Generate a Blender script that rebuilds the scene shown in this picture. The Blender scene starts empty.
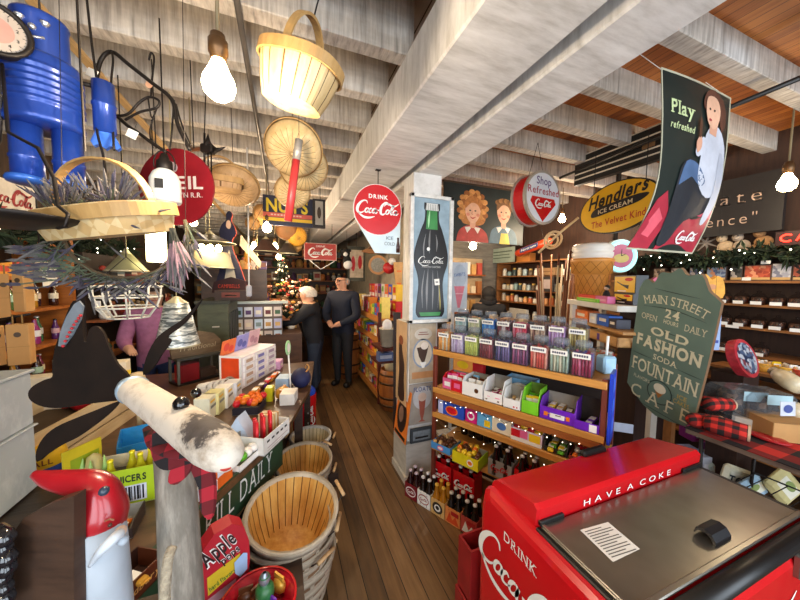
import bpy, math, random
from mathutils import Vector as V, Matrix
SC=bpy.context.scene; COL=SC.collection
PI=math.pi; rnd=random.Random(7)
def R(d): return math.radians(d)
# ---------------------------------------------------------------- camera
def N(v): return v.normalized()
dY=N(V((-117,-21,300))); dn=V((-60,4620,300)); dn=N(dn-dY*dn.dot(dY)); dZ=-dn; dX=dY.cross(dZ)
if dX.x<0: dX=-dX
RM=Matrix((dX,dY,dZ)); CAM=V((0,0,1.68)); FP=300.0
def ray(x,y): return RM@V(((x-400)/FP,(y-300)/FP,1))
def D(x,y,d): return CAM+ray(x,y)*d
def PX(x,y,v): r=ray(x,y); return CAM+r*(v/r.x)
def PY(x,y,v): r=ray(x,y); return CAM+r*(v/r.y)
def PZ(x,y,v): r=ray(x,y); return CAM+r*((v-1.68)/r.z)
cd=bpy.data.cameras.new('camera'); cam=bpy.data.objects.new('camera',cd); COL.objects.link(cam)
cd.sensor_width=36; cd.lens=13.5; cd.clip_start=.02; cd.clip_end=60
m=Matrix((( RM[0][0],-RM[0][1],-RM[0][2],0),(RM[1][0],-RM[1][1],-RM[1][2],0),(RM[2][0],-RM[2][1],-RM[2][2],1.68),(0,0,0,1)))
cam.matrix_world=m; SC.camera=cam
vs=SC.view_settings; SC.display_settings.display_device='sRGB'
vs.view_transform='Standard'; vs.look='None'; vs.gamma=1; vs.use_curve_mapping=False; vs.exposure=.4
# ---------------------------------------------------------------- materials
def lin(h):
    if not isinstance(h,str): return h
    c=[int(h[i:i+2],16)/255 for i in (0,2,4)]
    return tuple([x/12.92 if x<=.04045 else ((x+.055)/1.055)**2.4 for x in c]+[1])
_M={}
def nt(name):
    mt=bpy.data.materials.new(name); mt.use_nodes=True; t=mt.node_tree
    return mt,t,t.nodes['Principled BSDF'],t.links
def nd(t,ty,**k):
    n=t.nodes.new(ty)
    for a,b in k.items(): setattr(n,a,b)
    return n
def coords(t,scale=(1,1,1),kind='Object',rot=(0,0,0)):
    tc=nd(t,'ShaderNodeTexCoord'); mp=nd(t,'ShaderNodeMapping'); mp.inputs['Scale'].default_value=scale; mp.inputs['Rotation'].default_value=rot
    t.links.new(tc.outputs[kind],mp.inputs[0]); return mp.outputs[0]
def ramp(t,fac,stops):
    r=nd(t,'ShaderNodeValToRGB'); e=r.color_ramp.elements
    while len(e)<len(stops): e.new(.5)
    for i,(p,c) in enumerate(stops): e[i].position=p; e[i].color=lin(c)
    t.links.new(fac,r.inputs[0]); return r.outputs[0]
def noise(t,vec,scale,detail=4,rough=.6):
    n=nd(t,'ShaderNodeTexNoise'); n.inputs['Scale'].default_value=scale; n.inputs['Detail'].default_value=detail; n.inputs['Roughness'].default_value=rough
    t.links.new(vec,n.inputs['Vector']); return n.outputs['Fac']
def shade(h,k):
    c=lin(h); return (min(1,c[0]*k),min(1,c[1]*k),min(1,c[2]*k),1)
def mat(h,rough=.5,metal=0,var=.15,scale=9,name=None,coat=0,bump=0):
    """plain painted / printed / plastic surface with slight mottling"""
    k=('p',h,rough,metal,var,scale,coat,bump)
    if k in _M: return _M[k]
    mt,t,b,l=nt(name or 'surface_'+str(h)); v=coords(t)
    f=noise(t,v,scale,3)
    l.new(ramp(t,f,[(.3,shade(h,1-var)),(.7,shade(h,1+var))]),b.inputs['Base Color'])
    b.inputs['Roughness'].default_value=rough; b.inputs['Metallic'].default_value=metal; b.inputs['Coat Weight'].default_value=coat
    if bump:
        bp=nd(t,'ShaderNodeBump'); bp.inputs['Strength'].default_value=bump; bp.inputs['Distance'].default_value=.01
        l.new(noise(t,v,scale*3,5),bp.inputs['Height']); l.new(bp.outputs[0],b.inputs['Normal'])
    _M[k]=mt; return mt
def wood(a,c,s=(2,30,30),rough=.6,bump=.15,mid=None,name='wood',metal=0):
    """streaky grain: small scale value = along the grain"""
    k=('w',a,c,s,rough,bump,mid)
    if k in _M: return _M[k]
    mt,t,b,l=nt(name); v=coords(t,s); f=noise(t,v,1.5,6,.65); 
    st=[(.28,a),(.72,c)] if mid is None else [(.28,a),(.5,mid),(.72,c)]
    l.new(ramp(t,f,st),b.inputs['Base Color']); b.inputs['Roughness'].default_value=rough
    bp=nd(t,'ShaderNodeBump'); bp.inputs['Strength'].default_value=bump; bp.inputs['Distance'].default_value=.004
    l.new(f,bp.inputs['Height']); l.new(bp.outputs[0],b.inputs['Normal'])
    _M[k]=mt; return mt
def emit(h,s,name='glow'):
    k=('e',h,s)
    if k in _M: return _M[k]
    mt,t,b,l=nt(name); b.inputs['Base Color'].default_value=lin(h); b.inputs['Emission Color'].default_value=lin(h); b.inputs['Emission Strength'].default_value=s
    _M[k]=mt; return mt
def glass(h='ffffff',gl=.12,name='clear_glass',rough=.05,op=0.12,mx=.6,df='26262a'):
    """thin clear shell: mostly see-through, glossy at grazing angles"""
    k=('g',h,gl,rough,op,mx,df)
    if k in _M: return _M[k]
    mt,t,b,l=nt(name); b.inputs['Base Color'].default_value=lin(df); b.inputs['Roughness'].default_value=rough
    tr=nd(t,'ShaderNodeBsdfTransparent'); tr.inputs[0].default_value=lin(h)
    lw=nd(t,'ShaderNodeLayerWeight'); lw.inputs[0].default_value=.35
    mr=nd(t,'ShaderNodeMapRange'); mr.inputs['To Min'].default_value=op; mr.inputs['To Max'].default_value=mx; l.new(lw.outputs['Facing'],mr.inputs[0])
    ms=nd(t,'ShaderNodeMixShader'); l.new(mr.outputs[0],ms.inputs[0]); l.new(tr.outputs[0],ms.inputs[1]); l.new(b.outputs[0],ms.inputs[2])
    l.new(ms.outputs[0],t.nodes['Material Output'].inputs[0]); _M[k]=mt; return mt
def speckle(cols,scale=60,rough=.5,name='mixed_sweets',s=(1,1,1)):
    """voronoi cells of mixed colours (wrapped sweets, printed art)"""
    k=('s',tuple(cols),scale,rough,s)
    if k in _M: return _M[k]
    mt,t,b,l=nt(name); v=coords(t,s); vo=nd(t,'ShaderNodeTexVoronoi'); vo.inputs['Scale'].default_value=scale; l.new(v,vo.inputs['Vector'])
    sp=nd(t,'ShaderNodeSeparateColor'); l.new(vo.outputs['Color'],sp.inputs[0])
    n=len(cols); r=ramp(t,sp.outputs[0],[(i/n,c) for i,c in enumerate(cols)])
    r.node.color_ramp.interpolation='CONSTANT'; l.new(r,b.inputs['Base Color']); b.inputs['Roughness'].default_value=rough
    _M[k]=mt; return mt
def plaid(a='c81f2d',c='1a1416',sc=40,name='buffalo_check_cloth'):
    k=('pl',a,c,sc)
    if k in _M: return _M[k]
    mt,t,b,l=nt(name); v=coords(t,(sc,sc,sc)); sx=nd(t,'ShaderNodeSeparateXYZ'); l.new(v,sx.inputs[0])
    def sq(o):
        a1=nd(t,'ShaderNodeMath',operation='SINE'); l.new(o,a1.inputs[0]); g=nd(t,'ShaderNodeMath',operation='GREATER_THAN'); g.inputs[1].default_value=0; l.new(a1.outputs[0],g.inputs[0]); return g.outputs[0]
    ad=nd(t,'ShaderNodeMath',operation='ADD'); xy=nd(t,'ShaderNodeMath',operation='ADD'); l.new(sx.outputs[1],xy.inputs[0]); l.new(sx.outputs[2],xy.inputs[1])
    l.new(sq(sx.outputs[0]),ad.inputs[0]); l.new(sq(xy.outputs[0]),ad.inputs[1])
    dv=nd(t,'ShaderNodeMath',operation='MULTIPLY'); dv.inputs[1].default_value=.5; l.new(ad.outputs[0],dv.inputs[0])
    l.new(ramp(t,dv.outputs[0],[(0,c),(.5,shade(a,.35)),(1,a)]),b.inputs['Base Color']); b.inputs['Roughness'].default_value=.9
    _M[k]=mt; return mt
def planks(cols,w=.12,axis=0,rough=.55,seam='140d08',grain=(40,1.5,40),name='floorboards',bump=.3,worn=None):
    """boards of width w laid side by side along one axis, each its own tone"""
    mt,t,b,l=nt(name); tc=nd(t,'ShaderNodeTexCoord'); sx=nd(t,'ShaderNodeSeparateXYZ'); l.new(tc.outputs['Object'],sx.inputs[0])
    dv=nd(t,'ShaderNodeMath',operation='DIVIDE'); dv.inputs[1].default_value=w; l.new(sx.outputs[axis],dv.inputs[0])
    fl=nd(t,'ShaderNodeMath',operation='FLOOR'); l.new(dv.outputs[0],fl.inputs[0]); fr=nd(t,'ShaderNodeMath',operation='FRACT'); l.new(dv.outputs[0],fr.inputs[0])
    wn=nd(t,'ShaderNodeTexWhiteNoise',noise_dimensions='1D'); l.new(fl.outputs[0],wn.inputs['W'])
    f=noise(t,coords(t,grain),1.2,6,.65); 
    ad=nd(t,'ShaderNodeMath',operation='MULTIPLY_ADD'); l.new(wn.outputs[0],ad.inputs[0]); ad.inputs[1].default_value=.5
    s2=nd(t,'ShaderNodeMath',operation='MULTIPLY_ADD'); l.new(f,s2.inputs[0]); s2.inputs[1].default_value=.9; s2.inputs[2].default_value=-.2; l.new(s2.outputs[0],ad.inputs[2])
    n=len(cols); c=ramp(t,ad.outputs[0],[(.15+.7*i/(n-1),x) for i,x in enumerate(cols)])
    if worn:
        wf=ramp(t,noise(t,coords(t,(1.2,.5,1)),1.3,5),[(.45,'000000'),(.62,'ffffff')]); mw=nd(t,'ShaderNodeMix',data_type='RGBA'); l.new(wf,mw.inputs[0]); l.new(c,mw.inputs[6]); mw.inputs[7].default_value=lin(worn)
        mm=nd(t,'ShaderNodeMix',data_type='RGBA'); mm.inputs[0].default_value=.45; l.new(c,mm.inputs[6]); l.new(mw.outputs[2],mm.inputs[7]); c=mm.outputs[2]
    d1=nd(t,'ShaderNodeMath',operation='PINGPONG'); d1.inputs[1].default_value=.5; l.new(fr.outputs[0],d1.inputs[0])
    lt=nd(t,'ShaderNodeMath',operation='LESS_THAN'); lt.inputs[1].default_value=.025; l.new(d1.outputs[0],lt.inputs[0])
    mx=nd(t,'ShaderNodeMix',data_type='RGBA'); l.new(lt.outputs[0],mx.inputs[0]); l.new(c,mx.inputs[6]); mx.inputs[7].default_value=lin(seam)
    l.new(mx.outputs[2],b.inputs['Base Color']); b.inputs['Roughness'].default_value=rough
    bp=nd(t,'ShaderNodeBump'); bp.inputs['Strength'].default_value=bump; bp.inputs['Distance'].default_value=.005; l.new(f,bp.inputs['Height']); l.new(bp.outputs[0],b.inputs['Normal'])
    return mt
def sawn(name='whitewashed_joist'):
    """rough sawn whitewashed timber: cross saw marks plus worn brown patches"""
    mt,t,b,l=nt(name); f1=noise(t,coords(t,(45,8,3)),1.2,4,.6); f2=noise(t,coords(t,(1.4,5,5)),1.2,5,.6)
    c1=ramp(t,f1,[(.3,'8f8880'),(.5,'c9c5bf'),(.7,'e8e6e2')]); c2=ramp(t,f2,[(.3,'94816a'),(.5,'c6b8a4'),(.65,'e2e0dc')])
    mx=nd(t,'ShaderNodeMix',data_type='RGBA'); mx.blend_type='MULTIPLY'; mx.inputs[0].default_value=.8; l.new(c1,mx.inputs[6]); l.new(c2,mx.inputs[7])
    br=nd(t,'ShaderNodeBrightContrast'); br.inputs['Bright'].default_value=.1; l.new(mx.outputs[2],br.inputs[0]); l.new(br.outputs[0],b.inputs['Base Color']); b.inputs['Roughness'].default_value=.8
    bp=nd(t,'ShaderNodeBump'); bp.inputs['Strength'].default_value=.35; bp.inputs['Distance'].default_value=.006; l.new(f1,bp.inputs['Height']); l.new(bp.outputs[0],b.inputs['Normal'])
    return mt
# ---------------------------------------------------------------- mesh builder
_G={}
def glyph(ch,bold):
    k=(ch,bold)
    if k in _G: return _G[k]
    cu=bpy.data.curves.new('g','FONT'); cu.body=ch; cu.size=1; cu.resolution_u=3; cu.offset=bold; cu.dimensions='2D'; cu.fill_mode='BOTH'
    o=bpy.data.objects.new('g',cu); COL.objects.link(o); dg=bpy.context.evaluated_depsgraph_get(); dg.update()
    me=bpy.data.meshes.new_from_object(o.evaluated_get(dg)); vs_=[tuple(v.co) for v in me.vertices]; fs=[tuple(p.vertices) for p in me.polygons]
    bpy.data.objects.remove(o); bpy.data.curves.remove(cu); bpy.data.meshes.remove(me)
    if vs_: mn=min(v[0] for v in vs_); vs_=[(v[0]-mn,v[1]) for v in vs_]; w=max(v[0] for v in vs_)
    else: w=.25
    _G[k]=(vs_,fs,w); return _G[k]
def cr(pts,n=6,closed=False):
    """Catmull-Rom through tuples"""
    P=[tuple(p) for p in pts]; L=len(P); out=[]
    rng=range(L if closed else L-1)
    for i in rng:
        p0=P[(i-1)%L] if closed or i>0 else P[0]; p1=P[i]; p2=P[(i+1)%L]; p3=P[(i+2)%L] if closed or i+2<L else P[-1]
        for k in range(n):
            t=k/n; out.append(tuple(.5*((2*b)+(-a+c)*t+(2*a-5*b+4*c-d)*t*t+(-a+3*b-3*c+d)*t**3) for a,b,c,d in zip(p0,p1,p2,p3)))
    if not closed: out.append(P[-1])
    return out
def el(cx,cy,rx,ry,n=20,a0=0,a1=360): return [(cx+rx*math.cos(R(a0+(a1-a0)*i/n)),cy+ry*math.sin(R(a0+(a1-a0)*i/n))) for i in range(n if a1-a0==360 else n+1)]
def rr(x0,y0,x1,y1,r=.02,n=4):
    o=[]
    for cx,cy,a in ((x1-r,y1-r,0),(x0+r,y1-r,90),(x0+r,y0+r,180),(x1-r,y0+r,270)):
        for i in range(n+1): o.append((cx+r*math.cos(R(a+90*i/n)),cy+r*math.sin(R(a+90*i/n))))
    return o
LOGO=[[(2.35,2.5,.1),(2.1,3.0,.22),(1.5,3.1,.25),(.8,2.6,.4),(.35,1.7,.55),(.4,.8,.5),(.9,.38,.35),(1.6,.5,.22),(2.05,.95,.1)],
 [(.7,.5,.2),(1.2,.0,.3),(2.2,-.5,.4),(3.4,-.55,.35),(4.5,-.2,.12)],
 [(3.6,1.35,.14),(3.35,1.52,.22),(3.0,1.1,.34),(3.1,.6,.3),(3.5,.58,.16),(3.85,.9,.1)],
 [(4.6,1.5,.22),(4.5,.8,.32),(4.7,.5,.24),(5.0,.85,.1)],[(4.95,1.2,.22),(5.45,1.25,.22)],
 [(7.3,2.45,.1),(7.0,3.0,.22),(6.4,3.05,.28),(5.85,2.4,.42),(5.6,1.45,.55),(5.8,.6,.45),(6.35,.38,.32),(6.95,.85,.12)],
 [(6.3,2.2,.12),(6.6,2.75,.3),(7.4,2.75,.38),(8.3,2.4,.36),(9.0,2.55,.25),(9.6,3.05,.1)],
 [(7.9,.8,.12),(8.35,1.6,.22),(8.55,2.3,.22),(8.35,2.55,.22),(8.1,1.8,.32),(8.1,.8,.34),(8.35,.5,.24),(8.65,.85,.1)],
 [(9.45,1.5,.22),(9.35,.8,.32),(9.55,.5,.24),(9.95,.9,.1)]]+[[(cx+.36*math.cos(a)+.1*math.sin(a),1.03+.5*math.sin(a),.2+.1*abs(math.cos(a))) for a in [R(90+x*36) for x in range(11)]] for cx in (2.5,4.15,7.3,9.0)]
class B:
    def __init__(s): s.v=[]; s.f=[]; s.mi=[]; s.ms=[]; s.T=None; s.sm=[]
    def m(s,mt):
        if mt not in s.ms: s.ms.append(mt)
        return s.ms.index(mt)
    def add(s,vs_,fs,mt,sm=False):
        o=len(s.v); T=s.T
        s.v+= [tuple(T@V(p)) for p in vs_] if T else [tuple(p) for p in vs_]
        i=s.m(mt)
        for f in fs: s.f.append(tuple(o+k for k in f)); s.mi.append(i); s.sm.append(sm)
        return s
    def box(s,c,d,mt,rz=0,bev=0,M=None):
        x,y,z=d[0]/2,d[1]/2,d[2]/2; M=(M or Matrix.Rotation(rz,4,'Z'))
        if bev:
            b=min(bev,x*.9,y*.9,z*.9); pts=[]
            for sx in (-1,1):
                for sy in (-1,1):
                    for sz in (-1,1):
                        pts+= [(sx*(x-b),sy*(y-b),sz*z),(sx*(x-b),sy*y,sz*(z-b)),(sx*x,sy*(y-b),sz*(z-b))]
            def i(a,b_,c_,k): return ((a>0)*4+(b_>0)*2+(c_>0))*3+k
            q=[]
            for a in (-1,1):
                q.append([i(-1,-1,a,0),i(1,-1,a,0),i(1,1,a,0),i(-1,1,a,0)][::a]); q.append([i(-1,a,-1,1),i(1,a,-1,1),i(1,a,1,1),i(-1,a,1,1)][::-a]); q.append([i(a,-1,-1,2),i(a,1,-1,2),i(a,1,1,2),i(a,-1,1,2)][::a])
            for a in (-1,1):
                for b_ in (-1,1):
                    q.append([i(-1,a,b_,0),i(1,a,b_,0),i(1,a,b_,1),i(-1,a,b_,1)][::a*b_]); q.append([i(a,-1,b_,0),i(a,1,b_,0),i(a,1,b_,2),i(a,-1,b_,2)][::-a*b_]); q.append([i(a,b_,-1,1),i(a,b_,1,1),i(a,b_,1,2),i(a,b_,-1,2)][::a*b_])
                    for c_ in (-1,1): q.append([i(a,b_,c_,0),i(a,b_,c_,1),i(a,b_,c_,2)][::-a*b_*c_])
            return s.add([V(c)+M.to_3x3()@V(p) for p in pts],q,mt)
        pts=[V(c)+M.to_3x3()@V(p) for p in ((-x,-y,-z),(x,-y,-z),(x,y,-z),(-x,y,-z),(-x,-y,z),(x,-y,z),(x,y,z),(-x,y,z))]
        return s.add(pts,[(0,3,2,1),(4,5,6,7),(0,1,5,4),(1,2,6,5),(2,3,7,6),(3,0,4,7)],mt)
    def bb(s,x0,y0,z0,x1,y1,z1,mt,bev=0): return s.box(((x0+x1)/2,(y0+y1)/2,(z0+z1)/2),(abs(x1-x0),abs(y1-y0),abs(z1-z0)),mt,0,bev)
    def tube(s,pts,r,mt,n=8,caps=True,flat=1.0,closed=False):
        P=[V(p[:3]) for p in pts]; rs=[p[3] if len(p)>3 else r for p in pts]; vs_=[];fs=[]; up=None; L=len(P)
        for i,p in enumerate(P):
            d=(P[(i+1)%L]-P[i-1]) if closed or 0<i<L-1 else (P[1]-P[0] if i==0 else P[-1]-P[-2])
            if d.length<1e-9: d=V((0,0,1))
            d.normalize()
            if up is None: up=V((0,0,1)) if abs(d.z)<.9 else V((1,0,0))
            u=(up-d*up.dot(d)); 
            if u.length<1e-6: u=V((1,0,0))-d*d.x
            u.normalize(); w=d.cross(u); up=u
            for k in range(n): a=2*PI*k/n; vs_.append(p+(u*math.cos(a)*flat+w*math.sin(a))*rs[i])
        for i in range(L if closed else L-1):
            for k in range(n): a=i*n+k; b=i*n+(k+1)%n; c=((i+1)%L)*n; fs.append((a,b,c+(k+1)%n,c+k))
        if caps and not closed: fs+= [tuple(range(n))[::-1],tuple((L-1)*n+k for k in range(n))]
        return s.add(vs_,fs,mt,n>5)
    def cyl(s,p0,p1,r,mt,r1=None,n=16,caps=True): return s.tube([tuple(p0)+(r,),tuple(p1)+(r if r1 is None else r1,)],r,mt,n,caps)
    def lathe(s,prof,mt,n=20,o=(0,0,0),sx=1,sy=1,caps=False,sm=True,mats=None,a0=0,a1=360):
        vs_=[];fs=[]; full=abs(a1-a0)==360; k=n if full else n+1
        for r,z in prof:
            for j in range(k): a=R(a0+(a1-a0)*j/n); vs_.append((o[0]+r*math.cos(a)*sx,o[1]+r*math.sin(a)*sy,o[2]+z))
        for i in range(len(prof)-1):
            q=[]
            for j in range(n): j2=(j+1)%k; q.append((i*k+j,i*k+j2,(i+1)*k+j2,(i+1)*k+j))
            fs.append(q)
        if mats:
            for i,q in enumerate(fs): s.add(vs_,q,mats[i],sm)
        else: s.add(vs_,[f for q in fs for f in q]+([tuple(range(k))[::-1],tuple((len(prof)-1)*k+j for j in range(k))] if caps else []),mt,sm)
        return s
    def ball(s,c,r,mt,n=12,sq=(1,1,1),rings=8): 
        return s.add([(c[0]+r*sq[0]*math.sin(PI*i/rings)*math.cos(2*PI*j/n),c[1]+r*sq[1]*math.sin(PI*i/rings)*math.sin(2*PI*j/n),c[2]-r*sq[2]*math.cos(PI*i/rings)) for i in range(rings+1) for j in range(n)],
          [(i*n+j,i*n+(j+1)%n,(i+1)*n+(j+1)%n,(i+1)*n+j) for i in range(rings) for j in range(n)],mt,True)
    def prism(s,poly,y0,y1,mt,mt2=None):
        """poly in local x,z; extruded along y (y0 = front)"""
        n=len(poly); ar=sum(poly[i][0]*poly[(i+1)%n][1]-poly[(i+1)%n][0]*poly[i][1] for i in range(n))
        if ar<0: poly=poly[::-1]
        vs_=[(x,y0,z) for x,z in poly]+[(x,y1,z) for x,z in poly]
        s.add(vs_,[tuple(range(n)),tuple(range(2*n-1,n-1,-1))],mt)
        return s.add(vs_,[(i,i+n,(i+1)%n+n,(i+1)%n) for i in range(n)],mt2 or mt)
    def flat(s,poly,y,mt):
        n=len(poly); ar=sum(poly[i][0]*poly[(i+1)%n][1]-poly[(i+1)%n][0]*poly[i][1] for i in range(n))
        if ar<0: poly=poly[::-1]
        return s.add([(p[0],y,p[1]) for p in poly],[tuple(range(n))],mt)
    def rect(s,x0,z0,x1,z1,y,mt): return s.flat([(x0,z0),(x1,z0),(x1,z1),(x0,z1)],y,mt)
    def ribbon(s,pts,y,mt,k=1.0,n=5):
        q=cr(pts,n); vs_=[];fs=[]
        for i,p in enumerate(q):
            a=q[max(0,i-1)]; b=q[min(len(q)-1,i+1)]; dx,dz=b[0]-a[0],b[1]-a[1]; L=math.hypot(dx,dz) or 1; w=p[2]*k/2
            vs_+= [(p[0]-dz/L*w,y,p[1]+dx/L*w),(p[0]+dz/L*w,y,p[1]-dx/L*w)]
        for i in range(len(q)-1): fs.append((2*i,2*i+1,2*i+3,2*i+2))
        return s.add(vs_,fs,mt)
    def logo(s,cx,cz,w,mt,y=-.002,rot=0,bold=1.0,n=4):
        k=w/10; c,sn=math.cos(rot),math.sin(rot)
        def f(p):
            x=(p[0]-5.1+.18*(p[1]-1.2))*k; z=(p[1]-1.2)*k; return (cx+x*c-z*sn,cz+x*sn+z*c,p[2]*k*bold)
        for st in LOGO: s.ribbon([f(p) for p in st],y,mt,n=n)
        return s
    def text(s,st,x,z,h,mt,al='c',y=-.002,bold=.015,shear=0,sx=1,rot=0,arc=0,serif=False,gap=.1,fit=None):
        """h = cap height; arc = radius of a text arc (bulging up when positive)"""
        k=h/.7; gl=[glyph(c,bold) for c in st]; ad=[(g[2]+gap)*k*sx if g[0] else .3*k*sx for g in gl]; W=sum(ad)-gap*k*sx
        if fit and W>0: sx*=fit/W; ad=[a*fit/W for a in ad]; W=fit
        p=-W/2 if al=='c' else (0 if al=='l' else -W); c0,s0=math.cos(rot),math.sin(rot)
        for g,a in zip(gl,ad):
            if g[0]:
                vs_=list(g[0]); fs=list(g[1])
                if serif:
                    tops={0.0,round(max(v[1] for v in vs_),2)}; ex=[]
                    for f in g[1]:
                        for i in range(len(f)):
                            a_,b_=vs_[f[i]],vs_[f[(i+1)%len(f)]]
                            for t in tops:
                                if abs(a_[1]-t)<.03 and abs(b_[1]-t)<.03 and .04<abs(a_[0]-b_[0])<.22: ex.append((min(a_[0],b_[0]),max(a_[0],b_[0]),t))
                    for x0,x1,t in set(ex):
                        o=len(vs_); q=(-.01,.05) if t<.1 else (-.05,.01)
                        vs_+= [(x0-.07,t+q[0]),(x1+.07,t+q[0]),(x1+.07,t+q[1]),(x0-.07,t+q[1])]; fs.append((o,o+1,o+2,o+3))
                out=[]
                for vx,vy in vs_:
                    X=p+vx*k*sx+shear*vy*k; Z=vy*k
                    if arc: th=X/arc; X,Z=(arc+Z)*math.sin(th),(arc+Z)*math.cos(th)-arc
                    out.append((x+X*c0-Z*s0,y,z+X*s0+Z*c0))
                s.add(out,fs,mt)
            p+=a
        return s
    def done(s,name,parent=None,smooth=None,loc=None):
        me=bpy.data.meshes.new(name); me.from_pydata(s.v,[],s.f)
        for q in s.ms: me.materials.append(q)
        me.polygons.foreach_set('material_index',s.mi); me.polygons.foreach_set('use_smooth',[bool(x) for x in s.sm]); me.update()
        o=bpy.data.objects.new(name,me); COL.objects.link(o)
        if parent is not None: o.parent=parent
        if loc is not None: o.location=loc
        return o
def tag(o,label,cat=None,group=None,kind=None):
    if label: o['label']=label
    if cat: o['category']=cat
    if group: o['group']=group
    if kind: o['kind']=kind
    return o
def thing(name,label,cat,loc=(0,0,0),rz=0,group=None,M=None,kind=None):
    o=bpy.data.objects.new(name,None); COL.objects.link(o); o.empty_display_size=.05
    if M is not None: o.matrix_world=M
    else: o.location=loc; o.rotation_euler=(0,0,rz)
    return tag(o,label,cat,group,kind)
KIDS={}
def kids(o): return [c for c in bpy.data.objects if c.parent is o]
def inst(root,loc=None,rz=None,label=None,group=None,M=None,scale=None):
    """copy of a thing with copies of its parts and sub-parts"""
    r=root.copy(); COL.objects.link(r)
    if M is not None: r.matrix_world=M
    else:
        if loc is not None: r.location=loc
        if rz is not None: r.rotation_euler=(0,0,rz)
    if scale is not None: r.scale=(scale,)*3 if not isinstance(scale,tuple) else scale
    if label: r['label']=label
    if group: r['group']=group
    if root.name not in KIDS: KIDS[root.name]=[(c,kids(c)) for c in kids(root)]
    for c,g in KIDS[root.name]:
        c2=c.copy(); COL.objects.link(c2); c2.parent=r
        for d in g: d2=d.copy(); COL.objects.link(d2); d2.parent=c2
    return r
def drop(root):
    """remove a prototype that was only copied from"""
    for c in kids(root):
        for d in kids(c): bpy.data.objects.remove(d)
        bpy.data.objects.remove(c)
    bpy.data.objects.remove(root)
def fr(o,right,up):
    """frame: local x = right, z = up, y = away from the viewer"""
    x=N(V(right)); z=V(up); z=N(z-x*z.dot(x)); y=z.cross(x)
    return Matrix(((x[0],y[0],z[0],o[0]),(x[1],y[1],z[1],o[1]),(x[2],y[2],z[2],o[2]),(0,0,0,1)))
def struct(b,name): o=b.done(name); o['kind']='structure'; return o
UP=V((0,0,1))
ORD=['first','second','third','fourth','fifth','sixth','seventh','eighth','ninth','tenth','eleventh','twelfth','thirteenth','fourteenth','fifteenth','sixteenth','seventeenth','eighteenth','nineteenth','twentieth','twenty-first','twenty-second','twenty-third','twenty-fourth']
NUM=['one','two','three','four','five','six']
HUE={'e8c030':'yellow','d83a2c':'red','f0e8d8':'cream','e88a2c':'orange','3a6ac8':'blue','c8a060':'tan','d84a7a':'pink','7ab040':'green','f0d870':'pale yellow','8a4a2a':'brown','8a4a2a':'brown','3a5a3a':'dark green','a83a2c':'brick red','d8c8b0':'beige','5a3a6a':'purple','c87a3a':'rust orange','7a8a8a':'grey','e0d8c8':'cream','2a2a2a':'black','b88a4a':'ochre','6a2a2a':'maroon','d8b888':'tan','c89858':'ochre','e0d0b0':'cream','a86a3a':'brown','d8d8d0':'white','b84a3a':'red','c8a070':'tan','b88850':'ochre','d8c098':'sand','a87848':'brown'}
# ---------------------------------------------------------------- setting
W_white=wood('b9b6b0','ecebe8',(3,14,3),.6,.12,'d8d6d2','painted_beam')
M_joist=sawn()
M_deckl=planks(['b8ada0','cfc8bd','ddd9d2'],.14,0,.8,'4a4038',(30,2,30),'whitewashed_deck')
M_deckr=planks(['7a3f16','a85f25','c37a35','8c4a1c'],.07,0,.6,'3a1c0a',(30,2,30),'fir_deck')
M_floor=planks(['382718','54391f','6e5030','8a6842'],.1,0,.42,'0d0805',(26,1.6,26),'worn_floorboards',.3,'8b6a42')
X0,X1,Y0,Y1,ZC=-2.15,3.8,-1.9,9.2,3.06
b=B(); b.bb(X0-.1,Y0-.1,-.1,X1+.1,Y1+.1,0,M_floor); struct(b,'floor')
b=B(); b.bb(X0,Y0,ZC,.8,Y1,ZC+.1,M_deckl); b.bb(.8,Y0,2.94,X1,Y1,ZC+.1,M_deckr); struct(b,'ceiling')
M_dark=wood('2a1d14','4a3524',(20,20,2),.8,.1,None,'dark_wall_boards'); M_grey=wood('5f5a52','8a8378',(3,3,20),.8,.1,None,'grey_wall_boards')
b=B(); b.bb(X0-.1,Y0,0,X0,Y1,ZC,M_dark); struct(b,'wall_left')
b=B(); b.bb(X1,Y0,0,X1+.1,Y1,ZC,wood('2d1c14','4b3022',(20,20,2),.7,.1,None,'brown_boards')); struct(b,'wall_right')
b=B(); b.bb(X0,Y1,0,X1,Y1+.1,ZC,mat('8a7a62',.8)); struct(b,'wall_back')
b=B(); b.bb(1.85,4.35,0,X1,4.45,ZC,M_grey); b.bb(1.85,4.45,0,1.95,Y1,ZC,mat('b9b09c',.8)); struct(b,'wall_partition')
# front wall with two shop windows and a glazed door (behind the camera)
M_fw=mat('a8a296',.8); b=B()
ops=[(-1.9,-.25,.55,2.6),(.0,.95,.05,2.3),(1.2,3.5,.55,2.6)]
xs=[X0]+[q for o in ops for q in o[:2]]+[X1]
for i in range(0,len(xs),2): b.bb(xs[i],Y0-.12,0,xs[i+1],Y0,ZC,M_fw)
for x0,x1,z0,z1 in ops: b.bb(x0,Y0-.12,0,x1,Y0,z0,M_fw); b.bb(x0,Y0-.12,z1,x1,Y0,ZC,M_fw)
struct(b,'wall_front')
for i,(x0,x1,z0,z1) in enumerate(ops):
    b=B(); M_wf=mat('d8d4ca',.5)
    for q in ((x0,z0,x0+.06,z1),(x1-.06,z0,x1,z1),(x0,z0,x1,z0+.06),(x0,z1-.06,x1,z1),((x0+x1)/2-.02,z0,(x0+x1)/2+.02,z1)): b.bb(q[0],Y0-.1,q[1],q[2],Y0-.04,q[3],M_wf)
    struct(b,('window_1','door_1','window_2')[i])
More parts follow.
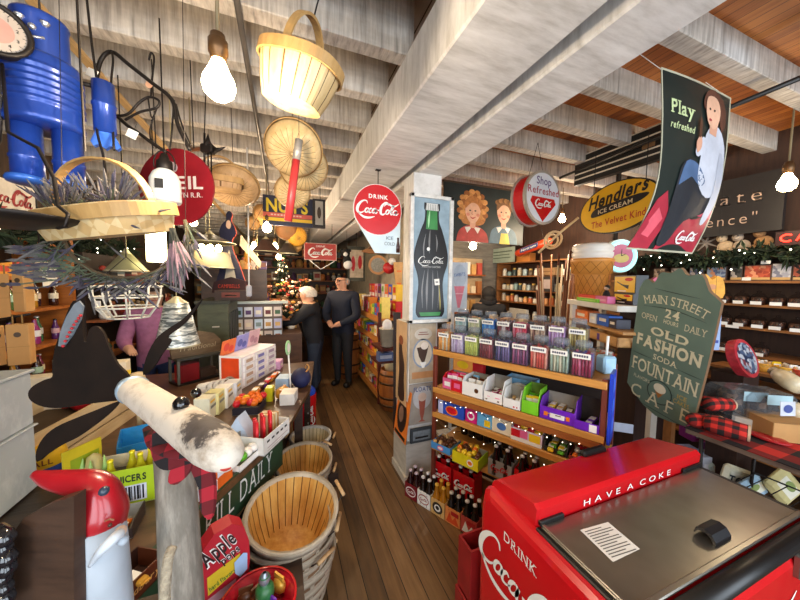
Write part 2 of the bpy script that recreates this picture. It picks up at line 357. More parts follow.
# beams, joists, laths
def beam(n,x0,x1): b=B(); b.bb(x0,Y0,2.54,x1,Y1,2.8,W_white,.008); struct(b,n)
beam('ceiling_beam',.58,.94); beam('ceiling_beam.001',1.02,1.27)
b=B(); b.bb(.94,Y0,2.66,1.02,Y1,2.79,mat('4a453f',.8)); struct(b,'beam_gap_shade_trim')  # dark strip standing in for the shade in the open gap between the beams
k=0
for i in range(-9,21):
    y=1.44+.388*i
    if y<Y0+.1 or y>Y1-.1: continue
    b=B(); s=rnd.uniform(-.012,.012); b.bb(X0,y,2.8+s,.62,y+.085,ZC,M_joist,.004); struct(b,'ceiling_joist_trim')
    b=B(); y2=y-.19; b.bb(1.2,y2,2.8+s,X1,y2+.085,ZC,M_joist,.004); struct(b,'ceiling_joist_trim')
x=PZ(100,75,2.79).x; b=B(); b.bb(x-.02,Y0,2.775,x+.02,Y1,2.795,wood('a98a5a','cda873',(20,1.5,20))); struct(b,'ceiling_lath_trim')
x=PZ(250,80,2.77).x; b=B(); b.cyl((x,Y0,2.77),(x,Y1,2.77),.013,mat('6d665e',.4,.6),n=10); struct(b,'conduit_trim')
p0=PZ(575,108,2.76); p1=PZ(800,70,2.76)
b=B(); b.cyl(PZ(560,178,2.74),PZ(800,78,2.74),.014,mat('3a3836',.4,.7),n=10); struct(b,'ceiling_pipe_trim')
# boxed post
b=B(); b.bb(.955,2.24,.33,1.22,2.5,1.335,W_white,.004); b.bb(.975,2.23,1.335,1.225,2.44,2.54,W_white,.004); struct(b,'post_trim')
b=B(); b.bb(.93,2.2,0,1.22,2.5,.33,wood('a39e94','c9c5bc',(3,3,12),.7,.1)); b.bb(.915,2.18,0,1.24,2.5,.06,wood('a39e94','c9c5bc',(3,3,12),.7,.1)); struct(b,'post_base_trim')
# ---------------------------------------------------------------- light
def area(n,loc,rot,sx,sy,e,c):
    l=bpy.data.lights.new(n,'AREA'); l.shape='RECTANGLE'; l.size=sx; l.size_y=sy; l.energy=e; l.color=c; o=bpy.data.objects.new(n,l); COL.objects.link(o); o.location=loc; o.rotation_euler=rot; return o
for i,(x0,x1,z0,z1) in enumerate(ops): area('daylight_window',((x0+x1)/2,Y0-.02,(z0+z1)/2),(R(-90),0,R(180)),x1-x0-.1,z1-z0-.1,13*(x1-x0)*(z1-z0),(.8,.9,1.0))
w=bpy.data.worlds.new('daylight'); SC.world=w; w.use_nodes=True; w.node_tree.nodes['Background'].inputs[0].default_value=(.75,.85,1,1); w.node_tree.nodes['Background'].inputs[1].default_value=1.0
M_bulb=emit('ffe2a8',40,'lit_bulb'); M_sock=mat('6b4f33',.4,.6); M_cord=mat('8a7a5a',.7)
def bulb(p,label,s=1.0,strength=None,cord=True,light=22,group=None):
    """bare bulb hanging from the ceiling on a cord; p = middle of the glass"""
    t=thing('hanging_bulb',label,'light bulb',p,0,group); r=.032*s
    b=B(); b.lathe([(.3*r,2.0*r),(.42*r,1.5*r),(.62*r,1.0*r),(.95*r,.35*r),(1.05*r,-.15*r),(.9*r,-.65*r),(.5*r,-1.0*r),(0,-1.1*r)][::-1],M_bulb if strength is None else emit('ffe2a8',strength,'lit_bulb'),18); b.done('glass_bulb',t)
    b=B(); b.lathe([(0,3.3*r),(.45*r,3.25*r),(.5*r,2.9*r),(.62*r,2.8*r),(.62*r,2.0*r),(.52*r,1.9*r),(.5*r,1.6*r),(.4*r,1.55*r)][::-1],M_sock,16); b.done('socket',t)
    if cord: b=B(); b.cyl((0,0,3.2*r),(0,0,2.81-p[2]),.004*max(1,s),M_cord,n=8); b.done('cord',t)
    if light:
        l=bpy.data.lights.new('bulb_light','POINT'); l.energy=light; l.color=(1,.8,.58); l.shadow_soft_size=.06; o=bpy.data.objects.new('bulb_light',l); COL.objects.link(o); o.parent=t; o.location=(0,0,-1.1*r-.08)
    return t
# ================================================================ shared kinds
T3=Matrix.Translation
def RZ(a): return Matrix.Rotation(a,4,'Z')
RED=mat('c8141c',.25,0,.06,5,'red_enamel',.3); RED2=mat('b01820',.35,0,.1); WHITE=mat('f0efea',.45,0,.04); BLACK=mat('141312',.4,0,.1); CREAM=mat('e9dfc2',.5,0,.05)
STEEL=mat('8f8a80',.28,.85,.22,4,'brushed_steel'); IRON=mat('26211e',.5,.5,.2); KRAFT=mat('b88a52',.8,0,.08); YEL=mat('f0c020',.4,0,.05); PAPER=mat('f2efe6',.7,0,.03)
CARD=mat('c9b48a',.8,0,.08); GLASS=glass(); GREYCARD=mat('8d8a80',.8,0,.08)
FOIL={'red':mat('d2202c',.3,.1),'orange':mat('f07a1c',.3,.1),'yellow':mat('f2cc2a',.3,.1),'green':mat('5fae2e',.3,.1),'blue':mat('2c5fc4',.3,.1),'purple':mat('6a2fa8',.3,.1),'pink':mat('e86a9a',.3,.1),'white':mat('efece6',.4),'brown':mat('5a3218',.35,.1),'black':mat('1c1a1a',.3,.1),'gold':mat('d8a640',.3,.3),'tan':mat('c9a26a',.5),'sky':mat('7fb8e0',.35,.1),'magenta':mat('d2267c',.3,.1)}
_cp={}
def piece(M,col,form,label,group,s=1.0,rot=0,cat='sweet',name=None):
    """one wrapped sweet / packet; meshes shared between copies"""
    k=(col,form)
    nm=name or {'bar':'candy_bar','ball':'wrapped_sweet','pack':'sweet_packet','stick':'candy_stick','bag':'candy_bag'}[form]
    if k not in _cp:
        b=B(); c=FOIL[col] if isinstance(col,str) else col
        if form=='bar': b.box((0,0,.009),(.034,.1,.018),c,0,.005); b.box((0,.053,.009),(.03,.01,.003),c); b.box((0,-.053,.009),(.03,.01,.003),c); b.box((0,0,.0185),(.03,.045,.001),WHITE)
        elif form=='ball': b.ball((0,0,.014),.014,c,8,(1,1.2,1),6); b.lathe([(.003,0),(.012,.012)],c,6,(0,.0,.014)); 
        elif form=='pack': b.box((0,0,.03),(.05,.016,.06),c,0,.006); b.box((0,-.0085,.034),(.04,.001,.024),WHITE)
        elif form=='stick': b.cyl((0,0,0),(0,0,.1),.006,c,n=6)
        elif form=='bag': b.ball((0,0,.03),.03,c,8,(1.1,.7,1),6); b.box((0,0,.066),(.05,.008,.02),c)
        o=b.done(nm); _cp[k]=o.data; bpy.data.objects.remove(o)
    o=bpy.data.objects.new(nm,_cp[k]); COL.objects.link(o); o.matrix_world=M@RZ(rot)@Matrix.Scale(s,4); tag(o,label,cat,group); return o
def fillbox(M,w,d,z,n,cols,form,label,group,s=1.0,jit=.25,dens=1,up=False,cat='sweet',tilt=0):
    """n separate pieces laid in a grid in a w x d tray"""
    nx=max(1,round(math.sqrt(n*w/d))); ny=max(1,math.ceil(n/nx)); c=0
    for i in range(nx):
        for j in range(ny):
            if c>=n: return
            x=w*((i+.5)/nx-.5)+rnd.uniform(-jit,jit)*w/nx*.5; y=d*((j+.5)/ny-.5)+rnd.uniform(-jit,jit)*d/ny*.5
            Mt=M@T3((x,y,z+(c%3)*.004))
            if tilt: Mt=Mt@Matrix.Rotation(tilt+rnd.uniform(-.1,.1),4,'X')
            piece(Mt,cols[c%len(cols)] if jit<.3 else rnd.choice(cols),form,label,group,s,rnd.uniform(-1,1)*(.15 if jit<.3 else 1.2),cat); c+=1
def tray(label,M,w,d,h,front,side=None,inner=None,hdr=None,txt=None,art=None,fh=None,name='candy_tray',cat='candy box',group=None):
    """open display carton: local x = along shelf, y = depth (front at -d/2)"""
    t=thing(name,label,cat,M=M,group=group); side=side or front; inner=inner or GREYCARD; k=.004; fh=fh or h
    b=B(); b.bb(-w/2,-d/2,0,w/2,d/2,k,inner); b.bb(-w/2,-d/2,0,w/2,-d/2+k,fh,front)
    b.bb(-w/2,d/2-k,0,w/2,d/2,h,inner)
    for s in (-1,1): b.prism([(-d/2,0),(d/2,0),(d/2,h),(-d/4,h),(-d/2,fh)],-k/2,k/2,side) if False else b.add([(s*w/2,-d/2,0),(s*w/2,d/2,0),(s*w/2,d/2,h),(s*w/2,-d/4,h),(s*w/2,-d/2,fh),(s*(w/2-k),-d/2,0),(s*(w/2-k),d/2,0),(s*(w/2-k),d/2,h),(s*(w/2-k),-d/4,h),(s*(w/2-k),-d/2,fh)],[(0,1,2,3,4),(9,8,7,6,5),(2,3,8,7),(3,4,9,8)],side)
    b.done('carton',t)
    if art or txt:
        b=B()
        if art: art(b,w,fh,-d/2-.001)
        if txt: b.text(txt[0],0,fh*.35,fh*.32,txt[1],'c',-d/2-.002,.02,.15,fit=w*.7)
        b.done('printed_front',t)
    if hdr: b=B(); b.bb(-w/2,d/2-.004,h,w/2,d/2,h+hdr[0],hdr[1]); b.flat(el(0,h+hdr[0]*.5,w*.3,hdr[0]*.3),d/2-.0055,hdr[2]); b.done('header_card',t)
    return t
def oval(c1,c2=None,sx=.32,sy=.32,ox=0):
    def f(b,w,h,y):
        b.flat(el(ox*w,h*.5,w*sx,h*sy),y,c1)
        if c2: b.flat(el(ox*w,h*.5,w*sx*.7,h*sy*.55),y-.0006,c2)
    return f
def bands(*q):
    def f(b,w,h,y):
        for i,(x0,z0,x1,z1,c) in enumerate(q): b.rect(w*(x0-.5),h*z0,w*(x1-.5),h*z1,y-.0004*i,c)
    return f
def carton(label,M,w,d,h,c,face=None,group=None,cat='box',name='carton',top=None,txt=None,bev=.002):
    """closed printed box: origin bottom centre, front at -y"""
    b=B(); b.box((0,0,h/2),(w,d,h),c,0,bev)
    if top: b.rect(-w/2+.002,0,w/2-.002,0,0,top) if False else b.add([(-w/2,-d/2,h+.0006),(w/2,-d/2,h+.0006),(w/2,d/2,h+.0006),(-w/2,d/2,h+.0006)],[(0,1,2,3)],top)
    if not (face or txt): o=b.done(name); o.matrix_world=M; return tag(o,label,cat,group)
    t=thing(name,label,cat,M=M,group=group); b.done('box_body',t); b=B()
    if face: face(b,w,h,-d/2-.001)
    if txt: b.text(txt[0],0,h*txt[2] if len(txt)>2 else h*.4,h*(txt[3] if len(txt)>3 else .25),txt[1],'c',-d/2-.0022,.02,fit=w*.75)
    b.done('printed_front',t); return t
_bt={}
def bottle(M,label,group,liquid='2a120c',cap='d8d8d4',h=.2,lab=None,name='soda_bottle',cat='bottle'):
    k=(liquid,cap,lab)
    if k not in _bt:
        b=B(); b.lathe([(0,.002),(.026,.0),(.03,.006),(.03,.045),(.027,.06),(.03,.09),(.028,.115),(.016,.15),(.0125,.175),(.0125,.192)],mat(liquid,.12,0,.05,9,None,.5),12)
        if lab: b.lathe([(.0306,.06),(.031,.068),(.031,.1),(.0303,.108)],mat(lab,.5),12)
        o=b.done('bottle_glass'); b=B(); b.lathe([(.0145,.188),(.0145,.196),(.011,.2),(0,.2005)],mat(cap,.3,.3),12); c=b.done('cap'); _bt[k]=(o.data,c.data)
        bpy.data.objects.remove(o); bpy.data.objects.remove(c)
    t=thing(name,label,cat,M=M@Matrix.Scale(h/.2,4),group=group)
    for n_,d_ in zip(('bottle_glass','cap'),_bt[k]): o=bpy.data.objects.new(n_,d_); COL.objects.link(o); o.parent=t
    return t
# ================================================================ red chest cooler
t=thing('chest_cooler','large red soda chest cooler with stainless lid, in the right corner','cooler',(1.27,.7,0))
x0,x1,ya,yb,zt=-.515,.52,-.32,.295,.845
def pr(y0,z0,r=.05): return
b=B()
# body: rounded vertical-section shell running along x
sec=[(ya+.03,.06),(ya,.1),(ya,zt-.06),(ya+.012,zt-.02),(ya+.04,zt),(yb-.04,zt),(yb-.01,zt-.02),(yb,zt-.07),(yb,.1),(yb-.03,.06)]
ring=[(x0+.03,0),(x0+.008,.0),(x0,.0),(x1,0)]
def shell(xs,ins):
    vs_=[];fs=[];n=len(sec)
    for x,i in zip(xs,ins):
        for y,z in sec: vs_.append((x,y+(i if y<0 else -i),z-i if z>.4 else z+i))
    for a in range(len(xs)-1):
        for k in range(n): fs.append((a*n+k,a*n+(k+1)%n,(a+1)*n+(k+1)%n,(a+1)*n+k)[::-1])
    fs+= [tuple(range(n)),tuple((len(xs)-1)*n+k for k in range(n))[::-1]]
    b.add(vs_,fs,RED,False)
shell([x0,x0+.006,x0+.02,x0+.04,x1-.04,x1-.02,x1-.006,x1],[.035,.018,.006,0,0,.006,.018,.035]); b.done('cabinet',t)
b=B(); b.bb(x0+.05,ya+.05,0,x1-.05,yb-.05,.07,BLACK); b.done('plinth',t)
xo=x0+.025
# hood with front lip
b=B(); hy0,hy1=.03,.265; hs=[(hy0,zt+.01),(hy0-.004,zt+.065),(hy0+.012,zt+.078),(hy1-.03,zt+.04),(hy1,zt+.016),(hy1+.01,zt-.01),(hy1+.01,zt-.02),(hy0,zt-.0)]
def xsec(b,sec,xa,x1,mt,e=.012):
    vs_=[];fs=[];n=len(sec); cy=sum(p[0] for p in sec)/n; cz=sum(p[1] for p in sec)/n
    for x,s in ((xa,.94),(xa+e,1),(x1-e,1),(x1,.94)):
        for y,z in sec: vs_.append((x,cy+(y-cy)*s,cz+(z-cz)*s))
    for a in range(3):
        for k in range(n): fs.append((a*n+k,(a+1)*n+k,(a+1)*n+(k+1)%n,a*n+(k+1)%n))
    fs+= [tuple(range(n)),tuple(3*n+k for k in range(n))[::-1]]; b.add(vs_,fs,mt)
xsec(b,hs,xo+.015,x1-.02,RED); h=b.done('hood',t)
b=B(); b.T=T3((0,hy0-.004,0)); b.text('HAVE A COKE',.0,zt+.024,.024,WHITE,'c',-.003,.0,0,.8,gap=.42,fit=.52); b.done('lettering',h)
b=B(); b.box((.07,hy1-.035,zt+.052),(.15,.035,.03),BLACK,0,.01); b.done('hood_latch',t)
# stainless lid, its rims
b=B(); b.bb(xo+.025,ya+.055,zt-.005,x1-.05,hy0-.006,zt+.012,STEEL,.004); b.bb(xo+.025,ya+.05,zt+.011,xo+.037,hy0-.01,zt+.019,STEEL,.002); b.bb(xo+.025,ya+.045,zt+.011,x1-.05,ya+.062,zt+.021,STEEL,.003); lid=b.done('stainless_lid',t)
b=B(); b.bb(xo+.008,ya+.02,zt-.012,xo+.026,hy0,zt+.006,BLACK,.004); b.cyl((xo+.01,ya+.018,zt-.002),(x1-.03,ya+.018,zt-.002),.026,BLACK,n=14); b.bb(x1-.055,ya+.02,zt-.012,x1-.03,hy0,zt+.012,BLACK,.004); b.bb(xo+.02,hy0-.012,zt+.01,xo+.13,hy0+.002,zt+.028,BLACK,.003); b.bb(x1-.17,hy0-.012,zt+.01,x1-.03,hy0+.002,zt+.028,BLACK,.003); b.done('rubber_gasket',t)
b=B(); pc=[(0.0,0.0),(.0,.012),(.012,.03),(.03,.036),(.05,.03),(.055,.012),(.055,.006),(.045,.022),(.03,.027),(.016,.022),(.008,.008),(.008,0)]
b.T=T3((.03,-.235,zt+.012)); vs_=[(xx,y,z) for xx in (-.045,.045) for y,z in pc]; n=len(pc); b.add(vs_,[(k,(k+1)%n,n+(k+1)%n,n+k) for k in range(n)]+[tuple(range(n))[::-1],tuple(range(n,2*n))],mat('17191d',.3,0,.1,9,None,.3)); b.done('lid_handle',t)
b=B(); q=[tuple(PZ(x,y,zt+.0135)-V((1.27,.7,0))) for x,y in ((580,530),(608,522),(640,549),(613,562))]
b.add(q,[(0,3,2,1)],PAPER)
A,Bq,Dq=V(q[0]),V(q[1]),V(q[3])
for i in range(11):
    u=.08+.08*i; p1=A+(Dq-A)*u+(Bq-A)*.08; p2=A+(Dq-A)*u+(Bq-A)*(.9-.25*((i*7)%3==0)); dd=(Dq-A)*.025; up=V((0,0,.0006)); b.add([p1+up,p2+up,p2+up+dd,p1+up+dd],[(0,3,2,1)],mat('55524c',.7))
o=b.done('notice_sticker',lid); 
# side lettering (reads towards the front)
b=B(); b.T=T3((x0,0,0))@RZ(R(-90)); b.logo(-.03,.6,.5,WHITE,-.004,R(-1)); b.text('DRINK',-.06,.727,.036,WHITE,'c',-.004,.0,0,.9,serif=True,gap=.2); b.done('side_lettering',t)
b=B(); b.T=T3((0,ya,0)); b.logo(.03,.6,.5,WHITE,-.003); b.done('front_lettering',t)
b=B(); b.T=T3((.27,ya,.8)); b.prism(rr(-.03,-.055,.03,.03,.015),-.012,.0,STEEL); b.prism(el(0,0,.017,.014,14),-.016,-.011,BLACK); b.done('bottle_opener',t)
for i in range(2):
    t=thing('soda_crate',('lower','upper')[i]+' red soda crate stacked on the floor close behind the cooler','crate',(.88,1.095,.245*i)); b=B(); rc=mat('8e1a1a',.5,0,.2)
    for q in ((-.12-.012*(1-i),-.05,.12,-.04),(-.12-.012*(1-i),.04,.12,.05),(-.12-.012*(1-i),-.04,-.11-.012*(1-i),.04),(.11,-.04,.12,.04)): b.bb(q[0],q[1],0,q[2],q[3],.24,rc)
    b.done('side_boards',t); b=B(); b.bb(-.11,-.04,0,.11,.04,.015,M_base:=wood('7a4a2a','a8703c',(14,2,14),.6)); b.done('base_board',t)
# ================================================================ candy rack
RK=fr((1.06,1.97,0),(.46,-.888,0),(0,0,1))@Matrix.Diagonal((.964,1,1,1))
t=thing('candy_rack','wooden three shelf candy rack with red-brown posts beside the post','rack',M=RK)
M_post=wood('5c2417','7a3522',(20,20,2),.5); M_sh=wood('b87a34','d99c4c',(2,20,20),.5,.1,None,'honey_shelf'); M_shd=wood('8a4a20','a8622c',(2,20,20),.5)
b=B()
for x in (0,1.1):
    b=B(); b.bb(x-.014,-.012,0,x+.014,.016,1.19 if x==0 else 1.185,M_post,.003); b.done('post',t)
    b=B(); b.bb(x-.014,.36,0,x+.014,.39,1.19,M_post,.003); b.done('post',t)
b=B(); b.bb(0,.38,.1,1.1,.392,1.15,mat('241610',.8)); b.done('back_panel',t)  # dark sheet added to stand in for the shade behind the lower shelves
for z,mm,nn in ((1.17,M_sh,'jar_shelf'),(.88,M_sh,'shelf'),(.69,M_sh,'shelf'),(.435,M_sh,'shelf')):
    b=B(); b.bb(-.01,-.02 if z>1 else 0,z-.02,1.11,.38,z,mm,.002); b.bb(-.01,-.026 if z>1 else -.014,z-.036,1.11,-.006,z+.004,mm,.003)
    if z==.88: b.bb(-.01,-.012,z-.075,1.11,.0,z-.037,M_shd)
    b.done(nn,t)
b=B(); b.bb(.03,.2,1.17,1.08,.36,1.27,wood('8a4a20','a8622c',(2,20,20),.5)); b.done('riser',t)
b=B()
for i in range(26): 
    x=.03+i*.042; z=.81-.015*math.sin(i*1.1)**2*2; b.ball((x,-.016,z),.003,emit('fff3d8',4,'fairy_light'),6,rings=4)
b.tube([(.02+i*.042,-.016,.815-.03*math.sin(i*1.1)**2) for i in range(26)],.0015,IRON,4); o=b.done('fairy_light_string',t)
b=B()
for i in range(14): b.ball((.04+i*.078,-.02,.64-.02*(i%3)),.003,emit('fff3d8',4,'fairy_light'),6,rings=4)
b.tube([(.04+i*.078,-.018,.64-.02*(i%3)) for i in range(14)],.0015,IRON,4); o=b.done('fairy_light_string',t)
# jars
def sticks(M,cols,label,n=6):
    b=B(); s=.096/n
    for i in range(n):
        for j in range(n):
            c=cols[(i*3+j*2+rnd.randrange(2))%len(cols)]; h=rnd.uniform(.11,.135); b.cyl((-.048+s*(i+.5),-.048+s*(j+.5),.004),(-.048+s*(i+.5)+rnd.uniform(-.004,.004),-.048+s*(j+.5),h),s*.5,FOILS(c),n=6)
    o=b.done('candy_sticks'); o.matrix_world=M; return tag(o,label,'candy sticks',None,'stuff')
def FOILS(c): return mat(c,.35,0,.2,60)
JG=glass('f4f6f8',name='jar_plastic',op=.06,mx=.4,df='8a9098')
jar=thing('candy_jar','x','jar')
b=B(); prof=rr(-.053,-.053,.053,.053,.01,3)
def sq(prof,zs):
    vs_=[];n=len(prof)
    for s,z in zs: vs_+= [(x*s,y*s,z) for x,y in prof]
    return vs_,[(a*n+k,a*n+(k+1)%n,(a+1)*n+(k+1)%n,(a+1)*n+k) for a in range(len(zs)-1) for k in range(n)]+[tuple(range(n))[::-1]]
b.add(*sq(prof,[(1,.0),(1,.135),(.97,.145),(.75,.157),(.72,.165)]),JG,False); b.done('jar_body',jar)
b=B(); b.lathe([(.041,.16),(.043,.163),(.043,.186),(.038,.191),(0,.192)],glass('e6eaee',name='lid_plastic',op=.25,rough=.2,mx=.5,df='a8acb2'),16); b.done('lid',jar)
b=B(); b.bb(-.045,-.0545,.1,.045,-.0532,.13,PAPER); 
for k in range(6): b.rect(-.036+k*.012,.109,-.027+k*.012,.121,-.0548,mat('3a3c58',.6))
b.done('paper_label',jar)
F9=[('orange striped','f0a040 fbe6c0 e88a30'),('lilac','b9a0c8 d9c8e0 8a6a9c'),('lime and yellow','c8d060 e8e8a0 9ab040'),('dark cherry','7a2a30 b05058 4a3a58'),('navy and violet','3a3868 786898 2a2848'),('plum and red','6a3a60 a85a80 403050'),('coral red','d85a48 f0a088 b83a3a'),('pale green and beige','a8b8a0 d8d0b0 7a8a88'),('crimson and violet','9a2848 c86080 584a88')]
F8=[('pale teal','a0c8c8 d0e0e0 7ab0b8'),('pale lemon','d8d8a8 e8e0c0 c0c890'),('bright blue','2a80d0 58a8e8 1a60b8'),('maroon striped','7a2a38 d8c8c8 4a2838'),('rose red','d83858 e88098 b02a48'),('brown','8a5a48 c8a890 6a4038'),('lavender pink','c090c8 d8b8e0 a078b0'),('olive and gold','a89048 d8c888 887038')]
for i,(c,cs) in enumerate(F9):
    M=RK@T3((.07+i*.114,.05,1.171)); inst(jar,M=M,label=f'square jar of {c} candy sticks, {ORD[i]} from left in front row'); sticks(M,cs.split(),f'{c} candy sticks filling the {ORD[i]} front row jar')
for i,(c,cs) in enumerate(F8):
    M=RK@T3((.09+i*.118,.25,1.271)); inst(jar,M=M,label=f'square jar of {c} candy sticks, {ORD[i]} from left in back row'); sticks(M,cs.split(),f'{c} candy sticks filling the {ORD[i]} back row jar')
drop(jar)
# second shelf
def rk(x,y,z): return RK@T3((x,y,z+.002))
S2,S3,S4=.88,.69,.435
p=FOIL
tray('pink and red open candy box with orange header card, second shelf left end',rk(.14,.1,S2),.17,.15,.11,p['pink'],p['red'],None,(.1,mat('f2a24a',.5),p['yellow']),None,bands((.45,0,1,1,p['red']),(.1,.3,.4,.7,p['white']),(.6,.3,.9,.75,p['pink'])),.08)
fillbox(rk(.14,.09,S2),.13,.1,.05,6,['magenta','red','pink'],'pack','wrapped sweet in the pink and red candy box','sweets in the pink box')
carton('small red card box behind the white candy boxes on the second shelf',rk(.26,.2,S2),.1,.05,.2,RED2,oval(p['white'],None,.25,.15))
tray('white open candy box with a brown print on the front, second shelf',rk(.315,.09,S2),.16,.16,.13,WHITE,None,None,None,None,oval(p['brown'],None,.1,.16,.2),.1)
fillbox(rk(.315,.1,S2),.12,.1,.05,5,['white','brown','sky'],'pack','packet in the white box with a brown print','packets in the brown print box')
tray('white open candy box with low cut front and brown dots, second shelf',rk(.47,.09,S2),.13,.16,.15,WHITE,None,None,None,None,bands((.1,.2,.2,.32,p['brown']),(.75,.2,.85,.32,p['brown'])),.07)
fillbox(rk(.47,.1,S2),.1,.1,.03,5,['pink','magenta','brown'],'bar','chocolate bar in the low cut white box','bars in the low cut box')
tray('small white tray with notched front, between white and green boxes',rk(.6,.07,S2),.11,.13,.12,WHITE,None,None,None,None,bands((.6,.2,.7,.35,p['red']),(.78,.2,.86,.35,p['red'])),.06)
fillbox(rk(.6,.08,S2),.08,.08,.02,3,['white','tan'],'ball','white sweet in the notched white tray','sweets in the notched tray')
tray('pale blue candy box at the back behind the white and green boxes',rk(.58,.25,S2),.2,.1,.14,p['sky'],None,mat('9cc0d8',.5),None,None,oval(WHITE))
tray('bright green open candy box on the second shelf',rk(.715,.09,S2),.1,.17,.15,mat('7ccf2a',.4),None,mat('6a8a30',.5),None,None,None,.08)
fillbox(rk(.715,.1,S2),.08,.1,.03,4,['yellow','green'],'pack','yellow packet in the bright green box','packets in the green box')
tray('wide purple candy box with white lettering on the second shelf',rk(.87,.09,S2),.19,.17,.12,mat('6b25b5',.35),None,mat('8f8a80',.5),None,('CRUNCH',WHITE) if False else None,bands((.3,.25,.72,.6,WHITE),(.12,.3,.24,.62,p['orange']),(.76,.3,.86,.62,p['orange'])),.075)
fillbox(rk(.87,.1,S2),.16,.12,.03,8,['gold','tan','yellow','brown'],'bar','gold bar in the wide purple candy box','bars in the purple box')
tray('nearly empty purple candy box at the right end of the second shelf',rk(1.025,.08,S2),.12,.17,.14,mat('6b25b5',.35),None,mat('2a2018',.7),None,None,bands((.6,.1,.9,.9,p['white'])),.05)
fillbox(rk(1.025,.1,S2),.09,.1,.01,2,['purple'],'bar','purple wrapped bar in the nearly empty box','bars in the nearly empty box')
# third shelf
carton('blue candy box with red oval lettering at the left of the third shelf',rk(.14,.09,S3),.22,.16,.1,mat('2a4fb8',.4),lambda b,w,h,y:(b.rect(-w*.5,0,-w*.3,h,y,mat('b8c0e8',.4)),b.flat(el(w*.05,h*.45,w*.24,h*.33),y-.0005,p['orange']),b.flat(el(w*.05,h*.45,w*.2,h*.24),y-.001,p['red'])),top=p['white'])
carton('magenta candy box with white print on the third shelf',rk(.305,.09,S3),.09,.14,.1,p['magenta'],oval(WHITE,p['magenta']),top=mat('c8a0d0',.4))
carton('light blue candy box with violet top on the third shelf',rk(.41,.1,S3),.11,.16,.11,mat('6ab4e4',.4),bands((.5,.1,.9,.5,p['yellow'])),top=mat('8a88c8',.4))
tray('cream candy box holding dark chocolate bars in rows, third shelf',rk(.535,.09,S3),.13,.15,.1,CREAM,None,None,None,None,oval(mat('4a78b8',.5),None,.25,.25),.1)
for i in range(6): piece(rk(.485+i*.02,.09,S3)@T3((0,0,.085)),'brown','bar','dark chocolate bar standing in the cream box','bars in the cream box',.9,0)
tray('low printed tray of red and white sweet bags on the third shelf',rk(.7,.07,S3),.19,.13,.085,mat('d8c8d8',.4),None,None,None,None,bands((0,0,1,.3,WHITE),(0,.3,.3,.9,p['red']),(.3,.35,.55,.95,p['pink']),(.6,.3,.95,.9,p['yellow'])),.08)
fillbox(rk(.7,.07,S3),.17,.1,.04,8,['red','pink','yellow','white'],'bag','sweet bag in the red and white tray','bags in the low printed tray',.9)
tray('dark tray with lime yellow lid flap on the third shelf',rk(.87,.09,S3),.13,.16,.1,mat('2f2e28',.6),None,mat('5a5848',.7),None,None,None,.03)
fillbox(rk(.87,.08,S3),.11,.12,.01,6,['yellow','green'],'bar','lime bar in the dark tray','bars in the dark tray')
tray('red paper tray of mixed sweets at the right of the third shelf',rk(1.01,.07,S3),.13,.15,.03,mat('8a3a30',.5),None,None,None,None,None,.03)
fillbox(rk(1.01,.07,S3),.11,.13,.01,9,['red','orange','green','white'],'ball','mixed sweet in the red paper tray','sweets in the red paper tray',1.1,.6)
# fourth shelf
tray('light blue tray of brown wrapped sweets at the left of the bottom shelf',rk(.1,.02,S4),.17,.15,.05,mat('4a90d0',.4),None,None,None,None,oval(p['pink'],WHITE,.16,.35),.05)
fillbox(rk(.1,.02,S4),.15,.13,.025,16,['brown','tan','brown'],'ball','brown wrapped sweet in the light blue tray','sweets in the light blue tray',1.2,.6)
tray('lemon yellow carton of orange wrapped candies on the bottom shelf',rk(.33,-.02,S4),.2,.15,.08,mat('e2d21e',.4),mat('a8c820',.4),None,None,None,oval(p['white'],p['orange'],.12,.3,.2),.08)
fillbox(rk(.33,-.01,S4),.18,.13,.05,14,['orange','gold','yellow','brown'],'ball','orange wrapped candy in the lemon yellow carton','candies in the lemon yellow carton',1.4,.6)
def carrier(label,M,w,d,h,c,face,gl,lq,cap,lab=None,ny=2,handle=False,fk=.55):
    t=thing('bottle_carrier',label,'bottle carrier',M=M); b=B(); k=.003; fh=h*fk
    b.bb(-w/2,-d/2,0,w/2,d/2,k,c)
    for y in (-d/2,d/2-k): b.bb(-w/2,y,0,w/2,y+k,fh,c)
    for x in (-w/2,w/2-k): b.bb(x,-d/2,0,x+k,d/2,fh,c)
    b.bb(-w/2,-k/2,0,w/2,k/2,fh if not handle else h*1.05,c); b.done('card_carrier',t)
    b=B(); face(b,w,fh,-d/2-.001); b.done('printed_front',t)
    for i in range(2):
        for j in range(ny): bottle(M@T3((w*(i-.5)*.48,d*(j-(ny-1)/2)*.5,k)),gl,gl.replace(' in the',' group in the'),lq,cap,h,lab)
def cface(bg,fg,kind):
    def f(b,w,h,y):
        b.rect(-w*.48,h*.04,w*.48,h*.96,y,bg)
        if kind=='logo': b.logo(0,h*.45,w*.85,fg,y-.001,0,1.5,2)
        elif kind=='oval': b.flat(el(0,h*.5,w*.4,h*.32),y-.0006,fg); b.flat(el(0,h*.5,w*.35,h*.25),y-.0012,bg); b.logo(0,h*.48,w*.55,fg,y-.0018,0,1.4,2)
        elif kind=='disc': b.flat(el(0,h*.5,w*.36,h*.36),y-.0006,fg); b.flat(el(0,h*.5,w*.22,h*.22),y-.0012,WHITE); b.flat(el(0,h*.52,w*.13,h*.13),y-.0018,fg)
        else: b.flat([(-w*.4,h*.1),(w*.45,h*.1),(w*.2,h*.6),(w*.0,h*.3),(-w*.2,h*.75)],y-.0006,fg); b.rect(-w*.1,h*.6,w*.4,h*.85,y-.0012,RED2)
    return f
lp=lambda x,y,z:RK@T3((x,y,z))
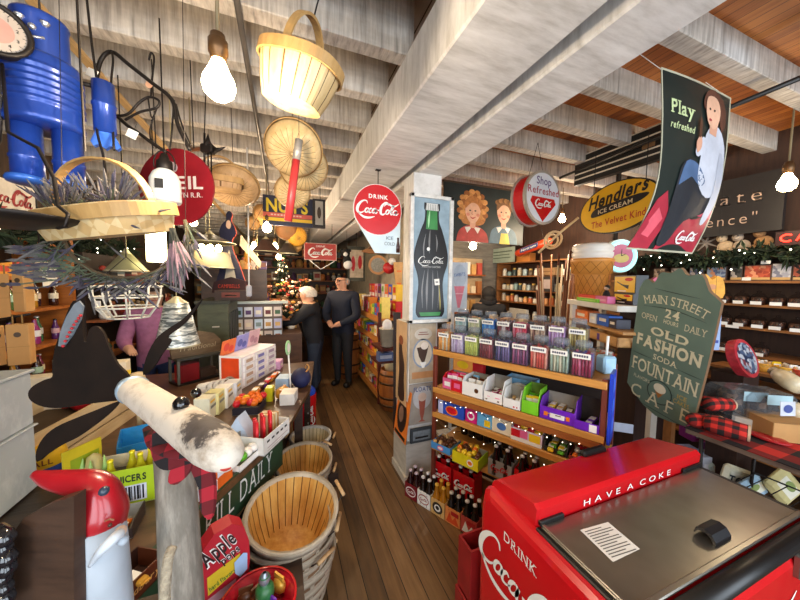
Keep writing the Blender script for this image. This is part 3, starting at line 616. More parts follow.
CC=[('maroon bottle carrier with oval label, left end on the floor',mat('7a1622',.4),WHITE,'oval','dark soda bottle in the maroon carrier','2a1010','c8b8c8'),
('white bottle carrier with red oval label, second from left on the floor',WHITE,mat('9a2a30',.4),'oval','dark cola bottle in the white carrier','1a100c','e0e0e4'),
('tan bottle carrier with black disc label on the floor',mat('d0a868',.5),mat('2a2420',.5),'disc','amber soda bottle in the tan carrier','a86a14','e0b040'),
('orange bottle carrier with red print on the floor',mat('e08a4a',.5),mat('d04a20',.5),'art','black soda bottle in the orange carrier','15120f','d0c8b8'),
('red and white bottle carrier beside the cooler corner',mat('c04a40',.5),WHITE,'art','black soda bottle in the red and white carrier','15120f','e8e0dc')]
for i,(l,bg,fg,k,gl,lq,cp_) in enumerate(CC): carrier(l,lp(-.125+i*.128,-.06,0),.124,.12,.21,bg,cface(bg,fg,k),gl,lq,cp_)
for i,l in enumerate(('red cola carrier in second row, left of its neighbour','red cola carrier in second row, behind the tan and orange carriers')):
    carrier(l,lp(.05+i*.2,.1,.095),.18,.12,.22,RED,lambda b,w,h,y:b.logo(0,h*.5,w*.85,WHITE,y-.001,0,1.5,3),'dark cola bottle in the '+('left' if i==0 else 'right')+' red carrier of the second row','1a0e0a','d8d8d8',None,2,False,.85)
b=B(); b.bb(-.02,.03,0,1.08,.36,.094,M_shd); o=b.done('plank_step'); o.matrix_world=RK; tag(o,'low plank step under the second row of bottle carriers','step')
carrier('grey bottle carrier with red lettering on the bottom shelf',rk(.56,.0,S4),.16,.1,.19,mat('8f8c8a',.5),lambda b,w,h,y:b.logo(0,h*.5,w*.75,RED2,y-.001,0,1.5,3),'dark bottle in the grey carrier','181210','c8c8c8')
carrier('red bottle carrier with white lettering on the bottom shelf',rk(.73,.0,S4),.15,.1,.19,RED,lambda b,w,h,y:b.logo(0,h*.5,w*.85,WHITE,y-.001,0,1.5,3),'dark bottle in the red carrier of the bottom shelf','181210','c8c8c8')
for i in range(6): bottle(rk(.1+i*.07,.3,S4),'dark bottle standing at the back of the bottom shelf','bottles at the back of the bottom shelf','15130f','b8b0a8')
carton('flat pale box at the right of the bottom shelf by the cooler',rk(.93,.06,S4),.2,.15,.04,CREAM,bands((.1,.2,.9,.8,p['tan'])))
# ================================================================ signs round the post
def FYp(xl,yt,xr,yb,Y):
    """axis aligned sign plane at depth Y from its picture edges: returns frame at bottom left, width, height"""
    a=PY(xl,yb,Y); c=PY(xl,yt,Y); d=PY(xr,yt,Y); return fr((a.x,Y,a.z),(1,0,0),UP),d.x-a.x,c.z-a.z
SKYB=mat('8fa6b4',.5,0,.25,6); GRN=mat('3f8a4a',.35,0,.2); DKG=mat('1b1a1b',.35,0,.15)
M=fr((.925,2.18,1.34),(1,0,0),UP)@Matrix.Diagonal((1,1,0.85,1)); W,H=.385,1.2
t=thing('bottle_sign','tall framed sign showing a cola bottle with green neck, on the post','sign',M=M)
b=B(); b.bb(.02,.005,.02,W-.02,.02,H-.02,SKYB); b.done('backing_panel',t)
b=B(); fw=wood('c2c0ba','eceae4',(10,10,10),.6)
for q in ((0,0,.032,H),(W-.032,0,W,H),(0,0,W,.032),(0,H-.032,W,H)): b.bb(q[0],-.012,q[1],q[2],.025,q[3],fw,.003)
b.done('frame',t)
def bot(k): # half outline of the bottle, k grows it
    return [(.0,.06),(.085+k,.06-k),(.105+k,.1),(.1+k,.2),(.088+k,.36),(.098+k,.46),(.12+k,.55),(.125+k,.64),(.11+k,.74),(.075+k,.88),(.05+k,.96),(.045+k,1.05),(.053+k,1.07),(.053+k,1.12+k),(0,1.12+k)]
def sym(h): q=cr(h[1:-1],3); return [(W/2+x*1.15,z) for x,z in q]+[(W/2-x*1.15,z) for x,z in q[::-1]]
b=B(); b.flat(sym(bot(.008)),.0035,BLACK); b.flat(sym(bot(0)),.0028,DKG)
b.flat([(W/2-.052,.885),(W/2-.045,1.06),(W/2+.045,1.06),(W/2+.052,.885)],.0022,GRN); b.flat([(W/2-.1,.1),(W/2-.085,.065),(W/2+.085,.065),(W/2+.1,.1)],.0022,GRN)
cap=mat('d8d8d4',.4); b.flat([(W/2-.058,1.06),(W/2-.05,1.125),(W/2+.05,1.125),(W/2+.058,1.06)],.002,cap)
for i in range(7): b.rect(W/2-.05+i*.0155,1.062,W/2-.046+i*.0155,1.118,.0015,mat('6a6a66',.5))
for x,z0,z1,w in ((-.078,.14,.5,.012),(-.035,.12,.52,.02),(.02,.12,.5,.014),(.075,.14,.5,.008),(-.07,.6,.84,.012),(-.02,.66,.88,.016),(.05,.68,.84,.012)): b.ribbon([(W/2+x*.9,z0,.002),(W/2+x,(z0+z1)/2,w),(W/2+x*.75,z1,.002)],.0018,mat('7e7c7c',.4))
b.ribbon([(W/2-.03,.9,.004),(W/2-.028,.97,.016),(W/2-.022,1.05,.006)],.0015,mat('a8e0a8',.4)); b.ribbon([(W/2+.09,.12,.004),(W/2+.088,.2,.012),(W/2+.075,.36,.004)],.0015,mat('a89a50',.4)); b.flat(el(W/2-.028,.7,.014,.018),.001,WHITE); b.done('painted_bottle',t)
b=B(); b.logo(W/2,.585,.235,WHITE,.0005,0,.7); b.text('TRADE-MARK REGISTERED',W/2,.525,.016,mat('c8c8c4',.5),'c',.0005,.0,fit=.17); b.done('lettering',t)
b=B(); b.box((W/2+.055,-.0,.39),(.045,.002,.06),PAPER,0,0,Matrix.Rotation(R(-6),4,'Y')); b.rect(W/2+.042,.385,W/2+.066,.395,-.0015,BLACK); b.done('price_tag',t)
# adverts on the post below
TIN=mat('b8a890',.6,0,.3,7); TIN2=mat('a59c92',.6,0,.25,7)
M=fr((.962,2.225,.83),(1,0,0),UP)@Matrix.Diagonal((1,1,1.24,1)); t=thing('tin_sign','weathered tin sign of a sundae in a blue ring on the post','sign',M=M)
b=B(); b.bb(0,0,0,.235,.012,.4,TIN); b.done('tin_plate',t)
b=B(); b.flat(el(.118,.2,.095,.1),-.001,mat('8a9ab0',.6)); b.flat(el(.118,.2,.082,.088),-.0015,mat('d8cdb8',.6,0,.15)); b.flat(el(.118,.33,.08,.04),-.001,mat('cfc8ba',.6)); b.flat([(.06,.24),(.17,.25),(.14,.16),(.12,.12),(.08,.18)],-.002,mat('4a3428',.6)); b.flat(el(.13,.25,.035,.025),-.0025,mat('f0e8dc',.6)); b.flat([(.09,.14),(.15,.14),(.13,.1),(.11,.1)],-.0025,WHITE); b.rect(.02,.03,.215,.075,-.001,mat('c08a5a',.6)); b.rect(.07,.325,.166,.331,-.0015,mat('8a4a3a',.6)); b.rect(.08,.34,.156,.345,-.0015,mat('8a4a3a',.6)); b.done('painted_sundae',t)
M=fr((.962,2.225,.475),(1,0,0),UP)@Matrix.Diagonal((1,1,1.25,1)); t=thing('tin_sign','weathered tin sign of a red float in a tall glass on the post','sign',M=M)
b=B(); b.bb(0,0,0,.235,.012,.275,TIN2); b.done('tin_plate',t)
b=B(); b.flat(el(.118,.18,.085,.08),-.001,mat('c8c8cc',.6,0,.15)); b.flat([(.085,.17),(.15,.17),(.138,.07),(.125,.03),(.15,.015),(.085,.015),(.11,.03),(.098,.07)],-.0015,mat('a85a4a',.6)); b.flat(el(.118,.185,.04,.03),-.002,mat('e0c8b8',.6)); b.text('FLOATS',.118,.225,.03,mat('4a5a8a',.6),'c',-.0025,fit=.16); b.done('painted_float',t)
M=fr((.965,2.19,.335),(1,0,0),UP); b=B(); b.bb(0,0,0,.2,.02,.12,mat('3a4248',.5,0,.3,20)); b.rect(.02,.02,.18,.1,-.001,mat('7a848c',.5,0,.3,30)); b.rect(.04,.035,.16,.05,-.0015,BLACK); o=b.done('small_framed_picture'); o.matrix_world=M; tag(o,'small dark framed card at the foot of the post','picture')
SEP=mat('c8a47a',.6,0,.25,6)
M=fr((.945,2.5,.62),(0,-1,0),UP)@Matrix.Diagonal((1,1,1.37,1)); t=thing('sepia_poster','sepia poster with a dark upright bottle figure on the side of the post','poster',M=M)
b=B(); b.bb(.0,0,0,.24,.004,.52,SEP); b.done('sheet',t); b=B(); b.flat(cr([(.06,.03),(.2,.03),(.19,.16),(.2,.25),(.15,.34),(.13,.42),(.09,.42),(.07,.34),(.08,.2)],3,True),-.001,mat('3a2218',.6)); b.flat(el(.12,.4,.05,.03),-.0015,mat('8a4a2a',.6)); b.done('printed_bottle',t)
M=fr((.915,2.46,.335),N(V((.0,-1,0))),N(V((.12,0,1)))); t=thing('orange_poster','orange card with a dark picture leaning on the post side','poster',M=M)
b=B(); b.bb(0,0,0,.27,.006,.43,mat('e07a2a',.5)); b.done('card_sheet',t); b=B(); b.flat(el(.135,.19,.1,.14),-.001,mat('2a1c18',.5)); b.flat(el(.12,.2,.05,.07),-.0015,mat('8a6a5a',.5)); b.flat(el(.135,.38,.09,.025),-.001,CREAM); b.rect(.02,.01,.25,.04,-.001,BLACK); b.done('printed_picture',t)
# round cola sign with its tail
cx=PY(378,210,2.3); M=fr(cx,(1,0,0),UP); r=.198
t=thing('round_sign','round red cola sign with pale tail hanging under the beam','sign',M=M)
pale=mat('cfe0e6',.4,0,.05)
b=B(); b.prism([(-.15,-.13),(.19,-.02),(.19,-.335),(-.02,-.335)],.003,.014,pale); b.done('tail_plate',t)
b=B(); b.prism(el(0,0,r,r,40),-.004,.012,mat('e8dcd8',.4)); b.prism(el(0,0,r*.97,r*.97,40),-.007,-.003,RED); b.done('disc',t)
b=B(); b.logo(0,-.005,.35,WHITE,-.009,0,1.15); b.text('DRINK',0,.085,.03,WHITE,'c',-.009,.03,gap=.2); b.done('lettering',t)
b=B(); dk=mat('5a6a78',.5)
for s_,z in (('ICE',-.225),('COLD',-.27)): b.text(s_,.1,z,.026 if z>-.3 else .014,dk,'c',-.0005,.0,fit=.06 if s_=='ICE' else .09)
b.lathe([(.0,0),(.016,0),(.016,.05),(.008,.09),(.008,.12),(0,.12)],mat('3a1a14',.3),10,(.172,.0,-.325),1,.3); b.done('tail_print',t)
b=B(); b.cyl((.0,.004,r),(.0,.004,2.54-cx.z),.004,IRON,n=6); b.bb(-.02,-.01,2.535-cx.z,.02,.02,2.54-cx.z,IRON); b.done('hanger_rod',t)
# kids poster
M,W,H=FYp(443,181,525,240,3.1)
t=thing('vintage_poster','dark wide poster of two smiling children above the back counter','poster',M=M)
b=B(); b.bb(0,0,0,W,.02,H,mat('1f2a2a',.5,0,.3,5)); b.bb(-.01,-.004,H,W+.01,.024,H+.02,mat('4a3a2a',.6)); b.done('board',t)
SK=mat('d8a083',.6,0,.08); SK2=mat('e2b090',.6)
def kid(b,x,z,s,hair,shirt,girl):
    z0=max(.004,z-1.9*s)
    hm=mat(hair,.6,0,.25,30); sm=mat(shirt,.6,0,.2,12)
    b.flat(cr([(x-.9*s,z0),(x-.75*s,z-.95*s),(x-.3*s,z-.7*s),(x+.3*s,z-.7*s),(x+.8*s,z-1*s),(x+.95*s,z0)],4),-.001,sm)
    if girl: b.flat(cr([(x-.62*s,z-.5*s),(x-.75*s,z+.2*s),(x-.4*s,z+.75*s),(x+.2*s,z+.8*s),(x+.7*s,z+.35*s),(x+.72*s,z-.4*s),(x+.4*s,z-.65*s),(x-.3*s,z-.65*s)],4,True),-.0015,hm)
    if girl:
        for i in range(22): a=R(-30+i*11.5); b.flat(el(x+.68*s*math.cos(a)*(.9+.2*(i%2)),z+.1*s+.72*s*math.sin(a)*(.9+.2*(i%2)),.17*s,.14*s,10),-.0016-.00002*i,mat(['c88a4a','9a5c2a','d89a58'][i%3],.6,0,.2,30))
    else:
        for i in range(9): b.flat(el(x+(-.45+i*.11)*s,z+(.5+.12*math.sin(i*.4))*s,.13*s,.12*s,10),-.00305-.00002*i,mat(['8a6038','6a4826','9a7040'][i%3],.6,0,.2,30))
    for e in (-1,1): b.flat(el(x+e*.28*s,z-.17*s,.1*s,.08*s,10),-.0028,mat('d88a70',.6)); b.flat([(x+e*.02*s,z-.72*s),(x+e*.45*s,z-.78*s),(x+e*.3*s,z-1.05*s)],-.0019,mat('e0d8cc',.6))
    b.flat([(x-.15*s,z-.8*s),(x+.15*s,z-.8*s),(x+.17*s,z-.3*s),(x-.17*s,z-.3*s)],-.002,SK)
    b.flat(cr([(x-.38*s,z+.25*s),(x-.42*s,z-.1*s),(x-.2*s,z-.5*s),(x+.12*s,z-.55*s),(x+.38*s,z-.2*s),(x+.4*s,z+.2*s),(x,z+.45*s)],4,True),-.0025,SK2)
    b.flat(cr([(x-.45*s,z+.1*s),(x-.42*s,z+.5*s),(x,z+.72*s),(x+.45*s,z+.5*s),(x+.45*s,z+.05*s),(x+.25*s,z+.32*s),(x-.1*s,z+.38*s)],4,True),-.003,hm)
    for e in (-.17,.13): b.flat(el(x+e*s,z+.02*s,.06*s,.035*s,10),-.0035,mat('3a2a24',.5))
    b.ribbon([(x-.16*s,z-.27*s,.02*s),(x-.02*s,z-.34*s,.07*s),(x+.16*s,z-.26*s,.02*s)],-.0035,mat('b84a40',.5)); b.ribbon([(x-.03*s,z-.0*s,.02*s),(x-.07*s,z-.14*s,.05*s),(x+.02*s,z-.15*s,.02*s)],-.0033,mat('c08468',.6))
b=B(); kid(b,W*.34,H*.55,.25,'b8763c','b8443c',True); kid(b,W*.73,H*.58,.24,'7a5636','56707e',False); b.flat([(W*.68,.0),(W*.82,0),(W*.79,H*.2),(W*.7,H*.2)],-.004,mat('d8c050',.6)); b.done('painted_children',t)
b=B(); 
for x in (.05,W-.05): b.cyl((x,.01,H+.02),(x,.01,2.81-M.translation.z),.003,IRON,n=6)
b.done('hanging_wires',t)
# thick two-sided round sign
c=PY(542,198,1.88); M=fr(c,(.995,.1,0),UP); r=.2
t=thing('round_sign','thick white round sign reading Shop Refreshed, hanging by wires','sign',M=M)
b=B(); b.prism(el(0,0,r,r,36),.0,.12,RED); b.done('drum',t)
b=B(); b.prism(el(0,0,r+.012,r+.012,36),-.012,.008,mat('b9b2a6',.4,.5)); b.prism(el(0,0,r+.012,r+.012,36),.112,.13,mat('b9b2a6',.4,.5)); b.done('rim',t)
b=B(); b.flat(el(0,0,r*.96,r*.96,36),-.013,mat('dfe3ea',.35,0,.04)); b.flat([(-.13,.0),(.13,.0),(.15,-.04),(.0,-.19),(-.15,-.04)],-.014,RED); b.done('face',t)
b=B(); pk=mat('a8283c',.4); b.text('Shop',0,.1,.06,mat('5a3a78',.4),'c',-.0145,.01,fit=.17); b.text('Refreshed',0,.025,.055,pk,'c',-.0145,.01,fit=.36); b.logo(0,-.055,.19,WHITE,-.016,0,1.3,3); b.done('lettering',t)
b=B(); b.cyl((-.09,.06,r*.9),(0,.06,2.81-c.z),.002,IRON,n=5); b.cyl((.09,.06,r*.9),(0,.06,2.81-c.z),.002,IRON,n=5); b.done('wire_loop',t)
# yellow oval ice cream sign, faces the aisle (plane X = 2.5)
def FX(x0,y0,X): p=PX(x0,y0,X); return p
c=PX(616,207,2.5); M=fr(c,(0,-1,0),UP); rx,rz=.315,.205
t=thing('oval_sign','yellow oval ice cream sign with black rim, hanging above the cone','sign',M=M)
Mt=Matrix.Rotation(R(-5),4,'Y')
b=B(); b.T=Mt; b.prism(el(0,0,rx,rz,40),0,.02,BLACK); b.prism(el(0,0,rx*.965,rz*.95,40),-.002,.001,mat('e8b41c',.35,0,.06)); b.done('oval_plate',t)
b=B(); b.T=Mt; b.text('Hendlers',.0,.05,.1,BLACK,'c',-.004,.03,.35,fit=.46,rot=R(4)); b.flat(cr([(-.17,.03),(0,.045),(.17,.05),(.24,.03),(.16,-.01),(-.02,-.025),(-.2,-.035)],4,True),-.004,BLACK); b.text('ICE CREAM',-.01,-.012,.034,mat('e8d8b0',.4),'c',-.005,.015,.1,fit=.27,rot=R(3)); b.text('The Velvet Kind',.0,-.125,.055,mat('b8341c',.4),'c',-.004,.012,.1,fit=.42,rot=R(1)); b.done('lettering',t)
for x in (-.2,.2): b=B(); b.cyl((x,.01,rz*.75),(x,.01,2.81-c.z),.003,IRON,n=5); b.done('hanging_chain',t)
# black striped board behind it
p0=PX(574,186,2.6); p1=PX(663,160,2.6); hh=PX(574,163,2.6).z-p0.z
M=fr(p0,(0,-1,0),UP); L=p0.y-p1.y; t=thing('long_sign','long black sign board with thin white stripes under the right joists','sign',M=M)
b=B(); b.bb(0,0,.0,L,.05,hh*1.2,mat('161615',.4)); b.done('board',t); b=B()
for z in (.16,.34,.72,.95): b.rect(.005,hh*1.2*z,L*.98,hh*1.2*z+.012,-.001,mat('d8d0c0',.5))
b.bb(L*.8,-.004,hh*.5,L*.92,0,hh*.75,mat('7a5a38',.6)); b.done('white_stripes',t)
for x in (.1,L-.1): b=B(); b.cyl((x,.02,hh*1.2),(x,.02,2.81-p0.z),.004,IRON,n=6); b.done('hanging_chain',t)
# curled poster of a woman with a bottle
PYY=.93
LE=[(626,249),(637,231),(647,212),(655,190),(659,172),(661,150),(662,110),(661,67)]; RE=[(692,254),(700,240),(708,224),(715,205),(721,185),(727,150),(729,125),(731,98)]
def cum(P):
    L=[0]
    for a,b_ in zip(P,P[1:]): L.append(L[-1]+math.hypot(a[0]-b_[0],a[1]-b_[1]))
    return [l/L[-1] for l in L]
LEc,REc=cum(LE),cum(RE)
def along(P,c,v):
    for i in range(len(P)-1):
        if v<=c[i+1] or i==len(P)-2: k=(v-c[i])/(c[i+1]-c[i]); return P[i][0]+(P[i+1][0]-P[i][0])*k,P[i][1]+(P[i+1][1]-P[i][1])*k
def pq(u,v):
    l,r=along(LE,LEc,v),along(RE,REc,v); x=l[0]+(r[0]-l[0])*u; y=l[1]+(r[1]-l[1])*u-5*math.sin(PI*u)*max(0,v-.5)
    return PY(x,y,PYY-.1*max(0,.5-v)**2-.02*math.sin(PI*u))
tl,tr=pq(0,1),pq(1,1)
PW,PH=.52,.93
def onp(poly,k,mt,b):
    """lay a 2-D outline (u,v in 0..1) on the curled sheet"""
    n=len(poly); ctr=(sum(p[0] for p in poly)/n,sum(p[1] for p in poly)/n); off=V((-.25,-.97,0)).normalized()*(.0012*k)
    vs_=[pq(*ctr)+off]+[pq(ctr[0]+(p[0]-ctr[0])*.5,ctr[1]+(p[1]-ctr[1])*.5)+off for p in poly]+[pq(*p)+off for p in poly]
    b.add(vs_,[(0,1+i,1+(i+1)%n) for i in range(n)]+[(1+i,1+n+i,1+n+(i+1)%n,1+(i+1)%n) for i in range(n)],mt)
t=thing('curled_poster','large curled dark poster reading Play refreshed, hanging in front of shelves','poster')
b=B(); n=14; dk=mat('1e2926',.3,0,.15,4); wb=mat('b8b49a',.4)
for off,mt in ((0,dk),(.003,wb)):
    vs_=[pq(i/n,j/n)+V((.002,off,0)) for i in range(n+1) for j in range(n+1)]; fs=[(i*(n+1)+j,(i+1)*(n+1)+j,(i+1)*(n+1)+j+1,i*(n+1)+j+1) for i in range(n) for j in range(n)]
    b.add(vs_,fs if off==0 else [f[::-1] for f in fs],mt,True)
b.done('sheet',t)
b=B(); e=.012
for i in range(12):
    for q in ([(i/12,0),((i+1)/12,0),((i+1)/12,e),(i/12,e)],[(i/12,1-e),((i+1)/12,1-e),((i+1)/12,1),(i/12,1)],[(0,i/12),(e*1.5,i/12),(e*1.5,(i+1)/12),(0,(i+1)/12)],[(1-e*1.5,i/12),(1,i/12),(1,(i+1)/12),(1-e*1.5,(i+1)/12)]): onp(q,1,wb,b)
b.done('pale_border',t)
def ptext(b,s,u,v,h,mt,shear=0,fit=.4,serif=False):
    q=B(); q.text(s,0,0,h,mt,'l',0,.02,shear,fit=fit,serif=serif)
    off=V((-.25,-.97,0)).normalized()*.003; b.add([pq(u+p[0],v+p[2]*.55)+off for p in q.v],q.f,mt)
b=B(); gr=mat('c9d8a0',.4); ptext(b,'Play',.14,.78,.13,gr,0,.34,True); ptext(b,'refreshed',.13,.7,.07,gr,.2,.36); b.done('lettering',t)
b=B(); rc=mat('a8283a',.4,0,.15); rc2=mat('d85a68',.4,0,.1)
onp([(.0,.01),(.3,.01),(.36,.2),(.3,.26),(.2,.36),(.08,.3)],2,rc,b); onp([(.38,.01),(.98,.01),(.98,.24),(.5,.25)],2,rc,b); onp([(.44,.25),(.98,.24),(.98,.29),(.54,.29)],3,rc2,b); onp([(.03,.1),(.2,.08),(.27,.2),(.15,.26)],3,rc2,b)
onp(cr([(.36,.06),(.3,.3),(.33,.5),(.5,.56),(.75,.5),(.9,.42),(.88,.28),(.6,.2),(.5,.05)],3,True),4,mat('23262c',.5,0,.2),b)   # dark skirt
onp(cr([(.33,.4),(.4,.54),(.58,.54),(.72,.46),(.66,.42),(.46,.47)],3,True),5,mat('4a6488',.5,0,.2),b)
onp(cr([(.62,.44),(.6,.56),(.66,.72),(.76,.78),(.88,.76),(.96,.62),(.95,.42),(.8,.36)],3,True),5,mat('c9ccd6',.5,0,.12),b)  # white blouse
onp(cr([(.88,.64),(.97,.55),(.97,.34),(.9,.2),(.84,.22),(.88,.4)],3,True),6,mat('b8bcc8',.5,0,.12),b)
onp(cr([(.62,.7),(.52,.62),(.56,.58),(.7,.64)],3,True),6,mat('c9ccd6',.5),b); onp(cr([(.52,.66),(.58,.7),(.6,.64),(.54,.6)],3,True),7,SK,b)
onp(cr([(.55,.69),(.58,.7),(.585,.77),(.565,.8),(.55,.77)],3,True),8,mat('5a3a2a',.4),b)
onp(cr([(.62,.86),(.64,.95),(.76,.985),(.9,.93),(.93,.82),(.88,.76),(.84,.84)],3,True),5,mat('5a3424',.6,0,.25,30),b)
onp(cr([(.66,.93),(.64,.85),(.68,.78),(.76,.76),(.82,.8),(.84,.88),(.78,.94)],3,True),7,SK2,b); onp([(.7,.78),(.82,.8),(.8,.72),(.7,.73)],6,SK,b)
for u in (.69,.755): onp(el(u,.865,.012,.007,8),8,mat('2a201c',.5),b)
onp(el(.7,.805,.022,.008,8),8,mat('a83038',.5),b); b.done('printed_woman',t)
b=B()
for p in ((tl,(655,45)),(tr,(722,82))):
    e=p[0]; b.cyl(e+V((0,0,-.01)),(e.x-.03,e.y+.1,2.82),.0018,PAPER,n=5)
b.done('hanging_strings',t)
b=B(); b.logo(0,0,.17,WHITE,0,R(0),1.3,3); off=V((-.25,-.97,0)).normalized()*.006; q=[pq(.76+v[0]*1.7,.1+v[2]*1.3)+off for v in b.v]; b.v=[tuple(x) for x in q]; b.done('cola_lettering',t)
# chocolate board on the right wall
M=fr((3.5,2.05,2.1),(0,-1,0),UP); t=thing('long_sign','long black chocolate sign with pale lettering high on the right wall','sign',M=M)
p=PX(787,170,3.5); L=2.05-p.y; b=B(); b.bb(0,0,0,L,.04,.46,mat('1d1a1b',.5,0,.2,6)); b.done('board',t)
b=B(); cl=mat('b59a88',.5); b.text('Chocolate',L*.45,.25,.1,cl,'c',-.002,-.01,0,gap=.28,fit=.82,serif=True); b.text('"Experience"',L*.47,.08,.085,cl,'c',-.002,-.01,0,gap=.25,fit=.75); b.done('lettering',t)
b=B(); b.bb(.1,.04,.1,.14,.3,.14,M_post); b.bb(L-.14,.04,.1,L-.1,.3,.14,M_post); b.done('wall_bracket',t)
# neon
p=PX(787,238,3.45); M=fr(p,(0,-1,0),UP)@Matrix.Scale(.5,4); t=thing('neon_sign','red neon letters glowing beside the garland at the right edge','neon sign',M=M)
b=B(); nm=emit('ff2a1c',6,'red_neon')
b.tube([(.0+.06*math.cos(R(a)),0,.05*math.sin(R(a))) for a in range(50,311,20)],.011,nm,8); b.tube([(.09,0,-.05),(.13,0,.055),(.17,0,-.05)],.011,nm,8); b.tube([(.105,0,-.015),(.155,0,-.015)],.009,nm,8); b.done('neon_tube',t)
b=B(); b.bb(-.12,.02,-.1,.3,.035,.1,mat('2a0e0c',.5)); b.bb(-.02,.03,-.02,.2,.6,.02,IRON); b.done('backing_board',t)
# main street board on its stand
mtl,mtr,mbl=D(641,276,1.95),D(724,292,1.72),D(626,392,1.93)
W=(mtr-mtl).length; H=(mtl-mbl).length
mtr=D(724,292,1.56); right=mtr-mtl; r_=ray(626,392); mbl=CAM+r_*((mtl-CAM).dot(right)/r_.dot(right)); up=mtl-mbl; M=fr(mbl,right,up)@Matrix.Diagonal((right.length/W,1,up.length/H,1))
t=thing('cafe_sign','green scalloped soda fountain cafe board standing before the chocolate shelves','sign',M=M)
sg=mat('667c6e',.55,0,.12,5); sgd=mat('2c3a34',.55)
top=cr([(0,H*.9),(.02,H*.97),(W*.12,H*.985),(W*.2,H*.97),(W*.27,H*1.05),(W*.4,H*1.06),(W*.5,H*1.1),(W*.6,H*1.06),(W*.75,H*1.08),(W*.85,H*.99),(W*.93,H*.96),(W,H*.93)],3)
ol=top+[(W*1.0,H*.5),(W*.98,.06),(W*.9,-.005),(W*.7,-.03),(W*.5,-.045),(W*.3,-.02),(W*.12,.03),(0,.07)]
b=B(); b.prism(ol,0,.022,sg,mat('7a5a3c',.6)); b.done('board',t)
b=B(); cm=mat('d9d3b2',.55,0,.08); mid=W*.5
b.text('MAIN STREET',mid,H*.84,.045,cm,'c',-.002,.0,0,arc=.43,serif=True,fit=W*.78); b.text('24',mid,H*.745,.046,cm,'c',-.002,.02,serif=True); b.text('HOURS',mid,H*.7,.022,cm,'c',-.002,fit=W*.19); b.text('OPEN',W*.2,H*.69,.034,cm,'c',-.002,0,serif=True,fit=W*.22); b.text('DAILY',W*.8,H*.69,.036,cm,'c',-.002,0,serif=True,fit=W*.25)
b.text('OLD',mid,H*.59,.045,cm,'c',-.002,.03,0,1.3,serif=True,fit=W*.5); b.text('FASHION',mid,H*.475,.066,cm,'c',-.002,.04,0,serif=True,fit=W*.86); b.text('SODA',mid,H*.4,.032,cm,'c',-.002,.01,serif=True,fit=W*.32); b.text('FOUNTAIN',mid,H*.255,.082,cm,'c',-.002,.01,0,serif=True,fit=W*.9)
b.text('FLAVORS',W*.22,H*.185,.022,cm,'c',-.002,0,fit=W*.25); b.text('ICE',W*.8,H*.18,.026,mat('c9a850',.5),'c',-.002,0,fit=W*.12); b.text('CAKES' if False else 'CAKES',W*.8,H*.135,.026,mat('c9a850',.5),'c',-.002,0,fit=W*.2); b.text('CAFE',mid,H*.02,.082,cm,'c',-.002,.0,0,serif=True,fit=W*.84,gap=.4); b.done('lettering',t)
b=B()
for z,x0,x1 in ((.945,.22,.78),(.8,.1,.9),(.65,.3,.7),(.41,.02,.32),(.41,.68,.98),(.2,.3,.7),(.0,.05,.95)): b.ribbon([(W*x0,H*z-.01,.001),(W*(x0+x1)/2,H*z+(.02 if z==.8 else 0)-.012,.004),(W*x1,H*z-.012,.001)],-.0015,sgd)
b.flat([(mid-.028,H*.165),(mid+.028,H*.165),(mid,H*.1)],-.002,mat('a86a30',.5)); b.flat(el(mid,H*.185,.034,.03),-.0025,CREAM); b.flat(el(mid,H*.15,.07,.075),-.0012,sgd); b.flat(el(mid,H*.15,.064,.069),-.0016,sg); b.done('painted_flourish',t)
pb=M@V((W*.62,.05,.03)); b=B(); b.T=M.inverted(); b.bb(pb.x-.02,pb.y-.02,.0,pb.x+.025,pb.y+.025,pb.z+.02,wood('6a3f1c','9a6430',(20,20,2),.6)); b.bb(pb.x-.08,pb.y-.1,0,pb.x+.15,pb.y+.15,.03,wood('6a3f1c','9a6430',(20,20,2),.6)); b.done('stand_post',t)
# ================================================================ hanging things, left side
BLUE=mat('1f3f94',.3,.25,.15,5,'blue_tin',.3); BLUEL=mat('3468c8',.35,.2,.15,5)
CR,CU,CF=RM@V((1,0,0)),RM@V((0,-1,0)),RM@V((0,0,1))
ASH=wood('c9a468','ecd3a0',(14,14,3),.55,.12,'dcbd86','ash_splint'); ASHD=wood('9a7440','c8a064',(14,14,3),.55,.12,None,'ash_band')
# hanging dial scale
c=D(-6,28,.9); M=fr(c,(c-CAM).cross(UP),UP)@Matrix.Scale(.86,4); t=thing('hanging_scale','round dial hanging scale with black rim and dark pan, top left corner','scale',M=M)
b=B(); b.prism(el(0,0,.088,.088,32),.0,.025,IRON); b.tube([(.082*math.cos(R(a)),-.004,.082*math.sin(R(a))) for a in range(0,360,12)],.009,IRON,8,closed=True); b.done('case',t)
b=B(); b.flat(el(0,0,.078,.078,32),-.002,mat('a89c90',.5)); b.flat(el(0,0,.045,.045,24),-.003,mat('b08478',.5))
for i in range(36): a=R(i*10); r0=.068 if i%3 else .062; b.ribbon([(r0*math.cos(a),r0*math.sin(a),.0018),(.069*math.cos(a),.069*math.sin(a),.0018),(.075*math.cos(a),.075*math.sin(a),.0018)],-.0035,BLACK,n=1)
for i,s in enumerate('0123456789'): a=R(90-36*i); b.text(s,.054*math.cos(a),.054*math.sin(a)-.005,.011,BLACK,'c',-.0036)
b.done('dial_face',t)
b=B(); b.ribbon([(0,-.02,.006),(.0,.02,.004),(.0,.06,.001)],-.006,RED2,n=2); b.done('needle',t)
pc=D(2,221,.76); b=B(); b.T=M.inverted()@T3(pc); b.lathe([(0,-.01),(.12,-.008),(.15,.0),(.162,.01),(.159,.012),(.148,.004),(.12,-.005),(0,-.007)],IRON,28); b.done('pan',t)
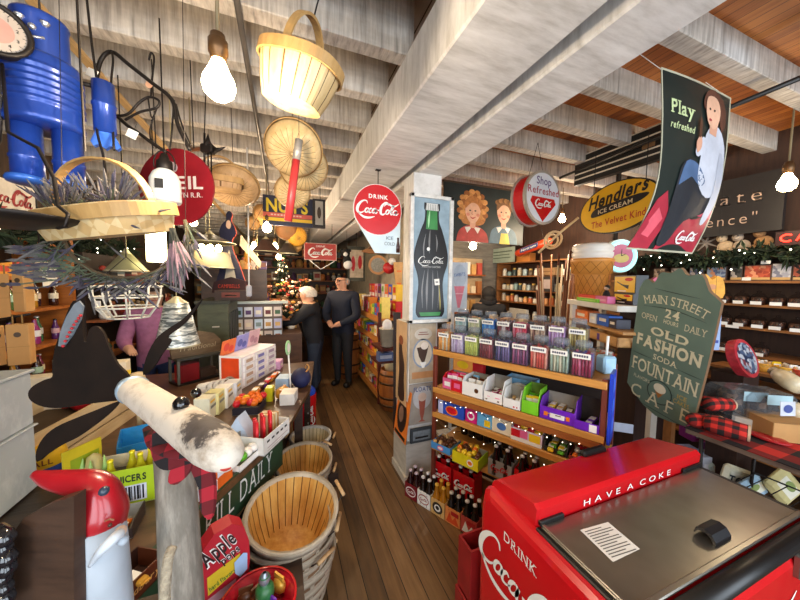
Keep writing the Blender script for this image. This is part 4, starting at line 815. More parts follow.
b=B(); b.T=M.inverted(); b.tube([c+V((0,.02,-.09)),D(8,132,.84),D(38,148,.8),D(54,178,.78),D(58,206,.76),D(68,214,.75),D(66,226,.75),D(58,228,.76)],.0045,IRON,7); b.tube([c+V((0,.02,-.09)),D(0,140,1.0),D(-30,200,1.05)],.0045,IRON,7); b.cyl(c+V((0,.02,.09)),V((c.x,c.y+.02,2.82)),.005,IRON,n=7); b.done('pan_wire',t)
# blue tin man
c=D(47,130,1.05); t=thing('tin_man','shiny blue tin can man hanging from the ceiling at upper left','hanging ornament',M=T3(c)@RZ(R(12)))
rib=lambda z0,z1,n,r: [(r+(.004 if i%2 else 0),z0+(z1-z0)*i/n) for i in range(n+1)]
b=B(); b.lathe([(0,0),(.09,0),(.097,.006),(.098,.02),(.095,.03)]+[(.094,.055)]+[(.094+(.006 if i%4 in (1,2) else 0),.06+.13*i/24) for i in range(25)]+[(.094,.195),(.094,.212),(.09,.222),(0,.226)],BLUE,28); body=b.done('body_can',t)
b=B(); b.lathe([(0,.226),(.066,.226),(.068,.232),(.066,.345),(.07,.355),(.068,.362),(0,.364)],BLUE,24); hd=b.done('head_can',t)
b=B(); bolt=mat('c8ccd4',.3,.8)
for x in (-.035,.035): b.lathe([(0,.0),(.012,0),(.012,.006),(0,.009)],bolt,8,(x*.8,-.064,.32))
b.ball((-.028,-.064,.32),.009,bolt); b.ball((.028,-.064,.32),.009,bolt); b.ball((0,-.069,.298),.01,bolt); b.tube([(-.025,-.064,.275),(0,-.069,.267),(.025,-.064,.275)],.004,bolt,6); b.done('face_bolts',hd)
for s in (-1,1):
    b=B(); b.lathe([(0,-.0),(.04,0),(.04,-.1),(.043,-.104),(.043,-.112),(.04,-.116),(.04,-.175),(0,-.175)][::-1],BLUE,18,(s*.05,0,0)); l=b.done('leg_can',t)
    b=B(); b.lathe([(0,-.175),(.046,-.175),(.05,-.185),(.046,-.195),(0,-.197)][::-1],BLUEL,20,(s*.05,-.01,0),1,1.3); b.done('foot',l)
    b=B(); b.lathe([(0,.0),(.033,0),(.033,.09),(.036,.094),(.036,.102),(.033,.106),(.033,.18),(0,.18)],BLUE,16,(s*.15,0,.03)); a=b.done('arm_can',t)
    b=B(); b.prism([(s*.15+x*.8,z*.8+.0) for x,z in ((-.03,.04),(.03,.04),(.055,-.02),(.04,-.035),(.02,-.02),(.0,-.04),(-.02,-.02),(-.04,-.035),(-.05,-.015))],-.012,.012,BLUEL); b.done('tin_hand',a)
    b=B(); b.cyl((s*.09,0,.19),(s*.125,0,.19),.008,IRON,n=8); b.done('shoulder_bolt',t)
b=B(); b.cyl((0,0,.36),(0,0,2.81-c.z),.003,IRON,n=6); b.done('hanging_wire',t)
# dark wires, hooks and twisted cable between the joists
def wire(label,pts,r,name='iron_hook',cat='hook',mt=IRON): b=B(); b.tube(cr(pts,6),r,mt,7); o=b.done(name); return tag(o,label,cat)
wire('long thin dark rod hanging beside the blue tin arm',[D(86,-8,1.1),D(92,45,1.1),D(99,100,1.1),D(97,130,1.1),D(104,160,1.05),D(108,205,1.0)],.004,'hanging_rod','rod')
wire('thick twisted dark cable looping down from a joist',[D(96,82,1.25),D(101,60,1.25),D(112,52,1.25),D(128,64,1.25),D(152,83,1.25),D(172,100,1.25),D(178,125,1.25),D(190,150,1.25)],.008,'twisted_cable','cable')
wire('straight iron hook hanging from the joist behind the cable',[D(112,52,1.24),D(113,62,1.22),D(111,90,1.2),D(114,150,1.1)],.004)
wire('iron hook with a bent top on the second joist',[D(149,60,1.35),D(151,53,1.35),D(154,58,1.35),D(152,80,1.35),D(151,97,1.35)],.004)
wire('curly scrolled iron bracket under the bent hook',[D(115,116,1.25),D(128,114,1.25),D(140,102,1.25),D(150,97,1.25),D(159,101,1.25),D(156,108,1.25),D(140,112,1.25),D(125,120,1.25)],.005,'scroll_bracket','bracket')
wire('heavy twisted wire running down from the scrolled bracket',[D(118,117,1.25),D(128,126,1.25),D(140,134,1.25),D(152,143,1.25),D(166,152,1.25)],.007,'twisted_cable','cable')
wire('thin wire loop below the scrolled iron bracket',[D(148,98,1.3),D(152,118,1.3),D(158,105,1.3),D(150,130,1.3),D(153,148,1.3)],.003,'wire_loop','wire')
wire('thin iron rod hanging left of the pair by the cable end',[D(174,100,1.3),D(172,130,1.3),D(170,150,1.3)],.0035,'hanging_rod','rod')
wire('thin iron rod hanging at the end of the thick cable',[D(176,104,1.3),D(182,125,1.3),D(191,146,1.3)],.0035,'hanging_rod','rod')
for (px,py,d),l in (((132,134,1.2),'small white card tag hanging under the scrolled bracket'),((92,73,1.2),'white card tag hanging beside the blue tin arm')):
    M=fr(D(px,py,d),CR,CU); b=B(); b.bb(-.022,-.001,-.016,.022,.001,.016,PAPER); b.cyl((0,0,.016),(0,0,.045),.001,IRON,n=4); o=b.done('card_tag'); o.matrix_world=M@Matrix.Rotation(R(25),4,'Y'); tag(o,l,'tag')
M=fr(D(149,84,1.34),CR,CU); b=B(); b.prism(el(0,0,.017,.017,16),0,.002,mat('e8b08a',.6)); o=b.done('price_tag'); o.matrix_world=M; tag(o,'round pale orange price tag on the bent hook','tag')
# spiky dark iron ornament
c=D(208,149,1.7); t=thing('iron_ornament','dark iron spur shaped ornament hanging under the joists','hanging ornament',M=fr(c,CR,CU))
b=B(); b.box((0,0,0),(.07,.05,.05),IRON,0,.008); b.lathe([(0,0),(.03,.01),(.012,.05),(0,.09)],IRON,8); b.tube([(-.1,0,-.005),(-.04,0,.0),(0,0,0)],.012,mat('7a4a2c',.5),8); b.tube([(.03,0,-.01,.016),(.07,0,.0,.008),(.1,0,.012,.002)],.01,IRON,8); b.cyl((-.02,0,-.08),(-.02,0,.09),.006,IRON,n=6); b.done('iron_body',t)
b=B()
for x in (.0,.018): b.cyl((x,0,-.02),(x+.004,0,-.33),.004,IRON,n=6)
b.cyl((-.02,0,.09),(-.01,0,2.8-c.z),.003,IRON,n=5); b.done('hanging_rods',t)
# oval garden basket hanging in front of the bulb
def boat(lx,ly,h,n=28,taper=.72,p=2.6):
    def sup(a,rx,ry): ca,sa=math.cos(a),math.sin(a); return (rx*math.copysign(abs(ca)**(2/p),ca),ry*math.copysign(abs(sa)**(2/p),sa))
    rows=[]
    for s,z in ((taper*.6,.0),(taper,h*.04),(taper+(1-taper)*.45,h*.35),(taper+(1-taper)*.8,h*.7),(1,h)): rows.append([(sup(2*PI*i/n,lx*s,ly*s)+(z,)) for i in range(n)])
    return rows
def basket_mesh(b,lx,ly,h,mt,mt2,n=28,taper=.72,stave=True,p=2.6,th=.006):
    for inner in (0,1):
        rows=boat(lx-inner*th,ly-inner*th,h,n,taper,p); vs_=[(x,y,z+inner*th*.8) for r in rows for x,y,z in r]; fs=[(a*n+k,a*n+(k+1)%n,(a+1)*n+(k+1)%n,(a+1)*n+k) for a in range(4) for k in range(n)]+[tuple(range(n))[::-1]]
        b.add(vs_,fs if not inner else [f[::-1] for f in fs],mt,False)
def rimloop(lx,ly,z,p=2.6,n=36):
    return [(lx*math.copysign(abs(math.cos(2*PI*i/n))**(2/p),math.cos(2*PI*i/n)),ly*math.copysign(abs(math.sin(2*PI*i/n))**(2/p),math.sin(2*PI*i/n)),z) for i in range(n)]
def band(b,loop,w,th,mt):
    n=len(loop); vs_=[]
    for x,y,z in loop:
        r=math.hypot(x,y); ux,uy=x/r,y/r
        vs_+= [(x-ux*th,y-uy*th,z-w/2),(x+ux*th,y+uy*th,z-w/2),(x+ux*th,y+uy*th,z+w/2),(x-ux*th,y-uy*th,z+w/2)]
    b.add(vs_,[(4*i+k,4*i+(k+1)%4,4*((i+1)%n)+(k+1)%4,4*((i+1)%n)+k) for i in range(n) for k in range(4)],mt)
def hoop(b,rx,h,w,th,mt,axis='y',z0=0,n=18,off=0):
    pts=[(math.cos(PI*i/n)*rx,math.sin(PI*i/n)**.8*h) for i in range(n+1)]; vs_=[]
    for i,(a,z) in enumerate(pts):
        k=1-th/max(rx,.01)
        for s,q in ((-1,1),(1,1),(1,k),(-1,k)): vs_.append((off+s*w/2,a*q,z0+z*q) if axis=='y' else (a*q,off+s*w/2,z0+z*q))
    b.add(vs_,[(4*i+k,4*i+(k+1)%4,4*i+4+(k+1)%4,4*i+4+k) for i in range(n) for k in range(4)]+[(0,1,2,3),(4*n+3,4*n+2,4*n+1,4*n)],mt)
def trug(label,M,lx,ly,h,hh,axis,hrx,group=None,staves=True,mt=ASH,p=2.6,taper=.72,off=0,hw=.028):
    t=thing('handled_basket',label,'basket',M=M,group=group); b=B(); basket_mesh(b,lx,ly,h,mt,ASHD,30,taper,True,p)
    if staves:
        rows=boat(lx+.001,ly+.001,h,60,taper,p); dk=mat('6a4a26',.7)
        for k in range(0,60,3):
            for a in range(1,4): q=[rows[a][k],rows[a][(k+1)%60],rows[a+1][(k+1)%60],rows[a+1][k]]; c0=[tuple(q[0][j]*.75+q[1][j]*.25 for j in range(3)),tuple(q[3][j]*.75+q[2][j]*.25 for j in range(3))]; b.add([q[0],c0[0],c0[1],q[3]],[(0,1,2,3)],dk)
    b.done('basket_body',t); b=B(); band(b,rimloop(lx+.003,ly+.003,h-.018,p),.036,.004,ASHD); b.done('rim_band',t)
    b=B(); hoop(b,hrx,hh,hw,.006,ASHD,axis,h-.03,off=off); b.done('hoop_handle',t); return t
Lp,Rp=D(258,62,1.12),D(340,80,1.06); mid=D(291,107,1.09)
t=trug('oval wooden stave basket with hoop handle hanging under the ceiling joists',fr(mid,Rp-Lp,UP),.145,.105,.165,.17,'y',.107)
b=B(); b.cyl((0,0,.3),(0,0,2.8-mid.z),.003,IRON,n=5); b.done('hook',t)
# trug of lavender in the foreground
Lp,Rp=D(38,222,.98),D(183,206,.88); mid=D(113,237,.92); M=fr(mid,Rp-Lp,UP+V((0,-.25,0)))
WEAVE=None
def weave():
    mt,t_,b_,l=nt('woven_splint'); v=coords(t_,(1,1,1),'Object',(0,R(45),R(20))); ck=nd(t_,'ShaderNodeTexChecker'); ck.inputs['Scale'].default_value=30; l.new(v,ck.inputs['Vector']); ck.inputs['Color1'].default_value=lin('dcc08c'); ck.inputs['Color2'].default_value=lin('cda970')
    l.new(ck.outputs['Color'],b_.inputs['Base Color']); b_.inputs['Roughness'].default_value=.6; bp=nd(t_,'ShaderNodeBump'); bp.inputs['Strength'].default_value=.6; bp.inputs['Distance'].default_value=.006; l.new(ck.outputs['Fac'],bp.inputs['Height']); l.new(bp.outputs[0],b_.inputs['Normal']); return mt
WEAVE=weave()
t=trug('long flat woven trug with arched handle hanging at left, full of lavender','' if False else M,.19,.11,.085,.17,'x',.18,None,False,WEAVE,3.2,.88,0,.024)
b=B(); b.T=M.inverted(); q=M@V((0,0,.24)); b.cyl(q,(q.x,q.y,2.8),.003,IRON,n=5); b.done('hook',t)
LAV=[mat('504b58',.9,0,.3,40),mat('686462',.9,0,.25,40),mat('5f6a54',.9,0,.25,40),mat('4a493e',.9)]
def sprigs(b,base,dirs,L,n,spread,mts=LAV,r=.0012,head=.35,hr=.0038):
    for i in range(n):
        d=V(dirs)+V((rnd.gauss(0,spread),rnd.gauss(0,spread),rnd.gauss(0,spread))); d.normalize(); l=L*rnd.uniform(.7,1.1); p=V(base(i) if callable(base) else base); e=p+d*l+V((0,0,-.1*l*l/L))
        h=p+(e-p)*(1-head); b.tube([p,h],r,mts[2+(i%2)],3,False); b.tube([tuple(h)+(hr*.5,),tuple((h+e)/2)+(hr,),tuple(e)+(hr*.25,)],hr,mts[i%2],4)
b=B(); 
for k,(x,dx) in enumerate(((-.1,.5),(-.02,-.5),(.06,.5),(.1,-.8),(-.14,.2))): sprigs(b,(x,rnd.uniform(-.05,.05),.05),(dx,-.1,.75),.16,34,.3)
o=b.done('dried_lavender'); o.matrix_world=M; tag(o,'dried lavender stems filling the flat hanging trug','dried lavender',None,'stuff')
b=B()
for i in range(150):
    a=R(rnd.uniform(185,375)); p=D(125+62*math.cos(a),232-46*math.sin(a)*1.0,1.0+rnd.uniform(-.05,.05)); d=(CR*(math.cos(a)*.3-math.sin(a)*.9*(-1 if rnd.random()<.8 else 1))-CU*.5+CR*-.2)
    q=V(p); e=q+d.normalized()*rnd.uniform(.07,.13)+V((rnd.gauss(0,.02),rnd.gauss(0,.03),rnd.gauss(0,.02))); h=q+(e-q)*.6; b.tube([q,h],.0013,LAV[2+i%2],3,False); b.tube([tuple(h)+(.003,),tuple((h+e)/2)+(.0042,),tuple(e)+(.001,)],.005,LAV[i%2],4)
for i in range(60): p=D(rnd.uniform(60,95),rnd.uniform(258,285),1.0); e=p-CR*rnd.uniform(.08,.16)+CU*rnd.uniform(-.02,.06); b.tube([p,e],.0014,LAV[2],3,False); b.tube([tuple(e)+(.004,),tuple(e-CR*.03)+(.005,),tuple(e-CR*.05)+(.001,)],.005,LAV[i%2],4)
b.tube([D(125+62*math.cos(R(a)),232-46*math.sin(R(a)),1.0) for a in range(180,380,15)],.006,mat('5a4a34',.8),6)
for a in (185,372): q=D(125+62*math.cos(R(a)),232-46*math.sin(R(a)),1.0); b.cyl(q,(q.x,q.y+.06,2.8),.0012,IRON,n=4)
o=b.done('lavender_wreath'); tag(o,'half ring of dried lavender hanging below the flat trug','wreath')
b=B()
for i in range(70): p=D(172+rnd.uniform(-3,3),228,.92); e=D(178+rnd.gauss(0,5),275+rnd.uniform(-15,18),.92+rnd.gauss(0,.02)); h=p+(e-p)*.4; b.tube([p,h],.0012,LAV[3],3,False); b.tube([tuple(h)+(.003,),tuple((h+e)/2)+(.005,),tuple(e)+(.001,)],.005,[mat('a07e84',.8,0,.2,40),LAV[1]][i%2],4)
o=b.done('dried_flower_bunch'); tag(o,'pinkish dried flower bunch hanging from the right end of the trug','dried flowers')
# enamel bottle lantern
c=D(166,203,1.35); t=thing('enamel_lantern','white enamel lantern with black cap standing above the trug','lantern',c)
b=B(); b.lathe([(0,0),(.055,0),(.06,.01),(.058,.1),(.045,.13),(.028,.145)],mat('dcdfdc',.35,0,.1),18); b.bb(-.02,-.062,.05,.01,-.058,.09,BLACK); b.done('enamel_body',t)
b=B(); b.lathe([(.03,.145),(.032,.15),(.03,.18),(.02,.19),(.012,.215),(0,.22)],IRON,14); b.tube([(.04*math.cos(R(a)),0,.17+.06*math.sin(R(a))) for a in range(-20,201,20)],.003,IRON,6); b.done('cap',t)
b=B(); b.cyl((0,0,.22),(0,0,2.8-c.z),.003,IRON,n=5); b.done('hanging_wire',t)
# dark red round railway sign
c=PY(176,187,1.95); M=fr(c,CR,UP); t=thing('round_sign','dark red round railroad sign with white lettering, behind the white lantern','sign',M=M)
rd=mat('8a1722',.4,0,.12,5); b=B(); b.prism(el(0,0,.2,.2,36),0,.012,rd); b.done('disc',t); b=B(); b.text('VEIL',.03,-.01,.065,mat('d8d0cc',.5),'c',-.002,.02,fit=.23); b.text('TOWN R.R.',.04,-.055,.026,mat('d8d0cc',.5),'c',-.002,.01,fit=.2); b.flat(el(-.02,.1,.035,.03),-.002,mat('b8a8a8',.5)); b.done('lettering',t)
b=B(); b.cyl((-.1,.006,.2),(-.1,.006,2.81-c.z),.003,IRON,n=5); b.cyl((.1,.006,.2),(.1,.006,2.81-c.z),.003,IRON,n=5); b.done('hanging_wires',t)
# round splint baskets seen from below and the red pole
def bowl(label,px,py,d,r,h,ax,group=None,mt=ASH,name='round_basket'):
    """shallow round basket, bottom towards the viewer; ax = outward axis of its bottom"""
    z=-N(V(ax)); x=N(z.cross(V((0.3,.2,1)))); y=z.cross(x); c=D(px,py,d); M=Matrix(((x[0],y[0],z[0],c[0]),(x[1],y[1],z[1],c[1]),(x[2],y[2],z[2],c[2]),(0,0,0,1)))
    t=thing(name,label,'basket',M=M,group=group); b=B(); b.lathe([(0,0),(r*.6,.0),(r*.8,h*.15),(r*.95,h*.6),(r,h),(r*.97,h),(r*.78,h*.22),(r*.6,.008),(0,.008)],mt,32)
    dk=mat('7a5c34',.7)
    for i in range(24):
        a=2*PI*i/24; 
        b.tube([(r*.05*math.cos(a),r*.05*math.sin(a),-.001),(r*.6*math.cos(a),r*.6*math.sin(a),-.001),(r*.81*math.cos(a),r*.81*math.sin(a),h*.14)],.0012,dk,3,False)
    b.done('splint_bowl',t); b=B(); b.lathe([(r*1.0,h*.8),(r*1.03,h*.8),(r*1.03,h*1.05),(r*1.0,h*1.05)],ASHD,32); b.done('rim_band',t)
    b=B(); b.T=M.inverted(); b.cyl(M@V((0,0,h)),V((c.x,c.y,2.82)),.002,IRON,n=5); b.done('hanging_string',t); return t
bowl('largest pale round basket hanging bottom down behind the red pole',292,154,1.75,.165,.1,(-.15,-.75,-.65))
bowl('tan round basket hanging between the largest and smallest ones',306,172,1.95,.155,.09,(.1,-.75,-.6))
bowl('smallest tan round basket hanging just above the NUTS sign',293,196,2.1,.12,.08,(0,-.8,-.6))
bowl('round shallow wooden basket with lit rim hanging left of the white cord',233,192,2.0,.16,.07,(0,-.6,-.75),None,wood('a88050','cda878',(14,14,3),.6,.1))
b=B(); pts=[D(299,140,1.6),D(288,221,1.6)]; a0,a1=pts; b.cyl(a0,a0+(a1-a0)*.25,.02,mat('a8a29a',.4,.3),n=14); b.cyl(a0+(a1-a0)*.25,a1,.02,mat('c83a3a',.4,0,.1),r1=.021,n=14)
b.cyl(a0,(a0.x,a0.y,2.8),.0015,IRON,n=4); o=b.done('red_pole'); tag(o,'short red pole with grey top hanging in front of the round baskets','pole')
t=trug('flat rectangular wooden basket with thin hoop hanging by the iron rods',fr(D(220,190,1.9),(1,.15,0),UP),.13,.09,.07,.17,'x',.12,None,True,wood('a88050','cda878',(14,14,3),.6,.1),4,.9)
# NUTS sign
M,W,H=FYp(263,194,325,222,3.3); H=.27
t=thing('nuts_sign','navy NUTS sign with yellow letters and red and yellow stripes','sign',M=M)
nv=mat('1e2038',.5,0,.1); b=B(); b.bb(0,0,-.02,W,.03,H,nv); b.done('board',t)
b=B(); b.text('NUTS',W*.38,H*.42,.125,mat('e8c828',.5),'c',-.002,.03,fit=W*.66); b.rect(0,H*.22,W*.78,H*.38,-.001,mat('d8604a',.5)); b.rect(0,H*.08,W*.78,H*.2,-.001,YEL); [b.rect(W*(.12+.05*i),H*.28,W*(.12+.05*i)+.02,H*.33,-.002,mat('e8c0b0',.5)) for i in range(10)]; b.done('lettering',t)
b=B(); b.bb(W*.79,-.02,-.02,W*1.0,-.001,H*1.02,mat('2a221c',.5)); b.rect(W*.83,.01,W*.96,H*.94,-.021,mat('b8b0a0',.5)); b.flat(el(W*.895,H*.5,.02,.06),-.022,mat('4a3a2a',.5)); b.done('side_panel',t)
b=B(); b.cyl((.05,.01,H),(.05,.01,2.81-M.translation.z),.003,IRON,n=5); b.cyl((W-.05,.01,H),(W-.05,.01,2.81-M.translation.z),.003,IRON,n=5); b.done('hanging_wires',t)
# small cola sign far down the aisle
M,W,H=FYp(305,243,336,259,4.8); t=thing('small_cola_sign','small red rectangular cola sign with lattice hanger far down the aisle','sign',M=M)
b=B(); b.bb(0,0,0,W,.02,H,mat('a8352c',.5)); b.bb(-.01,.002,-.01,W+.01,.018,H+.01,mat('c8a89a',.5)); b.done('board',t); b=B(); b.logo(W/2,H*.42,W*.8,WHITE,-.002,0,1.4,3); b.text('DRINK',W/2,H*.78,.03,WHITE,'c',-.002,.0,fit=W*.3); b.done('lettering',t)
b=B(); b.cyl((.06,.01,H),(.06,.01,2.81-M.translation.z),.004,IRON,n=5); b.cyl((W-.06,.01,H),(W-.06,.01,2.81-M.translation.z),.004,IRON,n=5)
b.tube([(.05,.01,0),(W*.5,.01,-.15),(W*.95,.01,-.02)],.006,WHITE,5); b.done('hanging_wires',t)
# hats and small baskets beyond NUTS
bowl('dark rimmed straw basket hanging just under the NUTS sign',287,231,3.6,.13,.1,(0,-.9,-.3),None,mat('8a5a30',.7)); bowl('bright yellow straw basket hanging beside a tan one under NUTS sign',299,238,3.7,.125,.08,(.3,-.85,-.3),None,mat('e0a030',.6)); bowl('tan straw basket hanging lowest under the NUTS sign',293,246,3.8,.1,.07,(-.2,-.85,-.3),None,mat('c89a58',.6))
# lit bulbs
bulb(D(219,84,.9),'large lit bare bulb hanging in front of the left ceiling joists',1.35)
bulb(D(267,228,3.0),'lit bulb just below the left end of the NUTS sign',1.3); bulb(D(254,247,4.2),'lit bulb left of the brown pendant shade far left aisle',1.3); bulb(D(275,247,4.4),'lit bulb below and right of the brown round shade',1.3); bulb(D(279,257,5.2),'lower lit bulb of the far cluster in the left aisle',1.4)
bulb(D(193,222,1.9),'small lit bulb right of the dark red round sign',.75,None,True,4); bulb(D(210,204,3.4),'small lit bulb under the flat rectangular basket',.8,None,True,5)
bulb(D(473,246,3.9),'lit bulb just below the children poster, right of the post',1.4); bulb(D(562,219,3.6),'lit bulb between the round sign and the yellow oval sign',1.2); bulb(D(787,184,1.95),'lit bulb at the right edge in front of the chocolate sign',1.35,None,True,9)
bulb((-.9,-.6,2.3),'added unseen fill bulb over the front end of the aisle',1.3)  # extra bulb out of view, added to brighten the front of the room
# ================================================================ left foreground
def LP(M,x,y):
    """where the sight line through a picture point meets the plane of frame M (local x, z)"""
    n=M.to_3x3()@V((0,1,0)); o=M.translation; r=ray(x,y); p=CAM+r*((o-CAM).dot(n)/r.dot(n)); q=M.inverted()@p; return q.x,q.z
def camplane(px,py,d): return fr(D(px,py,d),CR,CU)
LOGW=wood('3a332c','b8b0a3',(11,11,2.2),.85,.7,'7a7368','grey_bark_log'); BIRCH=None
def birch():
    mt,t_,b_,l=nt('birch_bark'); tc=nd(t_,'ShaderNodeTexCoord'); v=tc.outputs['Object']; pc=D(207,424,.55)-V((D(181,500,.67).x,D(181,500,.67).y,0)); ds=nd(t_,'ShaderNodeVectorMath',operation='DISTANCE'); l.new(v,ds.inputs[0]); ds.inputs[1].default_value=pc; f0=noise(t_,v,45,6,.7); ad=nd(t_,'ShaderNodeMath',operation='MULTIPLY_ADD'); l.new(f0,ad.inputs[0]); ad.inputs[1].default_value=.11; l.new(ds.outputs['Value'],ad.inputs[2]); f2=noise(t_,v,22,5,.7); c1=ramp(t_,ad.outputs[0],[(.088,'4a4340'),(.1,'b5aa9c'),(.12,'cfc5b6')]); mm=nd(t_,'ShaderNodeMix',data_type='RGBA'); mm.blend_type='MULTIPLY'; mm.inputs[0].default_value=1; l.new(c1,mm.inputs[6]); l.new(ramp(t_,f2,[(.25,'c8bcb0'),(.5,'ffffff')]),mm.inputs[7]); c=mm.outputs[2]; l.new(c,b_.inputs['Base Color']); b_.inputs['Roughness'].default_value=.7; return mt
BIRCH=birch(); LEATH=wood('120b07','22160e',(8,8,8),.7,.1,None,'dark_leather'); PLAID=plaid('9a1626','140d10',105); LEATH.node_tree.nodes['Principled BSDF'].inputs['Specular IOR Level'].default_value=.2
# ---- log moose
t=thing('log_moose','birch log moose figure with dark antlers and red checked scarf, left foreground','figure',(D(181,500,.67).x,D(181,500,.67).y,0))
T0=t.location.copy(); inv=T3(-T0)
b=B(); b.T=inv; x,y=T0.x,T0.y; b.tube([(x,y,0,.046),(x,y,.5,.044),(x-.004,y,.95,.042),(x-.01,y+.01,1.2,.038),(x-.018,y+.02,1.32,.035)],.05,LOGW,20); b.done('log_body',t)
A=D(132,389,.72); Z=D(206,440,.56); ax=Z-A
b=B(); b.T=inv; ks=[(-.02,.026),(.0,.03),(.15,.0315),(.4,.033),(.7,.036),(.9,.038),(1.05,.039),(1.16,.035),(1.24,.026),(1.28,.012)]
b.tube([tuple(A+ax*k)+(r,) for k,r in ks],.04,BIRCH,22); hd=b.done('log_head',t)
def onhead(px,py,d,lift=0): return D(px,py,d)
bt=mat('0c0c0e',.15,0,.05,9,None,.5)
b=B(); b.T=inv; p=D(181,404,.6); b.ball(p,.015,bt,14,(1,1,1)); b.done('button_eye',hd)
b=B(); b.T=inv; p=D(196,393,.67); b.ball(p,.011,bt,12); b.done('button_eye',hd)
b=B(); b.T=inv; p=D(232,455,.515); b.ball(p,.0055,BLACK,8); b.tube(cr([D(217,466,.507),D(224,470,.507),D(231,467,.512)],4),.0025,mat('a83028',.6),5); b.done('nostril_and_mouth',hd)
b=B(); b.T=inv; b.tube([tuple(A+ax*k)+(r,) for k,r in ((-.09,.02),(-.02,.03),(.03,.0335))],.04,mat('a8bccb',.35,.5,.2,30),18); b.done('tin_collar',t)
def cut(px,d,mt,name,parent,th=.005,curl=0,up=0):
    M=camplane(px[0][0],px[0][1],d); q=[LP(M,*p) for p in px]; c=B(); c.T=inv@M
    n=len(q); cx=sum(p[0] for p in q)/n; cz=sum(p[1] for p in q)/n
    def dep(x,z): return curl*((x-q[0][0])**2+(z-q[0][1])**2)*6
    for s in (0,1): 
        vs_=[(x,dep(x,z)+s*th,z) for x,z in q]; c.add(vs_,[tuple(range(n)) if s else tuple(range(n))[::-1]],mt)
    vs_=[(x,dep(x,z)+s*th,z) for s in (0,1) for x,z in q]; c.add(vs_,[(i,(i+1)%n,n+(i+1)%n,n+i) for i in range(n)],mt); return c.done(name,parent)
cut(cr([(128,376),(117,364),(108,346),(103,333),(96,326),(89,330),(86,342),(83,338),(82,318),(79,304),(73,301),(66,315),(60,332),(54,352),(52,368),(52,377),(44,380),(33,386),(28,393),(31,401),(44,407),(62,408),(82,405),(104,402),(120,400),(128,394)],3,True),.74,LEATH,'antler',t,.006)
cut([(58,346),(60,332),(66,317),(74,304),(79,301),(83,306),(80,320),(72,335),(63,347)],.735,mat('6e757c',.6,0,.2,30),'antler_lining',t,.004)
b=B(); b.T=inv
for i in range(9): b.ball(D(63+i*2.2,346-i*5+i*.15*i,.728),.0035,mat('b01c24',.4),6)
b.done('red_bead_trim',t)
cut(cr([(116,402),(96,410),(76,418),(56,427),(43,438),(36,452),(37,462),(46,455),(60,446),(76,438),(92,427),(106,416),(116,406)],3,True),.7,LEATH,'antler',t,.006)
cut(cr([(143,375),(146,358),(155,340),(166,330),(184,318),(202,299),(186,322),(168,336),(171,341),(162,354),(153,368)],3,True),.78,LEATH,'ear',t,.004)
b=B(); b.T=inv
b.tube(cr([tuple(D(px,py,d))+(r,) for px,py,d,r in ((150,428,.7,.014),(158,441,.63,.02),(172,449,.6,.022),(186,452,.59,.022),(200,455,.61,.02),(212,452,.66,.014))],4),.02,PLAID,10,True,.5); sc=b.done('scarf',t)
cut(cr([(155,430),(150,445),(154,462),(163,470),(176,468),(186,456),(182,444),(168,436)],3,True),.6,PLAID,'scarf_knot',sc,.012)
cut(cr([(188,450),(200,452),(211,470),(214,492),(211,519),(201,512),(198,488),(190,468)],3,True),.605,PLAID,'scarf_tail',sc,.01); cut(cr([(182,452),(192,454),(190,470),(178,484),(168,482),(172,466)],3,True),.6,PLAID,'scarf_tail',sc,.01)
b=B(); b.T=inv; rope=mat('a89b84',.9,0,.3,90,None,0,.6); b.tube(cr([D(172,548,.6),D(168,560,.585),D(166,580,.58),D(165,605,.575),D(168,640,.57)],5),.0095,rope,8); b.done('rope_arm',t)
# ---- wooden gnome
gx=D(101,560,.58); t=thing('gnome','carved white bearded gnome with bent red hat, lower left foreground','gnome',(gx.x,gx.y,.9))
inv=T3(-V(t.location)); WB=mat('a9b2bb',.6,0,.14,8)
b=B(); zt=D(104,521,.58).z-.9; b.lathe([(0,0),(.042,.0),(.046,.01),(.044,zt*.5),(.041,zt*.85),(.039,zt),(0,zt)],WB,22); b.done('carved_body',t)
b=B(); b.T=inv; b.tube(cr([tuple(D(px,py,.58))+(r,) for px,py,r in ((101,523,.039),(103,512,.039),(102,501,.035),(98,491,.031),(88,484,.026),(70,482,.022),(50,479,.016),(34,474,.007))],5),.03,mat('a01620',.3,0,.2,6,'red_glazed_hat',.3),18); h=b.done('bent_hat',t)
b=B(); b.T=inv; b.ball(D(104,491,.535),.008,mat('2f3a4a',.3),10); b.done('hat_button',h)
b=B(); b.T=inv; b.tube(cr([tuple(D(px,py,d))+(r,) for px,py,d,r in ((90,566,.54,.003),(100,552,.525,.007),(112,540,.53,.009),(120,533,.545,.009))],4),.01,mat('c4ccd4',.6),8); b.ball(D(121,531,.55),.009,mat('d8b8a0',.6),10); b.ball(D(123,540,.55),.009,WB,10); b.done('moustache_and_nose',t)
b=B(); b.T=inv; b.ball(D(110,525,.548),.0035,mat('4a2a20',.4),8); b.tube([D(105,521,.549),D(110,519,.545),D(114,520,.548)],.0015,mat('8a5a40',.6),5); b.flat([],0,WB) if False else None; b.done('eye',t)
